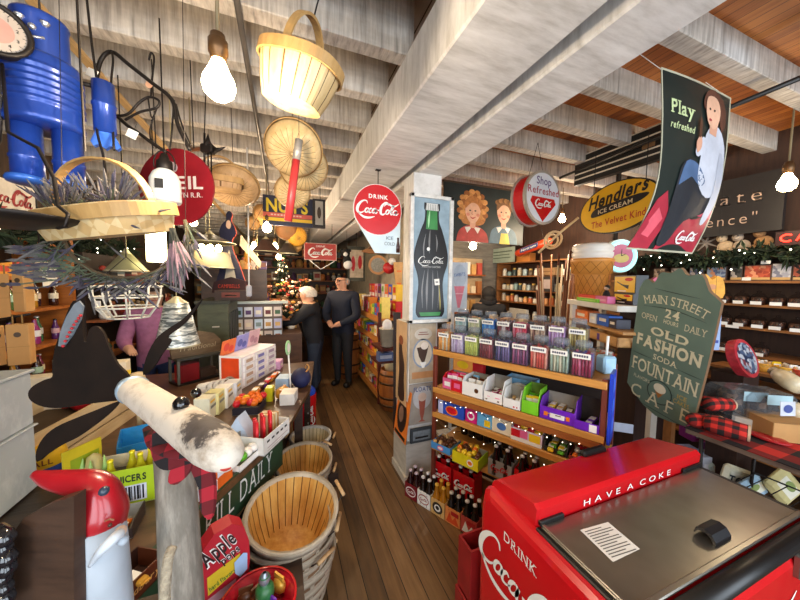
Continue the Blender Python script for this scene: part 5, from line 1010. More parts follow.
# ---- dark wooden stand with curved end board
t=thing('display_stand','dark brown wooden stand with curved end board at lower left corner','stand')
DW=wood('2a1c14','4e382a',(3,3,16),.45,.15,None,'dark_stained_wood')
M=camplane(40,560,.52); b=B(); b.T=M; q=[LP(M,*p) for p in ((74,496),(74,640),(-4,660),(4,600),(9,560),(15,530),(24,518),(40,509),(58,501))]; b.prism(q,0,.02,DW); b.done('end_board',t)
b=B(); b.bb(-.75,.6,.87,-.27,.86,.9,DW); b.done('shelf_board',t)
for xx,yy in ((-.72,.63),(-.3,.63),(-.72,.83),(-.3,.83)): b=B(); b.bb(xx-.02,yy-.02,0,xx+.02,yy+.02,.87,DW); b.done('leg',t)
b=B(); 
for i in range(7): b.tube(cr([D(-6+rnd.uniform(0,4),530+i*10,.5),D(4+rnd.uniform(-2,4),538+i*10,.49),D(-2,548+i*10,.5)],4),.012,mat('15151a',.15,0,.2,9,None,.5),6)
o=b.done('black_plastic_bag'); tag(o,'crumpled shiny black plastic bag at the lower left edge','bag')
# ---- white wooden crates on a slatted shelf
WC=wood('c2cccc','eef2f0',(5,5,3),.6,.15,'c2cacb','white_paint'); 
for z0,z1,l in ((1.145,1.345,'white painted wooden chest with worn lid, upper of the two at left edge'),(.905,1.143,'white painted wooden chest, lower of the two at left edge')):
    t=thing('wooden_chest',l,'chest',(-1.1,1.18,z0)); h=z1-z0
    b=B(); b.bb(-.25,-.29,0,.25,.29,h*.94 if z0>1 else h*.98,WC,.005); b.done('chest_body',t)
    b=B(); b.bb(-.26,-.3,h*.94 if z0>1 else h*.97,.258,.298,h,WC,.004); b.done('lid',t)
    if z0>1: b=B(); b.tube([(.251,.02+.035*math.cos(R(a)),h*.4+.03*math.sin(R(a))) for a in range(0,360,30)],.002,mat('8a9496',.6),4,closed=True); b.done('painted_ring',t)
SL=planks(['1c140e','2f231a','3a2c20'],.04,1,.4,'0a0604',(2,30,30),'dark_slats')
t=thing('slatted_shelf','dark slatted shelf under the white chests at the left edge','shelf'); b=B(); b.bb(-1.5,.88,.87,-.6,1.52,.9,SL); b.done('shelf_board',t)
for xx,yy in ((-1.45,.9),(-.64,.9),(-1.45,1.47),(-.64,1.47)): b=B(); b.bb(xx-.02,yy-.02,0,xx+.02,yy+.02,.87,DW); b.done('leg',t)
for i in range(5): 
    M=T3((-1.25+i*.09,1.14+rnd.uniform(-.05,.05),1.347))@RZ(rnd.uniform(-.3,.3)); carton('flat cream packet lying on the white chest lid',M,.08,.12,.012,CREAM,None,'cream packets on the chest lid','packet','flat_packet')
# ---- display table
TP=[(-.56,.92),(-.29,1.3),(-.0,1.8),(.2,2.5),(.3,3.3),(-1.55,3.3),(-1.55,1.56),(-.6,1.56)]
t=thing('display_table','long angled wooden display table covered with sweets left of the aisle','table')
b=B(); 
def slab(b,P,z0,z1,mt):
    n=len(P); vs_=[(x,y,z) for z in (z0,z1) for x,y in P]; b.add(vs_,[tuple(range(n))[::-1],tuple(range(n,2*n))]+[(i,(i+1)%n,n+(i+1)%n,n+i) for i in range(n)],mt)
slab(b,TP,.77,.8,wood('3a2617','6a4a30',(3,12,12),.4,.1,None,'table_top')); b.done('table_top',t)
b=B(); slab(b,[(-.75,1.02),(-.5,1.35),(-.26,1.85),(-.1,2.5),(.05,3.25),(-1.5,3.25),(-1.5,1.6),(-.75,1.56)],.05,.77,mat('1a1412',.8,0,.2)); b.done('skirt_panel',t)
for x,y in ((-.52,1.02),(.1,2.4),(.22,3.2),(-1.48,3.25),(-1.48,1.62)): b=B(); b.bb(x-.03,y-.03,0,x+.03,y+.03,.77,DW); b.done('leg',t)
E1=N(V((.29,.5,0))); E2=N(V((.22,.97,0)))
# green board along the table edge
p0=V((-.45,1.085,.615)); M=fr(p0+V((.02,-.012,0)),E1,UP); L=.83
t=thing('green_board','dark green board with white lettering along the table edge behind the baskets','sign',M=M)
b=B(); b.bb(0,0,0,L,.014,.19,mat('1f3d26',.5,0,.12)); b.done('board',t); xa=LP(M,205,525)[0]; xb=LP(M,271,462)[0]
b=B(); b.text('RILL DAILY',(xa+xb)/2,.045,.1,mat('d8dcd8',.5),'c',-.002,-.008,.05,gap=.2,fit=xb-xa,serif=True); b.done('lettering',t)
# ---- bushel baskets
BARK=wood('64472e','92704e',(14,14,2.5),.7,.2,'7c5c40','weathered_splint'); BAND=wood('8f7f68','cbbda6',(4,4,20),.7,.2,None,'grey_hoop'); INS=wood('b87a30','e6b868',(14,14,2),.5,.1,'d29c4c','honey_splint'); WSH=wood('a8a49c','d8d4cc',(14,14,3),.7,.15,None,'whitewashed_splint')
def bushel(label,M,r0=.145,r1=.21,h=.27,out=BARK,inn=INS,bnd=BAND,group=None):
    t=thing('bushel_basket',label,'basket',M=M,group=group); n=28
    b=B(); b.lathe([(0,0),(r0,0),(r0+(r1-r0)*.5,h*.45),(r1-.004,h)],out,n); b.lathe([(r1-.012,h),(r0+(r1-r0)*.5-.008,h*.45),(r0-.01,.012),(0,.012)],inn,n)
    for i in range(n):
        if i%2: a=2*PI*i/n; b.add([((r+.0015)*math.cos(a+s*.055),(r+.0015)*math.sin(a+s*.055),z) for s in (-1,1) for r,z in ((r0,0.005),(r0+(r1-r0)*.5+.001,h*.45),(r1-.004,h))],[(0,3,4,1),(1,4,5,2)],BAND)
    dk=mat('6a4218',.7)
    for i in range(n): a=2*PI*i/n; b.add([((r-.0015)*math.cos(a+s*.012),(r-.0015)*math.sin(a+s*.012),z) for s in (-1,1) for r,z in ((r0-.01,.014),(r0+(r1-r0)*.5-.008,h*.45),(r1-.0125,h*.98))],[(1,4,3,0),(2,5,4,1)],dk)
    b.done('stave_body',t)
    b=B()
    for z,w in ((h*.97,.035),(h*.5,.03)):
        r=r0+(r1-r0)*(z/h); b.lathe([(r+.001,z-w/2),(r+.006,z-w/2),(r+.008,z+w/2),(r+.0,z+w/2)],bnd,n)
    z=h; b.lathe([(r1-.016,z-.03),(r1-.012,z+.004),(r1+.008,z+.004)],bnd,n); b.done('hoop_band',t)
    for s in (0,1):
        a=R(-20+180*s); c_,s_=math.cos(a),math.sin(a); r=r1+.012
        b=B(); b.tube(cr([((r-.008)*math.cos(a+k)+u*c_,(r-.008)*math.sin(a+k)+u*s_,z) for k,u,z in ((-.25,0,h*.9),(-.22,.02,h*.98),(-.15,.034,h*1.02),(.15,.034,h*1.02),(.22,.02,h*.98),(.25,0,h*.9))],3),.0025,IRON,5)
        b.cyl(((r+.026)*math.cos(a-.2),(r+.026)*math.sin(a-.2),h*1.02),((r+.026)*math.cos(a+.2),(r+.026)*math.sin(a+.2),h*1.02),.009,wood('b08858','d8b484',(10,10,10),.6),n=8); b.done('bail_handle',t)
    return t
top=D(287,497,1.45); NB=6
for i in range(NB):
    k=i/(NB-1); z=.0+i*(top.z-.27)/(NB-1); tl=R(13)*k**2
    M=T3((top.x-.0+.02*(1-k)+(.01 if i%2 else -.008),top.y-.04*k+.02,z+.0))@Matrix.Rotation(tl,4,N(V((1,.25,0))))@RZ(R(35*i+40))
    bushel('top bushel basket of the tall stack, tilted open towards the aisle' if i==NB-1 else f'weathered bushel basket nested {ORD[NB-1-i]} from the top of the tall stack',M,.14,.2,.27)
c=D(304,461,2.05); bushel('bushel basket with bright wood inside, right behind the tall stack',T3((c.x,c.y+.05,c.z-.25))@Matrix.Rotation(R(8),4,'X')@RZ(1),.13,.185,.25,INS)
bushel('lower bushel basket nested under the bright one behind the tall stack',T3((c.x,c.y+.05,c.z-.33)),.13,.185,.25)
c=D(311,438,2.5); bushel('small whitewashed bushel basket on the floor, farthest of the aisle baskets',T3((c.x,c.y+.04,max(0,c.z-.24))),.115,.165,.24,WSH,mat('d8c8a0',.7),WSH)
b=B(); b.bb(-.2,-.2,0,.2,.2,max(.02,c.z-.245),DW); o=b.done('low_crate'); o.location=(c.x,c.y+.04,0); tag(o,'low dark crate under the whitewashed basket','crate')
c2=D(304,461,2.05); b=B(); b.bb(-.2,-.2,0,.2,.2,max(.02,c2.z-.335),DW); o=b.done('low_crate'); o.location=(c2.x,c2.y+.05,0); tag(o,'low dark crate under the bright wood baskets','crate')
# ---- candy pop box and red bowl in front of the stack
M=fr(D(203,600,1.02),D(252,560,1.12)-D(203,600,1.02),UP); q=[LP(M,*p) for p in ((203,551),(214,535),(232,524),(244,527),(249,540),(250,558),(247,590),(203,640))]
t=thing('candy_box','red candy box with yellow stripe and white edged lettering, behind the red bowl','candy box',M=M)
b=B(); b.prism(q,0,.06,mat('b8202e',.4,0,.06)); b.done('box_body',t)
b=B(); qq=lambda *P:[LP(M,*p) for p in P]; b.flat(qq((207,578),(240,553),(241,566),(208,596)),-.001,mat('d8b62a',.4)); b.flat(qq((207,600),(236,578),(236,585),(207,610)),-.001,mat('c89098',.4))
bl=mat('2a1512',.5); 
def tx(s,p,e,h,mt,y=-.003,bold=.05):
    a=LP(M,*p); c_=LP(M,*e); ro=math.atan2(c_[1]-a[1],c_[0]-a[0]); b.text(s,(a[0]+c_[0])/2,(a[1]+c_[1])/2,h,mt,'c',y,bold,0,rot=ro,fit=math.hypot(c_[0]-a[0],c_[1]-a[1]))
tx('Apple',(206,568),(237,540),.06,WHITE,-.002,.09); tx('Apple',(206,568),(237,540),.06,bl,-.003,.02); tx('pops',(223,564),(240,549),.028,WHITE,-.0035,.08); tx('pops',(223,564),(240,549),.028,bl,-.004,.02); tx('hard flavory',(210,591),(236,570),.016,mat('4a7a2a',.5),-.003,.02); b.flat(qq((234,562),(243,552),(247,552),(247,568),(240,576),(235,573)),-.004,mat('a8c4e8',.4)); b.done('printed_front',t)
c=D(258,603,1.0); t=thing('red_bowl','shiny red foil bowl of wrapped treats, bottom edge below the basket stack','bowl',T3((c.x,c.y,c.z-.07)).to_translation())
b=B(); b.lathe([(0,0),(.07,0),(.095,.03),(.118,.075),(.121,.075),(.098,.028),(.07,.006),(0,.006)],mat('b01226',.2,.3,.3,40,'red_foil',.3),28); b.done('foil_bowl',t)
b=B(); b.lathe([(.118,.072),(.123,.074),(.123,.08),(.116,.08)],RED,28); b.done('rim',t)
fillbox(T3((c.x,c.y,c.z-.06)),.16,.15,.0,9,['magenta','red','purple','brown','gold'],'bag','wrapped treat in the shiny red bowl','treats in the red bowl',.9,.6)
b=B(); b.lathe([(0,0),(.02,.008),(.03,.03),(.03,.055),(.022,.07),(.012,.075),(.016,.1),(0,.095)],mat('2f6a3a',.4,0,.25,60),14,(0,0,0)); b.lathe([(.014,.074),(.02,.09),(.006,.112)],mat('8f98a0',.3,.6),10); o=b.done('green_ornament'); o.location=(c.x+.02,c.y+.02,c.z-.03); tag(o,'green glass ornament with silver cap in the red bowl','ornament')
z=c.z-.075; b=B(); b.bb(-.3,.92,0,.06,1.25,z,DW); o=b.done('low_crate'); tag(o,'dark crate under the red bowl and candy pop box','crate')
# ---- goods on the table
def TB(px,py,e=E1,z=.8): p=PZ(px,py,z); return fr((p.x,p.y,z+.001),e,UP)
def at(px,py,z=.8,a=0): p=PZ(px,py,z); return T3((p.x,p.y,z+.001))@RZ(a)
e0=N(V((1,.05,0)))
LIME=mat('a9c41c',.45,0,.06); 
M=TB(127,498,e0); M=fr((-.61,1.47,.801),e0,UP)
t=tray('lime green box of small bottles with barcode and yellow header, on the display table',M,.25,.14,.145,LIME,LIME,CREAM,None,None,None,.145)
b=B(); b.text('PICKLE JUICERS',0,.095,.026,mat('22301a',.5),'c',-.072,.03,fit=.2); b.done('lettering',t)
b=B(); b.rect(-.08,.015,.1,.08,-.0715,mat('c8ccd8',.5)); 
for i in range(20): b.rect(-.075+i*.0085,.02,-.075+i*.0085+.003+.002*(i%3),.075,-.0722,BLACK)
b.done('barcode',t); b=B(); b.T=T3((-.11,0,.1))@RZ(R(55)); b.bb(-.06,-.003,0,.06,.003,.14,mat('c8b41e',.5)); b.rect(-.04,.04,.05,.1,-.004,mat('8a9a1c',.5)); b.done('header_card',t)
for x,y in ((.03,.02),(.065,-.01),(-.02,-.03),(.09,.02)):
    bt_=bottle(M@T3((x,y,.035)),'small lime juice bottle with yellow cap in the lime green box','bottles in the lime green box','b8b020','e8d820',.14,None,'juice_bottle')
t=thing('pickle_plush','small pale green corn shaped figure leaning in the lime green box','figure',M=M@T3((-.075,-.01,.1))); b=B(); b.lathe([(0,0),(.02,.01),(.026,.05),(.02,.09),(0,.105)],mat('b8a86a',.6),12); b.done('body',t); b=B()
for a in range(4): b.tube([(.02*math.cos(a*1.6),.02*math.sin(a*1.6),.0,.008),(.034*math.cos(a*1.6),.034*math.sin(a*1.6),.05,.009),(.03*math.cos(a*1.6),.03*math.sin(a*1.6),.09,.002)],.008,mat('9abf6a',.6),6)
b.done('leaf_husk',t)
BL=mat('1a7fc4',.4,0,.05); tray('bright blue open box with white paper inside behind the lime box',fr((-.63,1.82,.801),N(V((.95,.3,0))),UP),.24,.2,.11,BL,BL,mat('2a8fd0',.4),None,None,None,.1)
b=B(); b.bb(-.09,-.05,0,.09,.06,.03,PAPER); o=b.done('folded_paper'); o.matrix_world=fr((-.6,1.8,.806),N(V((.95,.3,0))),UP); tag(o,'folded white paper lying in the bright blue box','paper')
PINE=wood('c8a878','e6d0a4',(2,14,14),.6,.1,None,'pine_slats'); M=fr((-.98,1.62,.801),N(V((.12,.9,0))),UP); t=thing('pine_crate','pale pine slatted crate with a green cactus picture behind the moose antlers','crate',M=M)
for z in (.0,.075,.15): b=B(); b.bb(0,0,z,.85,.012,z+.065,PINE); b.bb(0,.3,z,.85,.312,z+.065,PINE); b.bb(0,.012,z,.012,.3,z+.065,PINE); b.bb(.838,.012,z,.85,.3,z+.065,PINE); b.done('side_slat',t)
b=B(); b.bb(.012,.012,0,.838,.3,.01,PINE); b.done('base_board',t); b=B(); cg=mat('4a7a34',.6); b.ribbon([(.12,.02,.02),(.125,.1,.022),(.13,.17,.016)],-.002,cg); b.ribbon([(.125,.06,.014),(.18,.07,.015),(.19,.12,.014)],-.002,cg); b.ribbon([(.122,.08,.014),(.08,.09,.014),(.075,.12,.012)],-.002,cg); b.done('painted_cactus',t)
for i,(x,y,c_) in enumerate(((.45,.1,'red'),(.55,.2,'red'),(.62,.08,'orange'),(.7,.18,'orange'),(.76,.08,'yellow'),(.5,.15,'brown'))):
    piece(M@T3((x,y,.16)),c_,'bag','loose colourful bag of sweets heaped on the pine crate','bags on the pine crate',1.6,rnd.uniform(0,3))
b=B(); b.bb(.02,.02,.012,.83,.29,.158,mat('4a3a28',.8)); o=b.done('packing_filler'); o.matrix_world=M; tag(o,'brown packing filling the pine crate under the sweets','packing',None,'stuff')
t=thing('wooden_handle_tool','pale wooden handled scoop standing behind the blue box','scoop',M=fr((-.74,2.0,.8),(1,0,0),V((.15,0,1)))); b=B(); b.tube([(0,0,0,.012),(0,0,.25,.014),(0,0,.32,.02)],.012,PINE,10); b.done('handle',t); b=B(); b.lathe([(0,.3),(.03,.32),(.034,.36),(0,.37)],PINE,12); b.done('scoop_end',t)
tray('dark brown open tray with small red sweets under the lime box edge',fr((-.57,1.27,.801),e0,UP),.17,.12,.05,mat('2a1a14',.5),None,None,None,None,None,.035); fillbox(fr((-.57,1.27,.81),e0,UP),.14,.1,0,5,['red','orange','brown'],'bar','small bar in the dark brown tray','bars in the dark brown tray',.7)
M=fr((-.42,1.0,.801),E1,UP); tray('brown chocolate bar box with gold lettering beside the gnome',M,.16,.1,.06,mat('5a2c18',.4),None,mat('3a1c10',.6),None,('Cadbury',mat('d8a860',.4)),None,.06); fillbox(M@T3((0,0,.03)),.14,.08,0,4,['gold','brown'],'bar','caramel chocolate bar in the brown box','bars in the brown box',.8)
carton('small white price card in front of the brown chocolate box',fr((-.47,.935,.801),E1,UP),.04,.004,.06,mat('a8bcd0',.5))
t=thing('yellow_tub','yellow round tub lettered ALL with blue base, behind the red hat','tub',(-.96,1.7,.8)); b=B(); b.lathe([(0,.0),(.06,0),(.063,.08)],mat('2a4a9a',.4),22); b.done('blue_base',t); b=B(); b.lathe([(.063,.08),(.07,.11),(.063,.145),(.045,.165),(0,.17)],YEL,22); b.done('yellow_top',t)
b=B(); b.T=RZ(R(25)); b.text('ALL',0,.1,.022,mat('7a3a14',.5),'c',-.073,.02); b.done('lettering',t)
t=thing('white_carton','white box with red diamond mark behind the lower antler','box',M=fr((-1.1,2.15,.801),(1,-.1,0),UP)); b=B(); b.bb(-.2,0,0,.12,.25,.26,mat('e8e0d0',.5)); b.done('box_body',t); b=B(); b.flat([(-.06,.13),(0,.2),(.06,.13),(0,.06)],-.001,RED); b.rect(-.025,.115,.025,.145,-.002,WHITE); b.flat(el(-.14,.12,.03,.08),-.001,RED2); b.flat(el(-.14,.06,.03,.04),-.002,mat('2a3a6a',.5)); b.done('printed_mark',t)
for (px,py,w,h,d),l in (((46,400,.14,.5,1.68),'tall plain white box standing left of the moose antler'),((115,375,.14,.33,2.0),'tall white box with pale print standing behind the moose antler')):
    p=D(px,py,d); M=fr((p.x,p.y,.8),(1,.15,0),UP); t=carton(l,M,w,.1,p.z-.8+h*.28,mat('e6dcc4',.5),bands((.2,.55,.85,.62,mat('c8b8d0',.5)),(.2,.68,.8,.72,mat('d0c0a0',.5)),(.25,.8,.7,.9,mat('d8c8d8',.5))) if px>100 else None)
# middle of the table
M=fr((-.66,2.95,.8),N(V((.8,.6,0))),UP)@Matrix.Scale(.85,4); t=thing('glass_case','small black framed glass case with a red card under the wooden plaque','case',M=M)
b=B(); b.bb(-.2,0,0,.2,.2,.02,BLACK); b.bb(-.2,0,.24,.2,.2,.26,mat('3a3a34',.5)); 
for x in (-.19,.19): b.bb(x-.01,0,.02,x+.01,.02,.24,mat('6a6a60',.4)); b.bb(x-.01,.18,.02,x+.01,.2,.24,mat('6a6a60',.4))
b.done('frame',t); b=B(); b.bb(-.18,.03,.02,-.0,.12,.19,RED2); b.bb(.02,.05,.02,.17,.15,.1,mat('5a4030',.5)); b.done('inner_card',t); b=B(); b.bb(-.18,.005,.02,.18,.007,.24,GLASS); b.done('glass_pane',t)
q=el(0,0,.2,.1,16,0,180); t=thing('wooden_plaque','rustic dark wooden plaque with carved lettering on the black glass case','plaque',M=M@T3((0,.06,.262))); b=B(); b.prism([(-.22,0),(.22,0),(.23,.12),(.16,.2),(.02,.24),(-.14,.19),(-.23,.08)],0,.025,wood('4a3a28','7a6448',(3,14,14),.7,.3)); b.done('slab',t); b=B(); b.text('Traditional',0,.06,.05,mat('a89878',.6),'c',-.002,.0,.2,fit=.34); b.done('carving',t)
for i in range(4):
    p=PZ(200+i*6,394-i*1.5,.8); t=thing('white_mug',f'white mug lying in the row by the glass case, {ORD[i]} from left','mug',M=T3((p.x,p.y,.84))@RZ(R(60))@Matrix.Rotation(R(80),4,'X')); b=B(); b.lathe([(0,0),(.038,0),(.04,.01),(.04,.085),(.036,.085),(.036,.01),(0,.008)],WHITE,16); b.done('mug_body',t); b=B(); b.tube([(.04+.025*math.sin(R(a)),0,.045+.025*math.cos(R(a))) for a in range(0,181,20)],.005,WHITE,6); b.done('handle',t)
for i,(c_,l) in enumerate((('f0ecd0','cream'),('e8e0a0','pale yellow'),('f2f0e8','white'),('d8d8dc','light grey'))):
    p=PZ(206+i*9,418-i*6,.8); carton(f'{l} printed card box standing in the row behind the moose head',fr((p.x,p.y,.801),E2,UP),.1,.09,.14,mat(c_,.5),bands((.15,.5,.85,.62,mat('8a8a80',.5)),(.1,.75,.7,.85,YEL)))
p=PZ(250,410,.8); tray('clear low tray heaped with orange and red wrapped candies',fr((p.x,p.y,.801),E2,UP),.17,.16,.05,mat('2a2430',.5),None,None,None,None,None,.05); fillbox(fr((p.x,p.y,.83),E2,UP),.16,.15,.02,16,['orange','red','orange','yellow'],'ball','orange wrapped candy heaped in the dark low tray','candies in the dark low tray',1.6,.6)
# drawer display box
M=fr((-.2,2.86,.8),N(V((.45,.89,0))),UP)@Matrix.Scale(1.15,4); t=thing('drawer_display','white card display of tiny drawers with orange end panel and picture header','display box',M=M)
b=B(); b.bb(-.22,0,0,.24,.16,.22,mat('e6e0e4',.5)); b.done('case',t); b=B(); b.T=T3((-.222,.0,0))@RZ(R(-90)); b.bb(-.16,-.004,.0,0,.0,.23,WHITE); b.rect(-.145,.015,-.015,.215,-.005,mat('e0481c',.4)); b.flat(el(-.08,.05,.045,.04),-.006,mat('a89888',.5)); b.flat(el(-.08,.05,.03,.025),-.007,mat('5a4a40',.5)); b.done('orange_end_panel',t)
for i,c_ in enumerate(('c8a890','8a88c8','b8a0b8')):
    for j in range(4): b=B(); b.bb(-.2+i*.15,-.008,.015+j*.05,-.07+i*.15,.0,.055+j*.05,mat('f0ecec',.5)); b.rect(-.18+i*.15,.022+j*.05,-.1+i*.15,.045+j*.05,-.009,mat(c_,.5)); b.done('tiny_drawer',t)
for i,(c_,d_) in enumerate((('e8743c','d83c2c'),('9a98d8','5a60b0'),('e0b8c0','b88898'))):
    b=B(); b.T=T3((-.22+i*.155,.16,.22))@Matrix.Rotation(R(12),4,'X'); b.bb(0,-.004,0,.15,0,.11+i*.012,mat(c_,.5)); b.flat(el(.05,.06,.03,.03),-.005,mat(d_,.5)); b.flat(el(.105,.04,.028,.025),-.005,mat(d_,.5)); b.done('header_card',t)
for i in range(9):
    p=PZ(252+i*3.2,396-i*2.6,.8); piece(fr((p.x,p.y,.801+.012*(i%2)),E2,UP),['red','gold','orange','brown','purple'][i%5],'bar','flat bar in the row before the drawer display','bars before the drawer display',1.25,1.57)
p=PZ(270,400,.8); carton('yellow green small box standing upright on the table middle',fr((p.x,p.y,.801),E2,UP),.07,.05,.1,mat('c8c020',.4),bands((.2,.3,.8,.6,mat('6a7a1a',.5))))
p=PZ(283,398,.8); t=thing('snack_bag','gold and orange snack bag lying near the aisle edge','bag',M=fr((p.x,p.y,.81),E2,UP)); b=B(); b.ball((0,0,.03),.075,mat('d89a3a',.35,.1,.2,20),12,(1,.7,.6)); b.done('bag_body',t); b=B(); b.box((0,0,.06),(.12,.02,.02),mat('b8702a',.4)); b.done('top_seal',t)
for (px,py,w,d,h,c_),l in (((284,386,.14,.1,.08,'a8c4e0'),'light blue gift box on the table by the aisle'),((277,368,.12,.09,.08,'e0a8d0'),'pink gift box behind the light blue one'),((289,402,.13,.1,.08,'e0dcd4'),'white packet box at the table edge above the bin')):
    p=PZ(px,py,.8); carton(l,fr((p.x,p.y,.801),E2,UP),w,d,h,mat(c_,.5),bands((.25,.3,.8,.6,WHITE)))
p=PZ(291,394,.8); t=thing('sign_stick','round green card on a tall white stick beside the gift boxes','card on stick',M=fr((p.x,p.y,.8),V((.3,.95,0)),N(V((-.1,-.15,1))))); b=B(); b.cyl((0,0,0),(0,0,.34),.006,WHITE,n=8); b.done('white_stick',t); b=B(); b.prism(el(0,.36,.055,.055,20),-.004,.004,mat('a8d8a0',.5)); b.flat(el(0,.36,.035,.035,16),-.005,WHITE); b.done('round_card',t)
p=PZ(301,386,.8); t=thing('navy_bag','dark navy cloth bag slumped at the far end of the table','bag',(p.x,p.y,.8)); b=B(); b.ball((0,0,.07),.1,mat('161c48',.7,0,.2),14,(.8,1,.8)); b.done('bag_body',t); b=B(); b.tube(cr([(.03,-.04,.12),(.06,-.05,.16),(.05,.02,.17),(.03,.04,.12)],4),.006,mat('b8884a',.6),6); b.done('handle',t)
# near edge trays
M=TB(262,447,E1); M=fr((-.11,1.72,.801),E1,UP); t=tray('white card tray with punched slots at the table edge above the baskets',M,.24,.17,.09,mat('dcdad4',.5),None,None,None,None,bands(*[(.1+.17*i,.62,.2+.17*i,.74,BLACK) for i in range(5)],(.1,.3,.9,.36,mat('b8a8a8',.5)),(.1,.15,.7,.2,mat('b8b0a8',.5))),.09)
for i in range(8): piece(M@T3((-.07+.02*i-.01,-.02+.02*(i%3),.0)),'red','stick','red candy stick standing in the white slotted tray','sticks in the white slotted tray',1.5,0)
for i in range(4): carton('tan printed card standing in the white slotted tray',M@T3((.06+.016*i,.02,.005)),.012,.09,.12,mat(['d8c090','c8a060','e0d0b0','b88a50'][i],.5),None,'cards in the slotted tray','card','printed_card')
p=V((-.26,1.72,.8)); t=thing('folded_card','pale blue folded card tent standing behind the moose nose','card',M=fr((p.x,p.y,.801),N(V((.8,-.3,0))),UP)); b=B(); gc=mat('b8c8dc',.5); b.prism([(-.07,0),(.07,0),(.03,.16)],0,.005,gc); b.done('front_leaf',t); b=B(); b.prism([(.03,.16),(.07,0),(.11,.02)],.0,.09,gc); b.done('rear_leaf',t)
M=fr((-.2,1.56,.801),E1,UP); fillbox(M,.12,.08,.03,7,['green','white','green'],'ball','small green wrapped mint by the moose nose','green mints by the moose nose',1.5,.6); tray('small white tray under the green mints',M,.14,.1,.03,WHITE,None,None,None,None,None,.03)
carton('small orange and white box under the moose nose',fr((-.265,1.43,.801),E1,UP),.09,.06,.09,mat('d8601c',.4),bands((0,.6,1,1,mat('d8dce8',.4))))
carton('small white packet on the table edge below the moose nose',fr((-.3,1.36,.801),E1,UP),.07,.05,.05,mat('c8c8d0',.4),bands((.2,.3,.8,.7,p_ if False else mat('b88850',.5))))
b=B(); b.lathe([(.0,.0),(.075,0),(.08,.008),(.075,.016),(0,.016)],wood('8a5a28','c89048',(10,10,10),.5),26); o=b.done('round_wood_lid'); o.matrix_world=M=fr(D(268,452,1.68),E1,UP)@Matrix.Rotation(R(80),4,'X'); tag(o,'round printed wooden lid leaning on the green board','lid')
# soda bin on the aisle floor
c=PZ(303,428,0); c=V((.2,3.3,0)); t=thing('soda_bin','red soda barrel bin with blue bag liner on the aisle floor','bin',c); b=B(); b.lathe([(0,0),(.105,0),(.12,.01),(.125,.45),(.12,.46),(.11,.45),(.1,.05),(0,.05)],RED,22); b.done('bin_body',t); b=B(); b.T=RZ(R(30)); b.logo(0,.25,.22,WHITE,-.127,R(90),1.3,3); b.done('lettering',t); b=B(); b.ball((0,0,.47),.12,mat('1e4ec8',.25,0,.2,20),12,(1,1,.7)); b.box((.02,-.06,.55),(.09,.01,.07),mat('a8c8f0',.4)); b.done('blue_liner',t)
# ================================================================ right wall shelves
SHB=wood('7a4a26','a8703c',(14,2,14),.5,.1,None,'brown_shelf'); BEAD=wood('24140e','3e261a',(20,20,2),.6,.1,None,'dark_bead_board')
def wallshelf(label,ya,yb,zs,top,dep=.28,XF=3.5,low=0.0):
    t=thing('shelf_unit',label,'shelf',(XF,0,0)); b=B(); b.bb(dep,ya,low,dep+.015,yb,top,BEAD); b.done('back_panel',t)
    for z in zs: b=B(); b.bb(0,ya,z-.018,dep,yb,z,SHB); b.done('shelf',t)
    for y in (ya,yb): b=B(); b.bb(0,y-.012,low,dep,y+.012,top,SHB); b.done('side_panel',t)
    return t
wallshelf('brown chocolate shop shelves along the right wall under the garland',.15,2.35,(.3,.6,.87,1.12,1.34,1.525,1.715),1.9)
wallshelf('dark shelves of jars and tins on the rear part of the right wall',2.75,4.3,(.4,.8,1.1,1.36,1.55,1.78,2.0),2.0,.28)
# dome jars of chocolates
jr=thing('chocolate_jar','x','jar'); b=B(); b.lathe([(0,.0),(.04,0),(.046,.015),(.046,.06),(.03,.085),(.012,.092),(.012,.1),(.016,.106),(0,.112)],glass('f4f2f0',name='jar_glass',op=.04,mx=.22),14); b.done('glass_jar',jr); b=B(); b.lathe([(0,.003),(.038,.003),(.042,.02),(.04,.055),(0,.06)],speckle(['2a1710','4a2a1a','1c100c','6a4028'],120,.5,'dark_chocolates'),12); b.done('chocolates',jr); b=B(); b.T=RZ(R(-90)); b.bb(-.03,-.054,.0,.03,-.051,.026,PAPER); b.done('paper_label',jr)
for r_,(z,rw) in enumerate(((1.525,'second'),(1.34,'third'))):
    for i,px in enumerate((707,724,741,758,777,797,815,835)): 
        y=PX(px,300 if r_==0 else 325,3.53).y; inst(jr,T3((3.54,y,z+.001)).to_translation(),rnd.uniform(-.2,.2),f'glass jar of dark chocolates, {ORD[i]} from left on the {rw} chocolate shelf')
for i,px in enumerate((706,723,742,761)): inst(jr,V((3.54,PX(px,345,3.53).y,1.121)),0,f'glass jar of chocolates, {ORD[i]} from left on the fourth chocolate shelf')
drop(jr)
b=B(); b.bb(3.488,PX(732,326,3.49).y-.04,1.322,3.492,PX(732,326,3.49).y+.04,1.345,PAPER); o=b.done('shelf_label'); tag(o,'white label strip on the edge of the third chocolate shelf','label')
RX=R(-90)
def onshelf(px,z,X=3.56): return fr((X,PX(px,280,X).y,z+.001),(0,-1,0),UP)
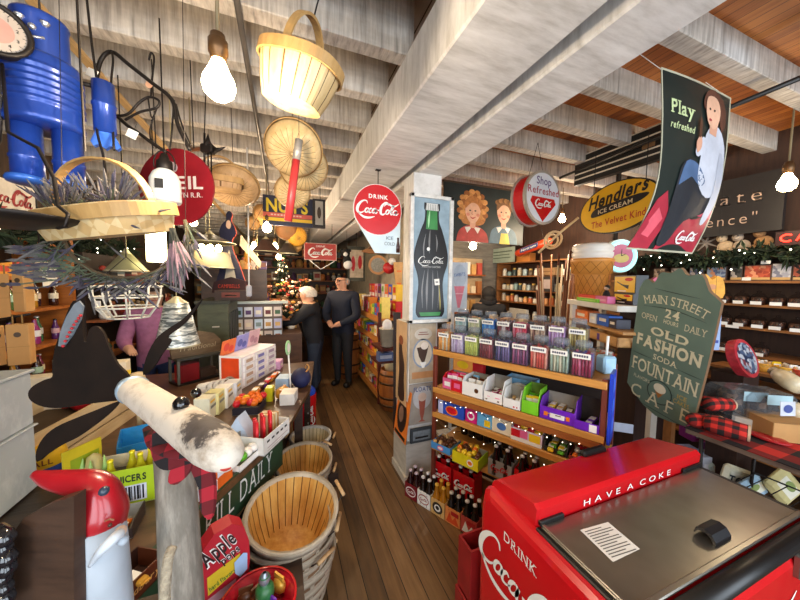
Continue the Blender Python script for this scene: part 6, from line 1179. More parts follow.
for i,(px,w,h,cs,l) in enumerate(((660,.1,.12,'8a6a50 c8a888 4a3a30','brown'),(678,.1,.12,'b0a090 6a5a58 d8c8b0','grey brown'),(697,.1,.12,'6a7a98 b8a8a0 3a4258','slate blue'),(717,.13,.12,'98a8b8 d8906a 5a6a8a','blue and peach'),(737,.07,.12,'4a4a48 c8b8a8 2a2a2a','black and cream'),(758,.15,.125,'c85a3c e89a70 a8402c','coral orange'),(782,.1,.135,'c8c4c8 8a8a98 e0dcd8','pale silver'),(806,.12,.12,'b0553c 3a2a28 d8a080','rust'))):
    M=onshelf(px,1.715); t=thing('gift_box',f'{l} picture gift box on the top chocolate shelf','box',M=M); b=B(); b.bb(-w/2,-.02,0,w/2,.06,h,mat('5a4438',.5)); b.done('box_body',t); b=B(); b.rect(-w*.46,.008,w*.46,h-.006,-.021,speckle(cs.split(),45,.4,'printed_scene')); b.rect(-w*.46,.008,w*.46,.026,-.022,mat('d8b070',.5)); b.done('printed_front',t)
for px,zz in ((746,1.716),(764,1.845)): M=onshelf(px,zz,3.5); b=B(); b.bb(-.025,0,0,.025,.004,.025,PAPER); o=b.done('price_card'); o.matrix_world=M; tag(o,('small white price card before the black and cream box' if zz<1.8 else 'white price card standing above the coral orange box'),'card')
# garland with lights along the shelf top
FIR=[mat('1c2b18',.8,0,.3,30),mat('2a3a20',.8,0,.3,30),mat('15210f',.8,0,.3,30)]
def garland(label,P,n,r,nl,lname):
    t=thing('fir_garland',label,'garland'); b=B(); q=cr(P,12); b.tube(q,.012,FIR[2],5)
    for i in range(n):
        p=V(rnd.choice(q))+V((rnd.gauss(0,.02),rnd.gauss(0,.02),rnd.gauss(0,.02))); d=N(V((rnd.gauss(0,1),rnd.gauss(0,1),rnd.gauss(-.2,1)))); e=p+d*r*rnd.uniform(.6,1.2); s=d.cross(V((.3,.4,.8))).normalized()*.012; m_=(p+e)/2
        b.add([p,m_+s,e,m_-s],[(0,1,2,3)],FIR[i%3]); s2=d.cross(s).normalized()*.012; b.add([p,m_+s2,e,m_-s2],[(0,1,2,3)],FIR[(i+1)%3])
    b.done('fir_needles',t)
    for i in range(nl):
        p=V(rnd.choice(q))+V((rnd.uniform(-.08,-.03) if P[0][0]>0 else rnd.uniform(.03,.08),rnd.gauss(0,.03),rnd.gauss(0,.05))); b=B(); b.ball(p,.0055,emit('fff4e0',9,'fairy_light'),6,rings=4); b.done('fairy_light',t)
    return t
garland('dark fir garland with tiny white lights above the chocolate shelves',[(3.48,2.4,1.96),(3.46,2.1,1.9),(3.5,1.8,1.95),(3.45,1.5,1.88),(3.5,1.2,1.94),(3.46,.9,1.9),(3.5,.6,1.95),(3.46,.2,1.9)],900,.1,34,'fairy_light')
for i,(px,py,c_,l) in enumerate(((706,243,'8a8078','pale twiggy star'),(726,243,'c8b090','cream plush bear'),(742,242,'a89888','grey toy dog'),(764,238,'a07850','tan plush horse'))):
    p=PX(px,py,3.6); t=thing('plush_toy' if i else 'twig_star',f'{l} sitting above the fir garland on the right wall','toy' if i else 'star',p)
    b=B(); fm=mat(c_,.9,0,.2,40)
    if i==0:
        for a in range(7): b.tube([(0,0,0,.012),(0,.09*math.cos(a*.9),.09*math.sin(a*.9),.003)],.01,fm,5)
        b.done('twigs',t)
    else:
        b.ball((0,0,-.03),.05,fm,12,(.9,1.1,1)); b.done('body',t); b=B(); b.ball((-.02,.02,.04),.036,fm,12); b.ball((-.05,.02,.032),.016,fm,8); 
        for s in (-.025,.03): b.ball((-.01,.02+s,.072),.012,fm,8)
        b.ball((-.052,.008,.05),.005,BLACK,6); b.ball((-.052,.032,.05),.005,BLACK,6); b.done('head',t)
        for s in (-.035,.035): b=B(); b.tube([(-.02,s,-.06,.018),(-.06,s*1.2,-.075,.015)],.016,fm,8); b.done('paw',t)
b=B(); b.bb(3.5,.15,1.9,3.78,2.35,1.915,SHB); 
for y in (.2,1.2,2.3): b.bb(3.72,y-.02,1.915,3.78,y+.02,2.0,SHB)
o=b.done('top_ledge'); tag(o,'brown ledge board on top of the chocolate shelves','ledge')
# goodie baskets on the fourth shelf
for i,(px,c_,cc,l) in enumerate(((765,'e0a038',['white','red','tan'],'yellow gift basket with red and white packets'),(787,'e8b040',['white','yellow','tan'],'yellow gift basket with cream packets'),(806,'d8583c',['red','white','pink'],'red gift basket with pink packets'))):
    y=PX(px,365,3.4).y; t=thing('gift_basket',l+' below the chocolate jars','basket',(3.4,y,1.03)); b=B(); wv=mat(c_,.6,0,.2,60); b.lathe([(0,0),(.05,0),(.062,.03),(.07,.06),(.066,.06),(.05,.006),(0,.006)],wv,18); b.done('woven_bowl',t)
    b=B(); b.lathe([(.067,.055),(.074,.057),(.074,.067),(.066,.065)],wv,18); b.done('rim',t)
    fillbox(T3((3.4,y,1.05)),.1,.1,0,5,cc,'pack',f'packet standing in the {l}',f'packets in gift basket {ORD[i]}',1,.8)
b=B(); b.bb(3.28,.3,1.01,3.495,1.35,1.03,SHB); 
for y in (.4,1.25): b.bb(3.3,y-.015,.0,3.495,y+.015,1.01,SHB)
o=b.done('display_ledge'); tag(o,'projecting ledge holding the yellow gift baskets','ledge')
# ================================================================ checked cloth table
CHK=plaid('c8281c','1c1412',34,'checked_tablecloth')
tx0,tx1,ty0,ty1,tz=2.17,2.95,.12,.97,.85
t=thing('wire_table','black wire legged table with red and black checked top, right side','table',(0,0,0))
b=B(); b.bb(tx0,ty0,tz-.03,tx1,ty1,tz-.004,wood('4a3a30','7a6a58',(14,3,14),.6)); b.done('table_top',t); 
for x in (tx0+.05,tx1-.05):
    for y in (ty0+.05,ty1-.05): b=B(); b.tube([(x,y,tz-.03),(x+(.04 if x<2.5 else -.04),y,.4),(x,y,0)],.009,IRON,7); b.done('wire_leg',t)
b=B(); 
for z in (.45,.2): b.tube([(tx0+.07,ty0+.06,z),(tx1-.07,ty0+.06,z),(tx1-.07,ty1-.06,z),(tx0+.07,ty1-.06,z)],.005,IRON,6,closed=True)
for i in range(6): b.tube([(tx0+.07,ty0+.1+i*.12,.45),(tx0+.1,ty0+.13+i*.12,.62),(tx0+.07,ty0+.16+i*.12,.45)],.004,IRON,5)
for i in range(9): b.tube([(tx0+.07,ty0+.06+i*.085,.45),(tx1-.07,ty0+.06+i*.085,.45)],.003,IRON,5)
b.done('wire_rack',t)
b=B(); b.bb(tx0-.004,ty0-.004,tz-.004,tx1+.004,ty1+.004,tz+.002,CHK); o=b.done('tablecloth'); tag(o,'red and black checked cloth on the wire legged table','tablecloth')
def TZ(px,py,z=tz+.003): return PZ(px,py,z)
def pouch(px,py,label,L=.2,r=.06,rot=0,c=None,lift=0):
    p=TZ(px,py); c=c or plaid('c8281c','1c1412',120,'plaid_fabric'); t=thing('plaid_slipper',label,'slipper',T3((p.x,p.y,p.z+r+lift)).to_translation(),rot); b=B(); b.tube([(-L/2,0,0,r*.3),(-L*.46,0,0,r*.7),(-L*.3,0,0,r*.95),(0,0,0,r),(L*.3,0,.0,r*.9),(L*.5,0,0,r*.85)],r,c,14); b.done('plaid_upper',t); b=B(); b.tube([(L*.48,0,0,r*.87),(L*.54,0,0,r*.87)],r,mat('c8a888',.9),14,False); b.lathe([(0,L*.5),(r*.8,L*.5)],mat('2a1a18',.9),12) if False else None; b.ball((L*.5,0,0),r*.78,mat('2a1c18',.9),12,(.2,1,1)); b.done('fleece_cuff',t)
pouch(703,428,'red and black checked slipper lying lowest at the table corner',.16,.042,R(-35)); pouch(724,436,'red and black checked slipper with open cuff facing the viewer',.17,.05,R(-70)); pouch(702,420,'red and black checked slipper on top of the pile by the cafe sign',.15,.042,R(-60),None,.07); pouch(716,424,'checked slipper behind the open cuffed one in the pile',.15,.042,R(-20),None,.08)
p=TZ(768,440); t=thing('mitten_pair','flat red knitted mitten lying on the checked cloth','mitten',p); b=B(); b.ball((0,0,.012),.05,RED2,10,(1,1.7,.25)); b.done('mitten_body',t); b=B(); b.ball((.045,.0,.012),.02,RED2,8,(1.2,1.6,.5)); b.done('thumb',t)
# clear plastic clamshells
PL=glass('f2f4f8',name='clear_plastic',rough=.08,op=.15,mx=.8,df='787c80')
for i,(px,py,l) in enumerate(((735,408,'clear plastic tub of rolled goods, left of the pair on the checked table'),(757,412,'clear plastic tub with blue card, right of the pair on the checked table'))):
    p=TZ(px,py+12); t=thing('plastic_tub',l,'tub',T3((p.x,p.y,tz+.004)).to_translation(),R(-30)); t.scale=(1.2,1.2,1.4); b=B(); b.box((0,0,.075),(.2,.16,.15),PL,0,.02); b.done('clear_shell',t); b=B(); b.lathe([(.028,-.05),(.06,-.05),(.06,.05),(.028,.05),(.028,-.05)],speckle(['3a2a24','8a6a50','5a4a40','2a2420'],50),16,(0,0,0)) 
    o=b.done('rolled_goods',t); o.rotation_euler=(R(80),0,R(20)); o.location=(0,0,.08)
    b=B(); b.bb(-.04,-.081,.11,.06,-.079,.15,mat('a8c8d0',.5)); b.done('blue_card',t)
p=TZ(742,424); carton('small white carton with red corner in front of the clear tubs',fr((p.x,p.y,tz+.004),N(V((.9,.3,0))),UP),.16,.08,.06,mat('d8d0c0',.5),bands((0,.3,.35,1,RED),(.4,.2,.8,.5,mat('8a8a80',.5))))
c=D(747,358,2.12); A_=CR*.62-CU*.78; B_=(CR*.78+CU*.62)*.9+CF*.44; A_=A_ if B_.cross(A_).dot(CF)>0 else -A_; M=fr(c,A_,B_); t=thing('round_gift_tin','round red rimmed gift tin with blue floral lid propped above the clear tubs','tin',M=M)
b=B(); b.prism(el(0,0,.135,.135,30),-.0,.05,mat('b8323c',.3,0,.25,40)); b.done('tin_body',t); b=B(); b.flat(el(0,0,.11,.11,28),-.002,speckle(['8a98a8','4a5a78','b8bcc4','2a3450','7a3a44'],40,.4,'floral_print')); b.done('printed_lid',t); b=B(); b.bb(c.x-.08,c.y-.02,.0,c.x+.14,c.y+.15,c.z-.12,BEAD); o=b.done('pedestal'); tag(o,'dark pedestal under the round red rimmed gift tin','pedestal')
for i,(a,b_,l,cc) in enumerate((((800,388,1.75),(775,372,1.9),'long cream bread bag lying at the right edge of the checked table','d8c8a4'),((802,412,1.65),(772,404,1.85),'lower cream snack bag with white and blue square label','d0c0a0'))):
    p0,p1=D(*a),D(*b_); t=thing('bread_bag',l,'bag',p0); d=p1-p0; b=B(); bm=mat(cc,.35,0,.15,25,None,.3)
    b.tube([(0,0,0,.04)]+[tuple(d*k)+(r,) for k,r in ((.3,.05),(.65,.047),(.9,.035),(1.0,.018))],.06,bm,14); b.done('bag_body',t); b=B(); b.tube([tuple(d*.98)+(.018,),tuple(d*1.1)+(.028,)],.02,mat('a89880',.4),10); b.done('gathered_end',t)
    if i: b=B(); b.T=T3(-p0)@camplane(774,405,1.66); b.bb(-.04,-.06,-.038,.04,-.058,.038,mat('c8ccd4',.5)); b.flat(el(0,0,.025,.022),-.0615,mat('3a4a8a',.5)); b.done('square_label',t)
p=TZ(772,436); carton('brown cardboard box under the snack bags at the right edge',fr((p.x+.1,p.y-.02,tz+.004),N(V((.75,-.5,0))),UP),.3,.22,.1,KRAFT,None,None,'box','cardboard_box')
# goods under the table
for i,((px,py,d),(w,h),rot,cc,l) in enumerate((((735,478,2.1),(.2,.16),-20,'d8d4b8','white and yellow printed bag leaning under the wire table'),((752,488,2.0),(.16,.14),30,'a8c8dc','pale blue bag lying under the wire table'),((783,486,1.95),(.2,.18),-50,'d0c48a','yellow cream bag under the wire table at right'),((716,470,2.25),(.16,.1),-60,'b8c8c0','mint green bag at the back under the wire table'))):
    c=D(px,py,d); M=fr(c,CR*math.cos(R(rot))+CU*math.sin(R(rot)),CU*math.cos(R(rot))-CR*math.sin(R(rot))); t=thing('printed_bag',l,'bag',M=M); b=B(); b.box((0,0,0),(w,.05,h),mat(cc,.4,0,.15,15),0,.02); b.done('bag_body',t); b=B(); b.rect(-w*.35,-h*.2,w*.35,h*.25,-.026,mat('e8e4d0',.5)); (b.text('TOR',0,-.03,.045,mat('24303a',.5),'c',-.0275,.04) if i==0 else b.flat(el(0,.02,w*.2,h*.15),-.0275,mat('8a9a5a',.5))); b.done('printed_front',t)
for i,(px,py,d,w,h,cc,l) in enumerate(((688,452,2.35,.13,.14,'a8b8d8','pale blue carton behind the cooler hood'),(702,458,2.3,.14,.13,'c8ccd8','white carton beside the pale blue one behind the cooler'),(694,440,2.5,.15,.1,'a83a8a','magenta carton above the pale blue carton'),(712,444,2.5,.1,.1,'6a3a7a','purple carton right of the magenta carton'),(660,444,2.4,.04,.11,'d8dce0','slim white bottle shaped carton left of the wooden stand'))):
    c=D(px,py,d); c.z=.262+(.142 if 'above' in l else 0); carton(l,fr(c,CR,UP),w,.12,h,mat(cc,.5),bands((.2,.3,.8,.6,mat('e8e8f0',.5)) if i!=4 else (.2,.2,.8,.4,mat('a8b0b8',.5))))
b=B(); b.bb(2.52,1.22,0,3.22,1.85,.26,mat('1c1612',.8,0,.2)); o=b.done('low_cabinet'); tag(o,'low dark cabinet behind the cooler and the cafe sign','cabinet')
t=thing('storage_tray','black open tray of papers on the low cabinet left of the wooden stand','tray',M=fr((D(645,440,2.45).x,D(645,440,2.45).y,.262),CR,UP)); b=B(); b.bb(-.13,0,0,.13,.012,.1,BLACK); b.bb(-.13,.2,0,.13,.21,.1,BLACK); b.bb(-.13,0,0,-.12,.21,.1,BLACK); b.bb(.12,0,0,.13,.21,.1,BLACK); b.bb(-.13,0,0,.13,.21,.01,BLACK); b.done('tray_shell',t); b=B(); b.bb(-.09,-.004,.01,.09,0,.07,KRAFT); b.done('kraft_label',t)
M=fr(D(622,432,2.0),N(V((.75,-.65,0))),UP); carton('white blue lettered card lying near the rack right post',M,.12,.01,.06,mat('b8c4d8',.5))
# blue end sign and pale blue cup beside the rack
M=RK@T3((1.135,-.02,.85))@RZ(R(90)); t=thing('blue_end_sign','tall narrow bright blue sign board at the right end of the candy rack','sign',M=M); b=B(); b.bb(0,0,0,.13,.015,.37,mat('1a3fc0',.4,0,.15)); b.done('board',t); b=B(); 
for z in (.05,.16,.27): b.rect(.02,z,.11,z+.07,-.001,mat('3a6ae8',.4))
b.done('printed_panels',t)
c=RK@V((1.075,.19,1.172)); t=thing('blue_cup','pale blue square tub with white straw at the right end of the jars','tub',c); b=B(); b.box((0,0,.05),(.075,.075,.1),mat('9cc4dc',.4),R(-20),.01); b.done('tub_body',t); b=B(); b.cyl((0,0,.1),(.005,0,.21),.007,WHITE,n=8); b.done('straw',t)
t=thing('sweet_jar','clear tub of mixed sweets with red lid band behind the blue tub','jar',RK@V((1.05,.3,1.172))); b=B(); b.lathe([(0,0),(.05,0),(.052,.01),(.05,.12),(.0,.125)],glass('f0f0f0',name='tub_clear',mx=.5),14); b.done('clear_tub',t); b=B(); b.lathe([(0,.005),(.045,.005),(.046,.1),(0,.11)],speckle(['c8b8a8','8aa878','d87868','e0e0d8'],70),12); b.done('mixed_sweets',t); b=B(); b.lathe([(.052,.06),(.054,.06),(.054,.085),(.052,.085)],RED,14); b.done('red_band',t)
# ================================================================ white shelf with the cone
a_,c_=PZ(567,299,1.523),PZ(642,309,1.523); e=N(c_-a_); M=fr((a_.x,a_.y,1.523),e,UP); WL=(c_-a_).length
t=thing('white_shelf','white painted shelf stand holding the ice cream cone behind the jars','shelf',M=M); wp=mat('d8d6cc',.5,0,.06); b=B(); b.bb(0,0,-.045,WL*.76,.35,0,wp,.004); b.done('shelf_board',t); 
b=B(); b.bb(.025,.02,-1.523,.075,.06,-.045,wp); b.done('leg',t)
for x in (.05,WL*.72): pass; b=B(); b.bb(x-.025,.28,-1.523,x+.025,.32,-.045,wp); b.done('leg',t)
b=B(); b.bb(.03,.02,-.2,LP(fr(M@V((0,.02,0)),e,UP),624,318)[0],.2,-.18,wood('a8763c','c8965a',(3,14,14),.5)); b.done('lower_board',t)
cx_,cz_=LP(fr(M@V((0,.17,0)),e,UP),590,297); CM=M@T3((cx_,.17,0))@Matrix.Scale(1.15,4); CONE=mat('c98a3e',.5,0,.08); k=.97
t=thing('cone_lamp','giant cake cone figure with white soft ice cream on the white shelf','ice cream cone model',M=CM)
b=B(); b.lathe([(0,0),(.1,0),(.118,.2),(.12,.205),(.142,.215),(.148,.3),(.152,.305),(.152,.325),(.14,.33),(0,.33)],CONE,28); gm=mat('9a6426',.6)
for i in range(14):
    for s in (1,-1): b.tube([((.1+.018*q)*1.006*math.cos(2*PI*i/14+s*q*.9),(.1+.018*q)*1.006*math.sin(2*PI*i/14+s*q*.9),.2*q) for q in (0,.33,.66,1)],.002,gm,4,False)
for i in range(12):
    for s in (1,-1): b.tube([((.142+.006*q)*1.006*math.cos(2*PI*i/12+s*q*.5),(.142+.006*q)*1.006*math.sin(2*PI*i/12+s*q*.5),.215+.085*q) for q in (0,.5,1)],.002,gm,4,False)
b.done('waffle_cup',t); b=B(); b.lathe([(.13,.33),(.142,.35),(.144,.375),(.132,.385),(.145,.4),(.142,.43),(.12,.445),(.05,.455),(0,.455)],mat('dcdcd8',.4,0,.05),28); b.done('ice_cream',t)
fz=lambda px,py,y=.08: LP(fr(M@V((0,y,0)),e,UP),px,py)
for (px0,py0,px1,py1,c1,c2,l) in ((582,291,600,296,'d83a28','e8a070','red flat candy box lying in front of the cone'),(599,290,612,297,'d86aa0','e8a0c0','pink striped candy box in front of the cone'),(582,296,604,301,'7ac83a','a8d868','green flat candy strip box at the shelf edge')):
    x0,_=fz(px0,py0,.05); x1,_=fz(px1,py0,.05); carton(l,M@T3(((x0+x1)/2,.05 if py0<295 else .02,.001)),x1-x0,.06 if py0<295 else .03,.055 if py0<295 else .028,mat(c1,.4),bands((.1,.3,.9,.6,mat(c2,.4))))
for (px0,py0,px1,py1,z0,l) in ((614,268,637,287,1,'upper yellow and black framed box with a pipe picture'),(614,286,634,298,0,'lower yellow and black framed box on the white shelf')):
    x0,zz0=fz(px0,py1,.12); x1,zz1=fz(px1,py0,.12); h=zz1-zz0; z_=0.001 if not z0 else .085; t=thing('framed_box',l,'box',M=M@T3((x0,.12,z_))); w=x1-x0; h=.083 if not z0 else .13; b=B(); b.bb(0,0,0,w,.08,h,BLACK); b.done('box_body',t); b=B(); b.rect(.008,.008 if z0 else .03,w-.008,h-.008,-.001,YEL); b.flat(el(w*.7,h*.78,w*.18,h*.1),-.002,RED); b.ribbon([(w*.15,h*.65,.006),(w*.45,h*.45,.012),(w*.7,h*.35,.03)],-.002,BLACK); b.rect(w*.2,.012,w*.6,.02,-.002,PAPER); b.done('printed_front',t)
x0,_=fz(607,285,.15); t=thing('dark_doll','small black clothed doll standing between the cone and yellow boxes','doll',M=M@T3((x0,.15,.001))); b=B(); b.lathe([(0,0),(.03,.0),(.034,.03),(.022,.08),(.012,.095),(0,.1)],mat('1a1c24',.8),14); b.done('dress',t); b=B(); b.ball((0,0,.115),.02,mat('d8b8a0',.6),10); b.ball((0,.004,.122),.021,BLACK,10); b.done('head',t)
p=D(621,256,2.7); M2=fr(p,CR,UP); t=thing('round_neon_clock','round clock glowing with a turquoise ring, beside the ice cream cone','clock',M=M2); b=B(); b.prism(el(0,0,.15,.15,30),.0,.05,mat('c8d8d8',.4)); b.done('case',t); b=B(); b.tube([(.125*math.cos(R(a)),-.006,.125*math.sin(R(a))) for a in range(0,360,12)],.016,emit('8fe8e8',1.3,'turquoise_tube'),8,closed=True); b.done('glowing_ring',t); b=B(); b.flat(el(0,0,.105,.105,26),-.004,mat('b0587a',.5)); b.flat(el(.0,-.02,.07,.04),-.005,mat('b8a860',.5)); b.ribbon([(0,0,.008),(0,.06,.004)],-.007,BLACK); b.ribbon([(0,0,.008),(.04,.02,.004)],-.007,BLACK); b.done('dial',t); b=B(); b.T=M2.inverted(); b.bb(p.x-.02,p.y+.05,p.z+.1,p.x+.02,p.y+.07,2.8,IRON); b.done('hanger',t)
for (px0,px1,py,h,cc,l) in ((578,591,318,.09,'d8702a','orange and black box on the lower board of the white shelf'),(593,600,317,.08,'c8ccd4','small grey white box beside the orange one'),(601,613,318,.085,'1f5ab8','blue box on the lower board of the white shelf'),(613,621,318,.07,'2a2a3a','dark box at the right end of the lower board')):
    x0,_=fz(px0,py,.08); x1,_=fz(px1,py,.08); carton(l,M@T3(((x0+x1)/2,.1,-.179)),x1-x0,.1,h,mat(cc,.5),bands((.2,.4,.8,.7,mat('e0d8c8',.5))))
x0,_=fz(587,328,.02); x1,_=fz(618,330,.02); t=thing('wood_tray','shallow pale wooden crate hanging below the white shelf board','crate',M=M@T3(((x0+x1)/2,.02,-.3))); w=x1-x0; b=B(); cw=wood('b8844a','d8a868',(3,14,14),.5); b.bb(-w/2,0,0,w/2,.012,.07,cw); b.bb(-w/2,.15,0,w/2,.162,.07,cw); b.bb(-w/2,0,0,-w/2+.012,.162,.07,cw); b.bb(w/2-.012,0,0,w/2,.162,.07,cw); b.bb(-w/2,0,0,w/2,.162,.01,cw); b.done('tray_body',t); b=B(); b.bb(-w*.12,-.002,.01,-w*.04,0,.06,mat('5a3a8a',.5)); b.done('purple_mark',t)
# pink and yellow clouds of paper above the cafe sign
for (px,py,w,h,cc,l) in ((650,284,.2,.12,'d0607a','pink tissue pack showing above the left of the cafe sign'),(683,280,.3,.08,'e0a028','yellow scalloped paper showing above the cafe sign'),(712,284,.17,.13,'dca040','orange printed bag showing above the right of the cafe sign')):
    c=D(px,py,2.15); t=thing('paper_pack',l,'packet',M=fr(c-UP*.06,CR,UP)); b=B(); b.prism(cr([(-w/2,-.04),(w/2,-.04),(w/2,h*.6),(w*.25,h*.9),(0,h*.7),(-w*.25,h),(-w/2,h*.7)],3,True),0,.03,mat(cc,.5,0,.2,20)); b.done('pack_body',t); b=B(); b.flat(el(0,h*.3,w*.2,h*.15),-.001,mat('c88a60' if 'pink' not in l else 'e8c0c8',.5)); b.done('printed_mark',t)
b=B(); c=D(683,300,2.2); b.bb(c.x-.12,c.y+.2,0,c.x+.35,c.y+.36,c.z-.05,BEAD); o=b.done('display_plinth'); tag(o,'dark plinth behind the cafe sign carrying the paper packs','plinth')
M=fr(D(713,336,2.1),CR,UP); t=thing('blue_card','pale blue paper card with a green dot hanging right of the cafe sign','card',M=M); b=B(); b.bb(-.05,0,-.1,.05,.004,.16,mat('9ab0d8',.5)); b.done('sheet',t); b=B(); b.cyl((0,.002,.16),(0,.002,2.8-M.translation.z),.0012,IRON,n=4); b.flat(el(.0,.05,.02,.02),-.001,mat('2a7a6a',.5)); b.rect(-.04,-.05,.04,-.03,-.001,mat('3a4a9a',.5)); b.done('printed_mark',t)
# ================================================================ rear right shelves and things round them
def rsh(px,py,X=3.56): return PX(px,py,X)
cols=['d8d4c8','b8b4a0','e0dccc','8aa8a8','3a4a4a','c8b898','a8c0c8','5a4a3a','e8e4da','7a8a7a']
tins=[]
def smalljar(y,z,i,label,group,h=.1,r=.035,cc=None,X=3.58):
    c=cc or cols[i%len(cols)]; k=('sj',c,round(h,2))
    if k not in _cp:
        b=B(); b.lathe([(0,0),(r,0),(r*1.02,.005),(r*1.02,h*.72),(r*.7,h*.8)],mat(c,.35,0,.15,40),12); o=b.done('jar_body'); b=B(); b.lathe([(r*.78,h*.79),(r*.78,h*.96),(r*.6,h),(0,h)],mat(['c8c8c4','2a2a2a','c8a858'][i%3],.4,.3),12); p=b.done('lid'); _cp[k]=(o.data,p.data); bpy.data.objects.remove(o); bpy.data.objects.remove(p)
    t=thing('shelf_jar',label,'jar',(X,y,z+.001),0,group)
    for n_,d_ in zip(('jar_body','lid'),_cp[k]): o=bpy.data.objects.new(n_,d_); COL.objects.link(o); o.parent=t
for z,nm,n,cc in ((1.78,'top',12,None),(1.55,'middle',15,None),(1.36,'lower',14,['d8c8b0','e8a868','c86a3a','e0d8c8']),(1.1,'fourth',10,None)):
    for i in range(n):
        y=4.2-i*1.4/n; smalljar(y,z,i+int(z*7),f'small lidded jar, {ORD[i]} from the far end of the {nm} rear wall shelf','jars on the '+nm+' rear wall shelf',rnd.choice((.09,.11,.13)),.036,cc[i%4] if cc else None)
def rbox(px0,px1,py0,py1,X,cc,l,face=None,name='carton',dep=.12):
    a=PX(px0,py1,X); c=PX(px0,py0,X); d=PX(px1,py1,X); zz=min((1.1,1.36,1.55,1.78,2.0),key=lambda q:abs(q-a.z))+.001; c.z+=zz-a.z; a.z=zz; w=a.y-d.y; return carton(l,fr((X,(a.y+d.y)/2,a.z),(0,-1,0),UP)@T3((0,dep/2,0)),w,dep,c.z-a.z,mat(cc,.5,0,.15),face,None,'box',name)
rbox(482,495,245,255,3.5,'c8b040','yellow box on top of the rear wall shelves'); rbox(497,511,244,255,3.5,'2a2826','black case on top of the rear wall shelves',bands((.2,.3,.4,.6,PAPER))); rbox(516,530,240,248,3.52,'c8803a','orange box on top of the rear wall shelves at right'); rbox(481,492,255,261,3.5,'b8823a','amber flat box under the yellow box')
t=rbox(491,514,254,268,3.44,'a8b8a8','pale green sign card standing before the top rear shelf jars',bands((.1,.7,.9,.78,mat('5a6a5a',.5)),(.1,.5,.8,.56,mat('5a6a5a',.5)),(.1,.3,.85,.36,mat('5a6a5a',.5))),'sign_card',.012)
rbox(509,526,306,316,3.4,'d0ccc0','plain white card box low before the rear shelves',None,'carton',.05); rbox(538,555,265,272,3.42,'8a6a44','brown wooden box on the rear shelf end',bands((.1,.4,.9,.6,mat('6a4a2a',.5)))); rbox(541,553,274,289,3.42,'2a2422','dark framed picture at the end of the rear shelves',bands((.2,.2,.8,.8,mat('a89a98',.5))),'framed_picture',.03)
p0=PX(514,257,3.3); p1=PX(549,244,3.3); M=fr(p0,p1-p0,UP); L=(p1-p0).length; t=thing('giant_candy_bar','giant orange candy bar model with blue name panel above the rear shelves','candy bar model',M=M); b=B(); b.tube([(0,.05,.05,.03),(.04,.05,.05,.055),(L-.04,.05,.05,.055),(L,.05,.05,.03)],.05,mat('c8401c',.35,0,.12),14); b.done('bar_wrapper',t); b=B(); b.prism([(L*.2,.02),(L*.72,.02),(L*.75,.08),(L*.23,.08)],-.012,-.006,mat('3a4a78',.4)); b.text('Nutrum',L*.47,.035,.03,WHITE,'c',-.014,.01,.15,fit=L*.42); b.done('name_panel',t); b=B(); b.cyl((L*.3,.05,.1),(L*.3,.05,.6),.003,IRON,n=5); b.cyl((L*.8,.05,.1),(L*.8,.05,.55),.003,IRON,n=5); b.done('hanging_wires',t)
M=fr(D(553,240,3.2),N(CR),UP)@Matrix.Rotation(R(-42),4,'Y'); t=thing('rug_beater','rattan rug beater hanging tilted above the bundle of canes','rug beater',M=M); rt=mat('d8b888',.6); b=B(); b.tube([(.1*math.cos(R(a)),0,.1*math.sin(R(a))*.8) for a in range(0,360,20)],.012,rt,7,closed=True); b.tube([(.06*math.cos(R(a)),0.01,.06*math.sin(R(a))) for a in range(0,360,24)],.01,rt,7,closed=True); b.done('woven_loop',t); b=B(); b.tube([(-.2,.0,.0),(.1,0,.01),(.35,0,.0)],.013,rt,8); b.done('handle',t)
t=thing('cane_stand','tall bundle of brown and cream canes beside the ice cream cone','cane bundle',(D(556,320,3.5).x,D(556,320,3.5).y,0))
for i in range(34): b=B(); a=rnd.uniform(0,6.28); z=rnd.uniform(1.55,2.1); b.tube([(.08*math.cos(a),.08*math.sin(a),.02),(.2*math.cos(a)*rnd.uniform(.6,1.3),.2*math.sin(a)*rnd.uniform(.6,1.3),z)],.01,mat(['6a3a1c','8a5428','a89878','6a3a1c','5a2a18','b8a890'][i%6],.6),6); b.done('cane',t)
b=B(); b.lathe([(0,0),(.13,0),(.15,.5),(.14,.5),(.12,.02),(0,.02)],mat('5a3820',.6),18); b.done('stand_tub',t)
# bakery cone sign right of the post
M,W,H=FYp(451,262,468,312,2.75); t=thing('cone_sign','pale flat sign of a pink ice cream cone right of the bottle sign','sign',M=M); b=B(); b.bb(0,0,0,W,.012,H,mat('c4ccd4',.5,0,.1)); b.done('board',t); b=B(); b.flat(el(W*.5,H*.72,W*.42,H*.24),-.001,mat('b0bcc8',.5)); b.text('SWEETS',W*.5,H*.72,.035,mat('3a5a98',.5),'c',-.002,.01,rot=R(8),fit=W*.7); b.flat([(W*.15,H*.52),(W*.82,H*.52),(W*.55,H*.08),(W*.4,H*.08)],-.0015,mat('d87888',.5)); b.rect(W*.25,H*.36,W*.75,H*.38,-.002,mat('e8b0b8',.5)); b.done('painted_cone',t); b=B(); b.T=M.inverted(); b.bb(M.translation.x+.02,2.765,0,M.translation.x+.05,2.79,M.translation.z+H,fw); b.bb(M.translation.x-.1,2.7,0,M.translation.x+.2,2.85,.03,fw); b.done('stand',t)
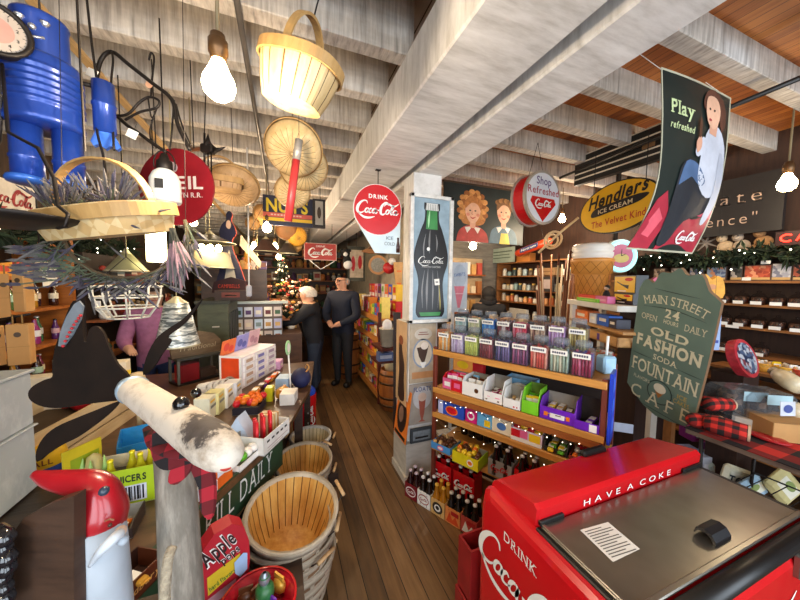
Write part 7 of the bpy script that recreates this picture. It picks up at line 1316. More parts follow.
# kraft lit counter behind the jars
t=thing('back_counter','dark wooden back counter behind the candy jars','counter',(0,0,0)); b=B(); b.bb(1.75,2.95,0,2.9,3.35,1.02,wood('3a2416','5c3a22',(20,20,2),.5)); b.done('cabinet',t); b=B(); b.bb(1.7,2.9,1.02,3.05,3.4,1.06,M_shd); b.done('counter_top',t)
for i in range(11): x=1.85+i*.11; carton(f'small {HUE[["c8a070","b88850","d8c098","a87848"][i%4]]} goods box, {ORD[i]} from left along the back counter',T3((x,3.05+rnd.uniform(0,.08),1.061)),.08,.08,rnd.uniform(.08,.2),mat(['c8a070','b88850','d8c098','a87848'][i%4],.6),None,'boxes along the back counter')
t=thing('wall_cabinet','pale wall cupboard with tan boxes behind the post and cone sign','cupboard',(1.97,4.15,1.15)); b=B(); b.bb(0,0,0,1.1,.2,.9,wood('8a7858','b8a080',(3,3,14),.6)); b.done('cupboard_body',t); 
for j in range(3): b=B(); b.bb(.0,-.1,.02+j*.3,1.1,.0,.04+j*.3,M_shd); b.done('shelf',t)
for j in range(3):
    for i in range(9): hc=rnd.choice(['d8b888','c89858','e0d0b0','a86a3a','d8d8d0','b84a3a']); carton(f'small {HUE[hc]} packet, {ORD[i]} from left on the {["low","middle","high"][j]} cupboard shelf',T3((2.05+i*.115,4.1,1.192+j*.3)),.08,.07,rnd.uniform(.1,.2),mat(hc,.6),None,'packets on cupboard shelf '+['one','two','three'][j])
# ================================================================ left wall shelves
ORW=wood('8a4a1c','c8782e',(2,14,14),.5,.1,None,'orange_pine')
t=thing('shelf_unit','orange pine shelves of bottles along the left wall','shelf',(0,0,0))
b=B(); b.bb(-2.13,.9,0,-2.115,3.57,2.0,BEAD); b.done('back_panel',t)
for z in (.5,.85,1.14,1.43,1.675,1.95): b=B(); b.bb(-2.11,.9,z-.025,-1.75,3.55,z,ORW); b.done('shelf',t)
b=B(); b.bb(-2.11,3.53,0,-1.74,3.575,2.0,ORW); b.done('side_panel',t); b=B(); b.bb(-2.11,.88,0,-1.74,.92,2.0,ORW); b.done('side_panel',t)
LQ=['3a1a10','6a1a1c','8a5a1c','2a1a2a','4a6a3a','7a2a4a','a8781c','1c1410']; LB=['e8e0c8','d8a8b0','d8c8a0','e0e0e0','a8c8b0','e8d8c8','b8b8b8','d8d0a8']; CP=['1a1a1a','c8c8c8','8a2a1c','2a2a2a']
for r_,(z,nm,n,h) in enumerate(((1.43,'upper bottle shelf',20,.19),(1.14,'lower bottle shelf',18,.2),(.85,'bottom bottle shelf',14,.2))):
    for i in range(n): bottle(T3((-1.83-.05*(i%2),3.46-i*.115,z+.001)),f'sauce bottle, {ORD[i]} from the far end on the {nm} at left',f'bottles on the {nm}',LQ[(i*3+r_)%8] if r_!=1 else ['5a2a6a','3a6a4a','8a2a6a','6a4a2a'][i%4],CP[i%4],h*rnd.uniform(.85,1.08),LB[(i*5+r_)%8],'sauce_bottle')
for i,(c,l) in enumerate((('d8c8b0','cream'),('c83a2c','red'),('e8a030','orange'),('3a5ab0','blue'),('e8d040','yellow'),('a87838','tan'),('d8d0c0','white'),('b84a3c','brick red'))):
    y=3.35-i*.2; carton(f'{l} packet box on the upper left wall shelf, {ORD[i]} from its far end',fr((-1.86,y,1.676),(0,1,0),UP),.16,.1,rnd.uniform(.1,.15),mat(c,.5),bands((.2,.3,.8,.7,mat('e8d8a8' if i%2 else 'c8402c',.5))))
M=fr(PX(50,279,-1.735)-UP*.06,(0,1,0),UP); carton('white handwritten price card hanging on the left wall shelf edge',M,.16,.006,.14,PAPER,bands((.15,.7,.7,.76,GREYCARD),(.15,.5,.8,.56,GREYCARD),(.15,.3,.6,.36,GREYCARD)),None,'card','price_card')
# kraft bags hanging in front
def kbag(px,py,d,w,h,label,rz=0):
    c=D(px,py,d); M=fr((c.x,c.y,c.z-h/2),N(V((math.cos(rz),math.sin(rz),0))),UP); t=thing('kraft_bag',label,'paper bag',M=M); b=B(); b.box((0,.03,h/2),(w,.06,h),KRAFT,0,.004); b.rect(-w/2,h*.45,w/2,h*.46,-.001,mat('9a7440',.8)); b.done('bag_body',t); b=B(); b.tube([(-w*.2,.01,h),(-w*.2,.01,h+.05),(w*.2,.01,h+.05),(w*.2,.01,h)],.004,mat('8a6a3a',.8),6); b.done('twisted_handle',t); b=B(); b.flat(el(0,h*.75,.014,.014,12),-.0012,mat('4a3a2a',.6)); b.done('round_stamp',t)
kbag(18,291,1.75,.06,.25,'tan kraft paper bag hanging upper left before the bottle shelves',R(-12)); kbag(4,296,1.75,.05,.26,'shadowed kraft paper bag beside the upper one at the left edge',R(50)); kbag(18,345,1.6,.085,.22,'larger kraft paper bag hanging lower at the left edge',R(10)); kbag(-2,346,1.62,.06,.22,'kraft paper bag edge on beside the larger lower bag',R(60))
t=thing('bag_rail','dark bent iron rail from which the kraft bags hang','rail'); b=B(); b.tube([D(-20,270,1.75),D(0,262,1.75),D(40,258,1.75)],.006,IRON,6); b.done('iron_rail',t); b=B(); b.tube([D(-20,323,1.6),D(8,318,1.6),D(30,314,1.62)],.006,IRON,6); b.done('iron_rail',t); b=B(); b.cyl(D(-20,270,1.75),V((D(-20,270,1.75).x,D(-20,270,1.75).y,2.8)),.005,IRON,n=6); b.cyl(D(40,258,1.75),V((D(40,258,1.75).x,D(40,258,1.75).y,2.8)),.005,IRON,n=6); b.done('rail_hanger',t)
M=fr(PX(5,214,-1.9),(0,1,0),UP); t=thing('cola_sign','white cola sign with red script on the left wall below the tin man','sign',M=M); b=B(); b.bb(-.2,0,-.02,.32,.03,.26,mat('d8d0c4',.5)); b.done('board',t); b=B(); b.logo(.06,.12,.44,mat('a02028',.5),-.002,0,1.3,3); b.done('lettering',t)
garland('fir garland with small lights over the left wall bottle shelves',[(-1.75,1.0,2.0),(-1.7,1.6,1.98),(-1.75,2.2,2.05),(-1.7,2.8,1.97),(-1.75,3.4,2.02),(-1.85,4.2,2.0),(-1.85,5.0,2.05)],900,.16,24,'fairy_light')
# further along the left wall
t=thing('tall_cupboard','tall dark cupboard along the left wall beyond the bottle shelves','cupboard',(0,0,0)); b=B(); b.bb(-2.1,3.62,0,-1.7,5.8,1.9,wood('1e1612','3a2a20',(20,20,2),.6)); b.done('cabinet',t)
for z in (.9,1.25,1.6): b=B(); b.bb(-1.7,3.62,z,-1.55,5.8,z+.02,M_shd); b.done('shelf',t)
KN=['8a4a2a','c8a060','3a5a3a','a83a2c','d8c8b0','5a3a6a','c87a3a','7a8a8a','e0d8c8','2a2a2a','b88a4a','6a2a2a']
def knick(M,label,group,s=1.0):
    """small trinket: jar, box or figurine with a body and a top"""
    i=rnd.randrange(3); c=rnd.choice(KN); c2=rnd.choice(KN); k=('kn',i,c,c2)
    if k not in _cp:
        b=B()
        if i==0: b.lathe([(0,0),(.035,0),(.045,.03),(.04,.08),(.02,.1)],mat(c,.5,0,.2,30),10)
        elif i==1: b.box((0,0,.05),(.08,.06,.1),mat(c,.5,0,.2,30),0,.004)
        else: b.lathe([(0,0),(.03,.0),(.018,.02),(.035,.06),(.022,.09)],mat(c,.5,0,.2,30),10)
        o=b.done('trinket_body'); b=B()
        if i==1: b.rect(-.03,.03,.03,.08,-.031,mat(c2,.5)); 
        else: b.ball((0,0,.11),.022,mat(c2,.5),8)
        p=b.done('trinket_top'); _cp[k]=(o.data,p.data); bpy.data.objects.remove(o); bpy.data.objects.remove(p)
    t=thing('trinket',label%HUE.get(c,'small'),'ornament',M=M@Matrix.Scale(s,4),group=group)
    for n_,d_ in zip(('trinket_body','trinket_top'),_cp[k]): o=bpy.data.objects.new(n_,d_); COL.objects.link(o); o.parent=t
for j,z in enumerate((.92,1.27,1.62)):
    for i in range(14): knick(T3((-1.62,3.75+i*.145,z+.001))@RZ(R(60)),f'small %s trinket, {ORD[i]} from near end on dark cupboard {["low","middle","high"][j]} shelf','trinkets on the dark cupboard',rnd.uniform(.9,1.4))
# lampshades hanging before the left wall
def lampshade(label,px,py,d,r0,r1,h,mt,name='lamp_shade',lit=None,cat='lamp shade',finial=True):
    c=D(px,py,d); t=thing(name,label,cat,c); b=B(); b.lathe([(r1,0),(r0,h),(r0*.95,h),(r1*.97,.003)],mt,26); b.done('shade_wall',t); b=B(); b.lathe([(r1*1.0,-.004),(r1*1.03,0),(r1*1.0,.006)],mat('b8b090',.4,.4),26); b.lathe([(r0*1.02,h-.004),(r0*.5,h+.02),(r0*.3,h+.035),(0,h+.04)],mat('b8b090',.4,.4),20); b.done('metal_trim',t)
    b=B(); b.cyl((0,0,h+.03),(0,0,2.8-c.z),.003,IRON if not finial else mat('c8b888',.5),n=6); b.done('hanging_rod',t); return t
ZB=None
def zebra():
    mt,t_,b_,l=nt('galvanised_zebra'); v=coords(t_,(6,6,40)); n=noise(t_,v,1.4,3,.5); l.new(ramp(t_,n,[(.44,'5a6468'),(.5,'d8e0e0'),(.56,'8a9698'),(.62,'e8ecea')]),b_.inputs['Base Color']); b_.inputs['Metallic'].default_value=.5; b_.inputs['Roughness'].default_value=.4; return mt
lampshade('galvanised lamp shade with wavy pattern hanging behind the moose',178,345,1.9,.062,.118,.27,zebra())
t=lampshade('small olive metal cone lamp shade hanging under the lavender wreath',127,271,2.1,.03,.12,.12,mat('8a8a68',.4,.3,.1))
b=B(); c=D(157,262,2.2); t=thing('glowing_lamp','glowing pale yellow cylinder lamp hanging behind the trug','lamp',c); b.lathe([(0,0),(.055,0),(.06,.02),(.06,.22),(.05,.24),(0,.245)],emit('ffeeb0',7,'lit_shade'),22); b.done('lit_shade',t); b=B(); b.cyl((0,0,.24),(0,0,2.8-c.z),.004,IRON,n=6); b.lathe([(.07,.24),(.05,.27),(.01,.28)],IRON,14); b.done('hanging_cord',t)
c=D(128,300,1.75); t=thing('wire_basket','white wire basket cage hanging under the lavender wreath','wire basket',c); ww=mat('e0ddd0',.4); r=.16
for z,k in ((.08,1),(.02,.98),(-.04,.85),(-.1,.6)): b=B(); b.tube([(r*k*math.cos(R(a)),r*k*math.sin(R(a)),z) for a in range(0,360,15)],.005,ww,6,closed=True); b.done('wire_ring',t)
for i in range(10): a=2*PI*i/10; b=B(); b.tube([(r*k*math.cos(a),r*k*math.sin(a),z) for z,k in ((.08,1),(.02,.98),(-.04,.85),(-.1,.6))],.005,ww,6); b.done('wire_rib',t)
b=B(); b.tube([(-r,0,.08),(0,0,.25),(r,0,.08)],.003,IRON,5); b.cyl((0,0,.25),(0,0,2.8-c.z),.003,IRON,n=5); b.done('hanging_wire',t)
for i,(px,py) in enumerate(((97,305),(152,283))): M=fr(D(px,py,1.85),CR,UP); b=B(); b.bb(-.022,0,-.025,.022,.003,.025,PAPER); b.cyl((0,.001,.025),(0,.001,.06),.0012,IRON,n=4); o=b.done('price_tag'); o.matrix_world=M; tag(o,('white price tag left of the white wire basket','white price tag right of the lavender wreath')[i],'tag')
t=lampshade('wide black lamp shade with lit bulbs hanging beside the wooden lady',210,243,2.9,.05,.22,.08,mat('14120f',.5)); b=B()
for i in (-1,0,1): b.ball((i*.07,0,-.05),.03,M_bulb,10,(1,1,1.3))
b.done('lit_bulb',t)
lampshade('beige fabric drum lamp shade below the wide black shade',207,268,3.1,.2,.25,.16,mat('8a7f68',.8,0,.1))
lampshade('dark brown round lamp shade hanging beyond the white cord',266,252,3.9,.05,.17,.16,mat('3a2018',.5)); lampshade('dark bell lamp shade hanging under the yellow straw basket',288,254,3.7,.04,.12,.13,mat('2a2420',.5))
lampshade('small glowing yellow table lamp shade at the far left aisle',258,287,4.6,.07,.13,.13,emit('f0b840',1.6,'lit_fabric'))
b=B(); b.cyl(D(248,200,2.6),D(249,288,2.6),.006,WHITE,n=6); b.cyl(D(248,200,2.6),V((D(248,200,2.6).x,D(248,200,2.6).y,2.8)),.006,WHITE,n=6); o=b.done('hanging_electric_cable'); tag(o,'long white electric cord hanging from the ceiling by the wooden lady','cord')
c=D(249,291,2.6); b=B(); b.box((c.x,c.y,c.z),(.045,.03,.1),mat('a8a8b0',.5),0,.01); o=b.done('cord_switch'); tag(o,'grey switch box at the end of the long white cord','switch')
# locker, case, wooden lady
OL=wood('3c3f2c','565a40',(4,4,14),.5,.1,None,'olive_locker'); lx0,ly0,lz1=-.8,3.36,1.43
xr=PY(228,300,ly0).x; xl=PY(197,300,ly0).x
t=thing('locker','dark olive wooden locker standing behind the display table','locker'); b=B(); b.bb(xl,ly0,0,xr,ly0+.65,lz1,OL); b.done('locker_body',t)
b=B(); b.bb(xl-.02,ly0-.02,lz1,xr+.02,ly0+.67,lz1+.03,mat('2a2c20',.5)); b.done('top_board',t)
for i in range(5): b=B(); b.bb(xr,ly0+.05+i*.12,.1,xr+.012,ly0+.13+i*.12,lz1-.1,mat('2e3024',.5)); b.done('side_rib',t)
for z in (.95,1.2): b=B(); b.bb(xl+.12,ly0-.012,z,xl+.18,ly0,z+.012,mat('c8c0b0',.4,.5)); b.done('drawer_pull',t)
c0=D(236,304,3.3); t=thing('old_suitcase','dark brown old case with red lining on top of the locker','case',(c0.x,ly0+.3,lz1+.03)); b=B(); b.bb(-.14,-.28,0,.14,.15,.1,mat('2e1a14',.6,0,.2)); b.done('case_body',t); b=B(); b.bb(-.08,-.282,.03,.08,-.28,.08,mat('6a2a20',.6)); b.done('red_panel',t); b=B(); b.tube([(-.05,-.285,.05),(0,-.305,.055),(.05,-.285,.05)],.005,IRON,6); b.done('handle',t)
M=camplane(231,290,3.2); t=thing('wooden_lady','tall painted wooden cutout of a lady in a navy dress standing by the locker','cutout figure',M=M)
def px2(*P): return [LP(M,*p) for p in P]
b=B(); b.prism(cr(px2((216,290),(219,272),(222,252),(221,240),(219,232),(222,224),(226,220),(226,214),(229,211),(232,214),(231,221),(234,226),(236,234),(232,240),(233,250),(238,262),(243,276),(245,290)),3,True),0,.02,mat('1f2138',.5,0,.2),mat('a84a3a',.6)); b.done('painted_figure',t)
b=B(); b.flat(cr(px2((224,290),(227,265),(229,250),(232,262),(236,278),(237,290)),3,True),-.001,mat('a8a090',.6)); b.flat(cr(px2((227,221),(230,221),(231,226),(229,229),(226,226)),3,True),-.001,mat('c8a890',.6)); b.done('apron_and_face',t)
b=B(); q=px2((213,293),(247,293),(246,281),(232,277),(215,282)); b.prism(q,-.02,.04,mat('2e1a20',.5)); a_,b_=px2((217,290),(243,290)); b.text('CAMPBELL' if False else 'CAMPBELLS',(a_[0]+b_[0])/2,a_[1]+.02,.04,mat('a83a30',.5),'c',-.022,.0,fit=.23); b.done('lettered_base',t)
M=fr(D(250,258,3.2),N(V((.8,-.3,-.5))),UP); t=thing('wood_pennant','pale wooden shingle hanging slantwise beside the wooden lady','shingle',M=M); b=B(); b.prism([(-.2,.16),(.12,.02),(.14,-.04),(-.16,.06)],0,.02,mat('a89880',.6)); b.done('board',t); b=B(); b.cyl((-.15,.01,.12),(-.15,.01,2.8-M.translation.z),.002,IRON,n=5); b.done('hanging_string',t)
# ================================================================ aisle shelving on the right beyond the post
AR=wood('3a120c','5a2418',(20,20,2),.5); AH=wood('a8642a','d08a40',(14,2,14),.5)
ax0,ax1,ay0,ay1=1.2,1.78,3.82,5.35
t=thing('aisle_shelf','red-brown aisle shelf unit stacked with candy boxes beyond the post','shelf')
for x in (ax0,ax1):
    for y in (ay0,ay1): b=B(); b.bb(x-.02,y-.02,0,x+.02,y+.02,1.25,AR); b.done('post',t)
for z in (.12,.4,.63,.87,1.16): b=B(); b.bb(ax0,ay0,z-.03,ax1,ay1,z,AH); b.done('shelf',t); b=B(); b.bb(ax0-.025,ay0,z-.04,ax0-.005,ay1,z+.035,AH); b.done('shelf_lip',t)
BC=['e8c030','d83a2c','f0e8d8','e88a2c','3a6ac8','c8a060','d84a7a','7ab040','f0d870','8a4a2a']
for j,(z,nm) in enumerate(((.12,'bottom'),(.4,'second'),(.63,'third'),(.87,'fourth'),(1.16,'top'))):
    for i in range(12):
        y=ay0+.08+i*.125; c=BC[(i*3+j*2)%10]; k=rnd.uniform(.1,.2) if j<4 else rnd.uniform(.15,.3)
        carton(f'{HUE[c]} candy pack, {ORD[i]} from near end of the {nm} aisle shelf',fr((ax0+.1,y,z+.001),(0,-1,0),UP),.1,.12,k,mat(c,.45),bands((.15,.3,.85,.7,mat(BC[(i*7+j+3)%10],.45))),'candy packs on the '+nm+' aisle shelf','candy pack','candy_pack')
    if j<4:
        for i in range(4): carton(f'{HUE[BC[(i*5+j)%10]]} candy pack, {ORD[i]} from left on the {nm} aisle shelf end',T3((ax0+.16+i*.13,ay0+.09,z+.001)),.1,.1,rnd.uniform(.1,.2),mat(BC[(i*5+j)%10],.45),bands((.15,.3,.85,.7,mat(BC[(i+j*3)%10],.45))),'candy packs on the '+nm+' shelf end','candy pack','candy_pack')
for i in range(16): carton(f'{["red","blue","pink","yellow","purple","pale grey","crimson","orange"][(i*3+i//8)%8]} box, {ORD[i//2]} from near end, {["lower","upper"][i%2]} tier on top of the aisle shelf',fr((ax0+.3,ay0+.12+.175*(i//2),1.161+.231*(i%2)),(0,-1,0),UP),.16,.1,.23,mat(['c82a30','3a5ac0','d8a0b0','e8c040','7a3a8a','d8d8d0','b83040','e86a2c'][(i*3+i//8)%8],.45),bands((.1,.1,.9,.35,mat('e8e0d8',.5)),(.2,.5,.8,.85,mat(BC[i%10],.45))),'boxes stacked high on the aisle shelf','box')
def barrel(label,x,y,r,h):
    t=thing('wooden_barrel',label,'barrel',(x,y,0)); b=B(); b.lathe([(0,0),(r*.85,0),(r*.97,h*.25),(r,h*.5),(r*.97,h*.75),(r*.86,h),(r*.82,h),(r*.82,h-.03),(0,h-.03)],wood('7a3f1a','b8702e',(12,12,1.5),.5,.15,None,'barrel_stave'),22); b.done('barrel_body',t)
    for z in (.12,.32,.68,.88): k=.85+.15*math.sin(PI*z)+.006; b=B(); b.lathe([(r*k,h*z-.015),(r*k*1.012,h*z-.015),(r*k*1.012,h*z+.015),(r*k,h*z+.015)],mat('4a3018',.4,.4),22); b.done('hoop',t)
c=PZ(390,411,0); barrel('wooden barrel standing on the floor at the near end of the aisle shelf',c.x+.08,c.y+.12,.19,.52); c=PZ(350,376,0); barrel('wooden barrel at the far end of the aisle shelf by the man',c.x-.02,c.y,.2,.75)
t=thing('plastic_bucket','translucent white bucket of tissue on the aisle shelf end','bucket',D(387,346,3.45)); b=B(); b.lathe([(0,0),(.07,0),(.09,.2),(.094,.2),(.094,.21),(.085,.21),(.066,.01),(0,.01)],mat('d0c8b4',.4),18); b.done('bucket_body',t); b=B(); b.ball((0,0,.24),.06,mat('e8e8ec',.7),10,(1,1,1.2)); b.done('tissue',t); b=B(); b.T=T3(-V(t.location)); c=D(387,347,3.45); b.bb(c.x-.1,c.y-.08,c.z-.03,c.x+.1,c.y+.3,c.z-.002,AR); b.done('bracket_shelf',t)
c=D(386,357,3.5); carton('blue and grey box below the white bucket on the aisle shelf end',T3((c.x,c.y+.05,c.z-.05)),.18,.1,.1,mat('5a6a98',.5),bands((.1,.3,.9,.7,mat('a8b0c8',.5)))); b=B(); b.bb(c.x-.1,c.y,c.z-.08,c.x+.1,c.y+.3,c.z-.052,AR); o=b.done('bracket_shelf'); tag(o,'short dark bracket shelf under the blue and grey box','shelf')
M=fr(D(397,392,3.2),CR,UP); t=thing('dark_rack_post','narrow dark rack post behind the white post base','rack post',M=M); b=B(); b.bb(-.04,0,-D(397,392,3.2).z,.04,.06,.85,mat('2a1814',.5)); b.done('upright',t); 
c=D(385,372,3.62); t=thing('sack','cream cloth sack standing on the near barrel','sack',(PZ(390,411,0).x+.08,PZ(390,411,0).y+.12,.49)); b=B(); b.lathe([(0,0),(.1,.0),(.12,.06),(.1,.14),(.05,.19),(.07,.23),(0,.22)],mat('c8b890',.8,0,.15),16); b.done('sack_body',t); b=B(); b.lathe([(.052,.185),(.058,.19),(.052,.197)],mat('7a5a3a',.8),14); b.done('tie',t)
# things hung high beyond the round sign
def hang(px,py,d,label,name,cat,fn,w=.003):
    c=D(px,py,d); M=fr(c,CR,UP); t=thing(name,label,cat,M=M); fn(t); b=B(); b.cyl((0,.01,.05),(0,.01,2.8-c.z),w,IRON,n=5); b.done('hanging_wire',t)
def f1(t):
    b=B(); b.prism(el(0,0,.16,.16,26),0,.05,mat('b8824a',.5,0,.1)); b.done('drum_body',t); b=B(); b.flat(el(0,0,.12,.12,24),-.002,mat('8a8a80',.5,0,.3,30)); b.done('drum_skin',t)
hang(378,265,5.0,'round tan tambourine hanging beyond the round cola sign','tambourine','tambourine',f1)
def f2(t):
    b=B(); b.ball((0,0,0),.1,mat('b01c20',.4,0,.15),14,(1,.6,.95)); b.done('red_ball',t); b=B(); b.ball((.05,-.02,.1),.06,mat('e0e0e0',.6),10); b.done('white_pompom',t)
hang(389,268,4.8,'red stuffed ball ornament with white pompom beyond the round sign','red_ornament','ornament',f2)
def f3(t):
    b=B(); b.prism(cr([(-.22,-.04),(-.1,.02),(0,.09),(.1,.02),(.22,-.05),(.0,-.08)],3,True),0,.1,mat('8a5a2c',.6)); b.done('hat_body',t); b=B(); b.flat([(-.1,.0),(.1,.0),(.08,.03),(-.08,.03)],-.002,mat('4a2a14',.6)); b.done('hat_band',t)
hang(374,249,5.2,'brown straw hat hanging above the tambourine','straw_hat','hat',f3)
M,W,H=FYp(348,246,365,281,5.6); t=thing('framed_print','dark framed print of red figures hung on the far partition','picture',M=M); b=B(); b.bb(0,0,0,W,.03,H,mat('3a3a2c',.5)); b.done('frame',t); b=B(); b.rect(W*.1,H*.1,W*.9,H*.9,-.001,mat('b8a890',.5,0,.3,10)); b.flat(el(W*.3,H*.5,W*.12,H*.22),-.002,RED2); b.flat(el(W*.7,H*.55,W*.12,H*.2),-.002,RED2); b.done('print',t); b=B(); b.cyl((W/2,.01,H),(W/2,.01,2.8-M.translation.z),.004,IRON,n=5); b.done('hanging_wire',t)
M,W,H=FYp(395,262,403,312,4.4); t=thing('striped_pennant','tall tan cone shaped pennant hanging beside the post','pennant',M=M); b=B(); b.prism([(-.03,H),(W,H),(W*.6,0),(W*.4,0)],0,.02,mat('c89a5a',.5)); b.done('pennant_body',t); b=B()
for z in (.3,.55,.8): b.rect(W*.2,H*z,W*.8,H*z+.03,-.001,mat('d8782c',.5))
b.done('stripes',t); b=B(); b.cyl((W/2,.01,H),(W/2,.01,2.8-M.translation.z),.004,IRON,n=5); b.done('hanging_wire',t)
def f4(t):
    b=B(); bm=mat('121214',.8); wm=mat('e0e0dc',.8)
    b.ball((0,0,0),.1,bm,12,(.8,.8,1.2)); b.ball((.02,-.03,-.05),.08,wm,10); b.done('toy_body',t); b=B(); b.ball((-.02,-.02,.15),.08,bm,12); b.ball((-.01,-.08,.13),.04,wm,8); b.ball((.05,0,.2),.03,bm,8); b.ball((-.09,0,.2),.03,bm,8); b.done('toy_head',t)
hang(347,262,5.3,'black and white plush toy hanging above the man','plush_toy','toy',f4)
# ================================================================ far left aisle
t=thing('christmas_tree','dark green decorated tree in the far left aisle','tree',(.0,5.65,.982)); t.scale=(.6,.6,.58); b=B()
for i in range(1400):
    z=.3+1.7*rnd.random()**.8; r=.5*(2.05-z)/1.75*rnd.uniform(.3,1); a=rnd.uniform(0,6.28); p=V((r*math.cos(a),r*math.sin(a),z)); d=N(V((math.cos(a),math.sin(a),-.3+rnd.gauss(0,.4)))); s=d.cross(V((0,0,1))).normalized()*.022; e=p+d*.13; m_=(p+e)/2; b.add([p,m_+s,e,m_-s],[(0,1,2,3)],FIR[i%3])
b.done('fir_branches',t); b=B(); b.cyl((0,0,0),(0,0,1.95),.03,DW,.01); b.done('trunk',t)
for i in range(46): z=.4+1.5*rnd.random(); r=.5*(2.05-z)/1.75; a=rnd.uniform(3.4,6.6); b=B(); b.ball((r*math.cos(a),r*math.sin(a),z),.028,FOIL[rnd.choice(['red','gold','orange','white','green','gold'])] if i%4 else emit('ffe0a0',4,'fairy_light'),8,rings=6); b.done('bauble',t)
FLC=['c8402c','e8a040','e8d8c8','a82a3a','d87a4a','f0c8a8']
def bouquet(label,px,py,d,n,fc,zb):
    c=D(px,py,d); t=thing('flower_basket',label,'flower basket',(c.x,c.y,zb))
    if zb>1.02: b=B(); b.bb(c.x-.1,c.y-.1,.981,c.x+.1,c.y+.1,zb-.001,DW); o=b.done('riser_block'); tag(o,'dark block under the '+label.split(' basket')[0]+' basket','block'); b=B(); b.lathe([(0,0),(.1,0),(.14,.16),(.13,.16),(.09,.01),(0,.01)],mat('6a4a2a',.7,0,.2,40),16); b.done('basket_body',t)
    b=B()
    for i in range(n*3): a=rnd.uniform(0,6.28); r=rnd.uniform(.03,.2); b.tube([(0,0,.14),(r*.6*math.cos(a),r*.6*math.sin(a),.24),(r*math.cos(a),r*math.sin(a),rnd.uniform(.2,.36))],.004,FIR[i%3],4,False)
    b.done('leaves',t)
    for i in range(n): a=rnd.uniform(0,6.28); r=rnd.uniform(.02,.2); b=B(); b.ball((r*math.cos(a),r*math.sin(a),rnd.uniform(.2,.38)),.032,mat(rnd.choice(fc),.7),7,(1,1,.6),5); b.done('flower_head',t)
for i,a in enumerate(((287,338,4.2,22,FLC,1.0,'red and peach flower basket beside the woman'),(292,318,4.9,22,['e8d8c8','d8a878','b83a2c'],1.2,'cream and orange flower basket behind the red and peach one'),(262,312,4.4,18,['e8c8a8','e8e0d8','a87a5a'],1.15,'pale dried flower basket below the yellow lamp shade'),(300,300,5.4,22,FLC,1.3,'small red flower basket farthest down the left aisle'),(285,300,5.0,20,['c86a3a','e8b060','8a3a2a'],1.25,'rust coloured flower basket before the decorated tree'))): bouquet(a[6],*a[:5],a[5])
b=B(); b.bb(-.9,4.05,.0,.22,6.6,.98,wood('3a2418','5c3c26',(3,14,14),.6)); o=b.done('long_counter'); tag(o,'long low wooden counter down the far left aisle','counter')
t=thing('tiered_stand','tiered dark wooden display stand on the far left counter','stand',(0,0,.98)); 
for j,z in enumerate((.15,.38,.6,.82)): b=B(); b.bb(-.95+.0,4.4,z-.02,.08-.12*j,5.3,z,M_shd); b.done('shelf',t)
b=B(); b.bb(-.95,4.38,0,-.9,5.3,.85,DW); b.done('back_panel',t); b=B(); b.bb(-.9,4.38,0,-.2,4.4,.82,DW); b.done('side_panel',t)
for j,z in enumerate((.98,1.13,1.36,1.58,1.8)):
    for i in range(11): knick(T3((.0-.12*j if j else .1,4.47+i*.07,z+.002))@RZ(R(20)),f'small %s trinket, {ORD[i]} from near end of tiered stand level {NUM[j]}','trinkets on the far left stand',rnd.uniform(1,1.6))
    for i in range(6): knick(T3((-.85+i*.12,4.47 if j else 4.15,z+.002)),f'small %s trinket, {ORD[i]} from left on near end level {NUM[j]} of the far counter','trinkets at the near end of the far counter',rnd.uniform(1,1.5))
t=thing('tag_rack','rack of white hanging gift cards before the far left counter','card rack',D(258,320,3.7)); b=B(); b.bb(-.28,.03,-.3,.28,.05,.2,mat('6a5a50',.6)); b.bb(-.3,.0,.2,.35,.08,.23,mat('b8c0b8',.5)); b.cyl((0,.05,-.3),(0,.05,-t.location.z),.02,IRON,n=8); b.done('rack_board',t)
for i in range(5):
    for j in range(3): b=B(); b.bb(-.26+i*.11,.0,-.26+j*.15,-.17+i*.11,.02,-.14+j*.15,mat(['d8d8dc','a8a8c8','e8e0d0','c8b8b0','b8c8d8'][(i+j*2)%5],.5)); b.rect(-.245+i*.11,-.23+j*.15,-.185+i*.11,-.18+j*.15,-.001,mat(KN[(i*3+j)%12],.5)); b.done('gift_card',t)
c=D(269,323,4.32); t=thing('white_pyramid_card','small white folded card standing before the gift card rack','card',(c.x,c.y,.981+.0)); b=B(); b.prism([(-.05,0),(.05,0),(0,.11)],0,.03,WHITE); b.done('card_body',t); b=B(); b.rect(-.02,.02,.02,.04,-.001,GREYCARD); b.done('print',t)
# back wall clutter
t=thing('back_shelf','tall back wall shelf packed with goods at the end of the store','shelf',(0,8.9,0))
for z in (.5,.9,1.3,1.65,2.0,2.3): b=B(); b.bb(-2,-.25,z-.03,1.8,.25,z,M_shd); b.done('shelf',t)
b=B(); b.bb(-2,.24,0,1.8,.26,2.5,DW); b.done('back_panel',t)
for j,z in enumerate((.9,1.3,1.65,2.0,2.3)):
    for i in range(24): knick(T3((-1.9+i*.155,8.75,z+.002)),f'%s goods item, {ORD[i]} from left on back wall shelf level {NUM[j]}','goods on the back wall shelf',rnd.uniform(1.5,2.4))
for i in range(12): bowl(f'small tan basket hanging over the far aisle, {ORD[i]} from the front',262-i*3+8*(i%3),214+i*1.5+(i%2)*6,4.4+i*.25,.12,.1,(.1,-.9,-.4),None,mat(['b88a50','c8a060','a87838'][i%3],.7)) if i<5 else None
c=D(248,263,4.0); b=B(); b.lathe([(0,0),(.04,.0),(.045,.1),(.03,.2),(0,.21)],mat('d89a3a',.4),12); b.cyl((0,0,.2),(0,0,2.8-c.z),.003,IRON,n=5); o=b.done('amber_bottle_ornament'); o.location=c; tag(o,'amber bottle ornament hanging left of the lit bulbs','ornament')
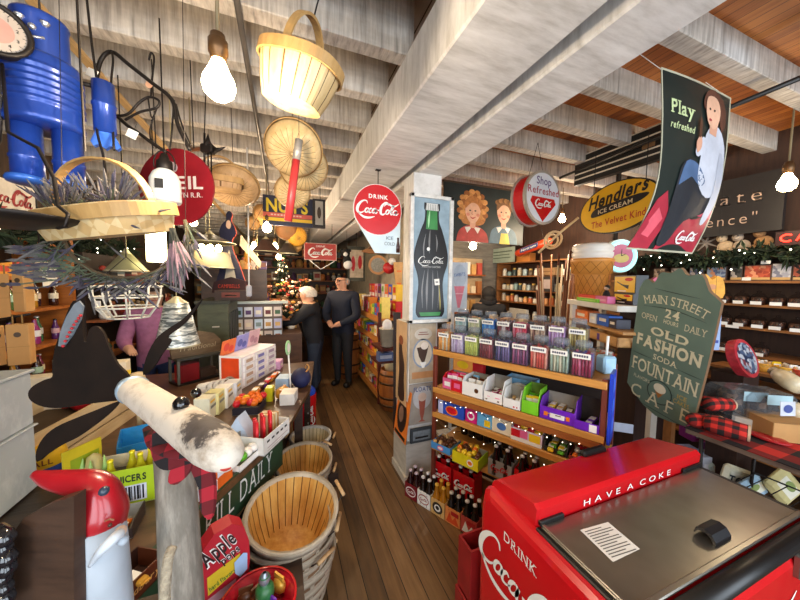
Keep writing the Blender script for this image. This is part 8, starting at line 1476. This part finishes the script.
# ================================================================ people
def skin(chain,rad,edges,root,mats,region,name,parent):
    """one continuous body grown along joints with a skin modifier"""
    me=bpy.data.meshes.new(name); me.from_pydata([tuple(c) for c in chain],edges,[]); o=bpy.data.objects.new(name,me); COL.objects.link(o)
    md=o.modifiers.new('s','SKIN'); md.use_smooth_shade=True
    sv=me.skin_vertices[0].data
    for i,r in enumerate(rad): sv[i].radius=(r if isinstance(r,tuple) else (r,r)); sv[i].use_root=(i==root)
    sd=o.modifiers.new('d','SUBSURF'); sd.levels=2; sd.render_levels=2
    bpy.context.view_layer.update(); dg=bpy.context.evaluated_depsgraph_get(); m2=bpy.data.meshes.new_from_object(o.evaluated_get(dg)); bpy.data.objects.remove(o)
    m2.name=name; m2.materials.clear()
    for q in mats: m2.materials.append(q)
    for p in m2.polygons: p.material_index=region(p.center); p.use_smooth=True
    o=bpy.data.objects.new(name,m2); COL.objects.link(o); o.parent=parent; return o
def person(label,loc,rz,H,jacket,trousers,hair,arms,shoe='1a1614',longhair=False,bald=False,lean=0.0,hood=False,skn='d8a888',glasses=False):
    """faces local -y; arms = [(elbow, hand), (elbow, hand)] for +x and -x side, in units of H"""
    t=thing('person',label,'person',loc,rz); s=H; J=[];Rr=[];E=[]; reg=[]
    def j(x,y,z,r,p=None): J.append((x*s,(y-lean*max(0,z-.5))*s,z*s)); Rr.append(r*s if not isinstance(r,tuple) else (r[0]*s,r[1]*s)); (E.append((p,len(J)-1)) if p is not None else None); return len(J)-1
    pel=j(0,0,.53,(.106,.085)); wa=j(0,-.005,.62,(.103,.082),pel); ch=j(0,0,.73,(.112,.088),wa); sh=j(0,.005,.81,(.08,.066),ch); ne=j(0,-.003,.855,.034,sh); h0=j(0,-.012,.885,.045,ne); h1=j(0,-.016,.93,.06,h0); h2=j(0,-.012,.965,.05,h1)
    for sd,(el_,ha) in zip((1,-1),arms):
        a=j(.115*sd,.005,.805,.052,sh); b_=j(*el_,.042,a); w=j(*[el_[k]+(ha[k]-el_[k])*.9 for k in range(3)],.022,b_); pm=j(*ha,.022,w); dr=V(ha)-V(el_); dr.normalize(); sdv=dr.cross(V((0,0,1)));  sdv=(sdv if sdv.length>.2 else V((0,1,0))).normalized()
        for q,L in ((-.015,.036),(-.005,.042),(.005,.04),(.015,.033)): f=V(ha)+sdv*q+dr*L; m_=j(*(V(ha)+sdv*q*1.1+dr*.018),.0055,pm); j(f.x,f.y,f.z-.006,.0045,m_)
        tb=V(ha)+sdv*.022+dr*.012; j(tb.x,tb.y,tb.z,.006,pm)
    for sd in (1,-1):
        hp=j(.05*sd,0,.49,.062,pel); kn=j(.055*sd,-.012,.28,.044,hp); an=j(.058*sd,.005,.06,.03,kn); hl=j(.06*sd,.0,.026,.03,an); j(.066*sd,-.075,.022,.026,hl)
    JM,TM,SM,HM=mat(jacket,.8,0,.15,20),mat(trousers,.8,0,.2,14),mat(skn,.6,0,.06),mat(shoe,.5)
    hands=[V(h)*s for _,h in arms]; 
    for h in hands: h.y-=lean*max(0,h.z/s-.5)*s
    def region(c):
        if c.z<.052*s: return 3
        if any((c-h).length<.052*s for h in hands): return 2
        if c.z>.852*s: return 2
        if c.z<.485*s: return 1
        return 0
    skin(J,Rr,E,pel,[JM,TM,SM,HM],region,'body',t)
    hy=-lean*.43; b=B(); hm=mat(hair,.8,0,.2,40)
    T=T3((0,(hy-.014)*s,.938*s)); b.T=T
    if hood or not bald:
        n=14; vs_=[];fs=[]; rr_=.0655*s
        for i in range(9):
            ph=PI*i/8*(.62 if not longhair else .78)
            for k in range(n): a=2*PI*k/n; front=max(0,-math.sin(a)); q=ph*(1-.5*front); vs_.append((rr_*1.0*math.sin(q)*math.cos(a),rr_*1.12*math.sin(q)*math.sin(a)+.006*s,rr_*1.12*math.cos(q)))
        for i in range(8):
            for k in range(n): fs.append((i*n+k,i*n+(k+1)%n,(i+1)*n+(k+1)%n,(i+1)*n+k))
        b.add(vs_,fs,hm,True)
        if longhair: b.ball((0,.045*s,-.05*s),.05*s,hm,12,(1,.7,1.2))
    else:
        for sd in (1,-1): b.ball((.052*s*sd,.015*s,-.01*s),.024*s,hm,8,(.5,1.3,1.2))
        b.ball((0,.045*s,-.012*s),.035*s,hm,10,(1.3,.6,1))
    b.done('hair',t)
    b=B(); b.T=T
    for sd in (1,-1): b.ball((.02*s*sd,-.062*s,.0),.006*s,mat('2a1c18',.3),8); b.ball((.06*s*sd,.0,-.01*s),.014*s,SM,8,(.4,.8,1.2))
    b.tube([(0,-.062*s,.008*s,.006*s),(0,-.074*s,-.016*s,.009*s),(0,-.062*s,-.02*s,.007*s)],.006,SM,8); b.tube([(-.016*s,-.055*s,-.036*s),(0,-.06*s,-.038*s),(.016*s,-.055*s,-.036*s)],.0035*s,mat('a85a50',.5),6); 
    b.done('face',t)
    if glasses:
        b=B(); b.T=T
        for sd in (1,-1): b.tube([(.02*s*sd+.014*s*math.cos(R(a)),-.069*s,.012*s*math.sin(R(a))) for a in range(0,360,30)],.0018*s,IRON,5,closed=True); b.tube([(.034*s*sd,-.067*s,.002*s),(.06*s*sd,.0,.004*s)],.0018*s,IRON,5)
        b.tube([(-.006*s,-.07*s,0),(.006*s,-.07*s,0)],.0018*s,IRON,5); b.done('glasses',t)
    if hood: b=B(); b.T=T; b.lathe([(.075*s,-.1*s),(.085*s,-.075*s),(.07*s,-.045*s)],JM,16); b.done('collar',t)
    return t
w=PZ(316,389,0); m_=PZ(343,385,0)
wo=person('white haired woman in dark jacket and jeans reaching to the left counter',(w.x,w.y,0),R(-105),1.56,'16171e','2a3446','d8d0c4',[((.16,-.12,.68),(.12,-.27,.69)),((-.16,-.14,.68),(-.1,-.29,.67))],'d8d0c4' if False else '2a2624',False,False,.12)
person('grey haired man with glasses in navy jacket standing with clasped hands',(m_.x,m_.y,0),R(-45),1.78,'141a2c','16171c','9a948c',[((.17,-.03,.63),(.02,-.14,.56)),((-.17,-.03,.63),(-.02,-.15,.565))],'14110f',False,True,.02,False,'d09a7c',True)
wo.scale=(1.2,1.25,1)
p=PY(489,300,3.64); person('person in black hooded top seen from behind at the rear counter',(p.x,p.y,0),R(150),1.6,'121318','1c1e26','14100e',[((.16,-.05,.63),(.1,-.16,.57)),((-.16,-.05,.63),(-.1,-.16,.57))],'1a1614',True,False,.03,True)
p=D(156,350,2.55); p=V((-1.32,2.52,0)); p=V((D(153,350,2.7).x,D(153,350,2.7).y,0)); person('person in pink jacket and blue jeans half hidden behind the moose antler',(p.x-.18,p.y+.62,0),R(20),1.6,'a86a90','2a3a6a','2a1a16',[((.16,-.05,.64),(.12,-.17,.6)),((-.16,-.05,.64),(-.12,-.17,.6))],'1a1614',True)
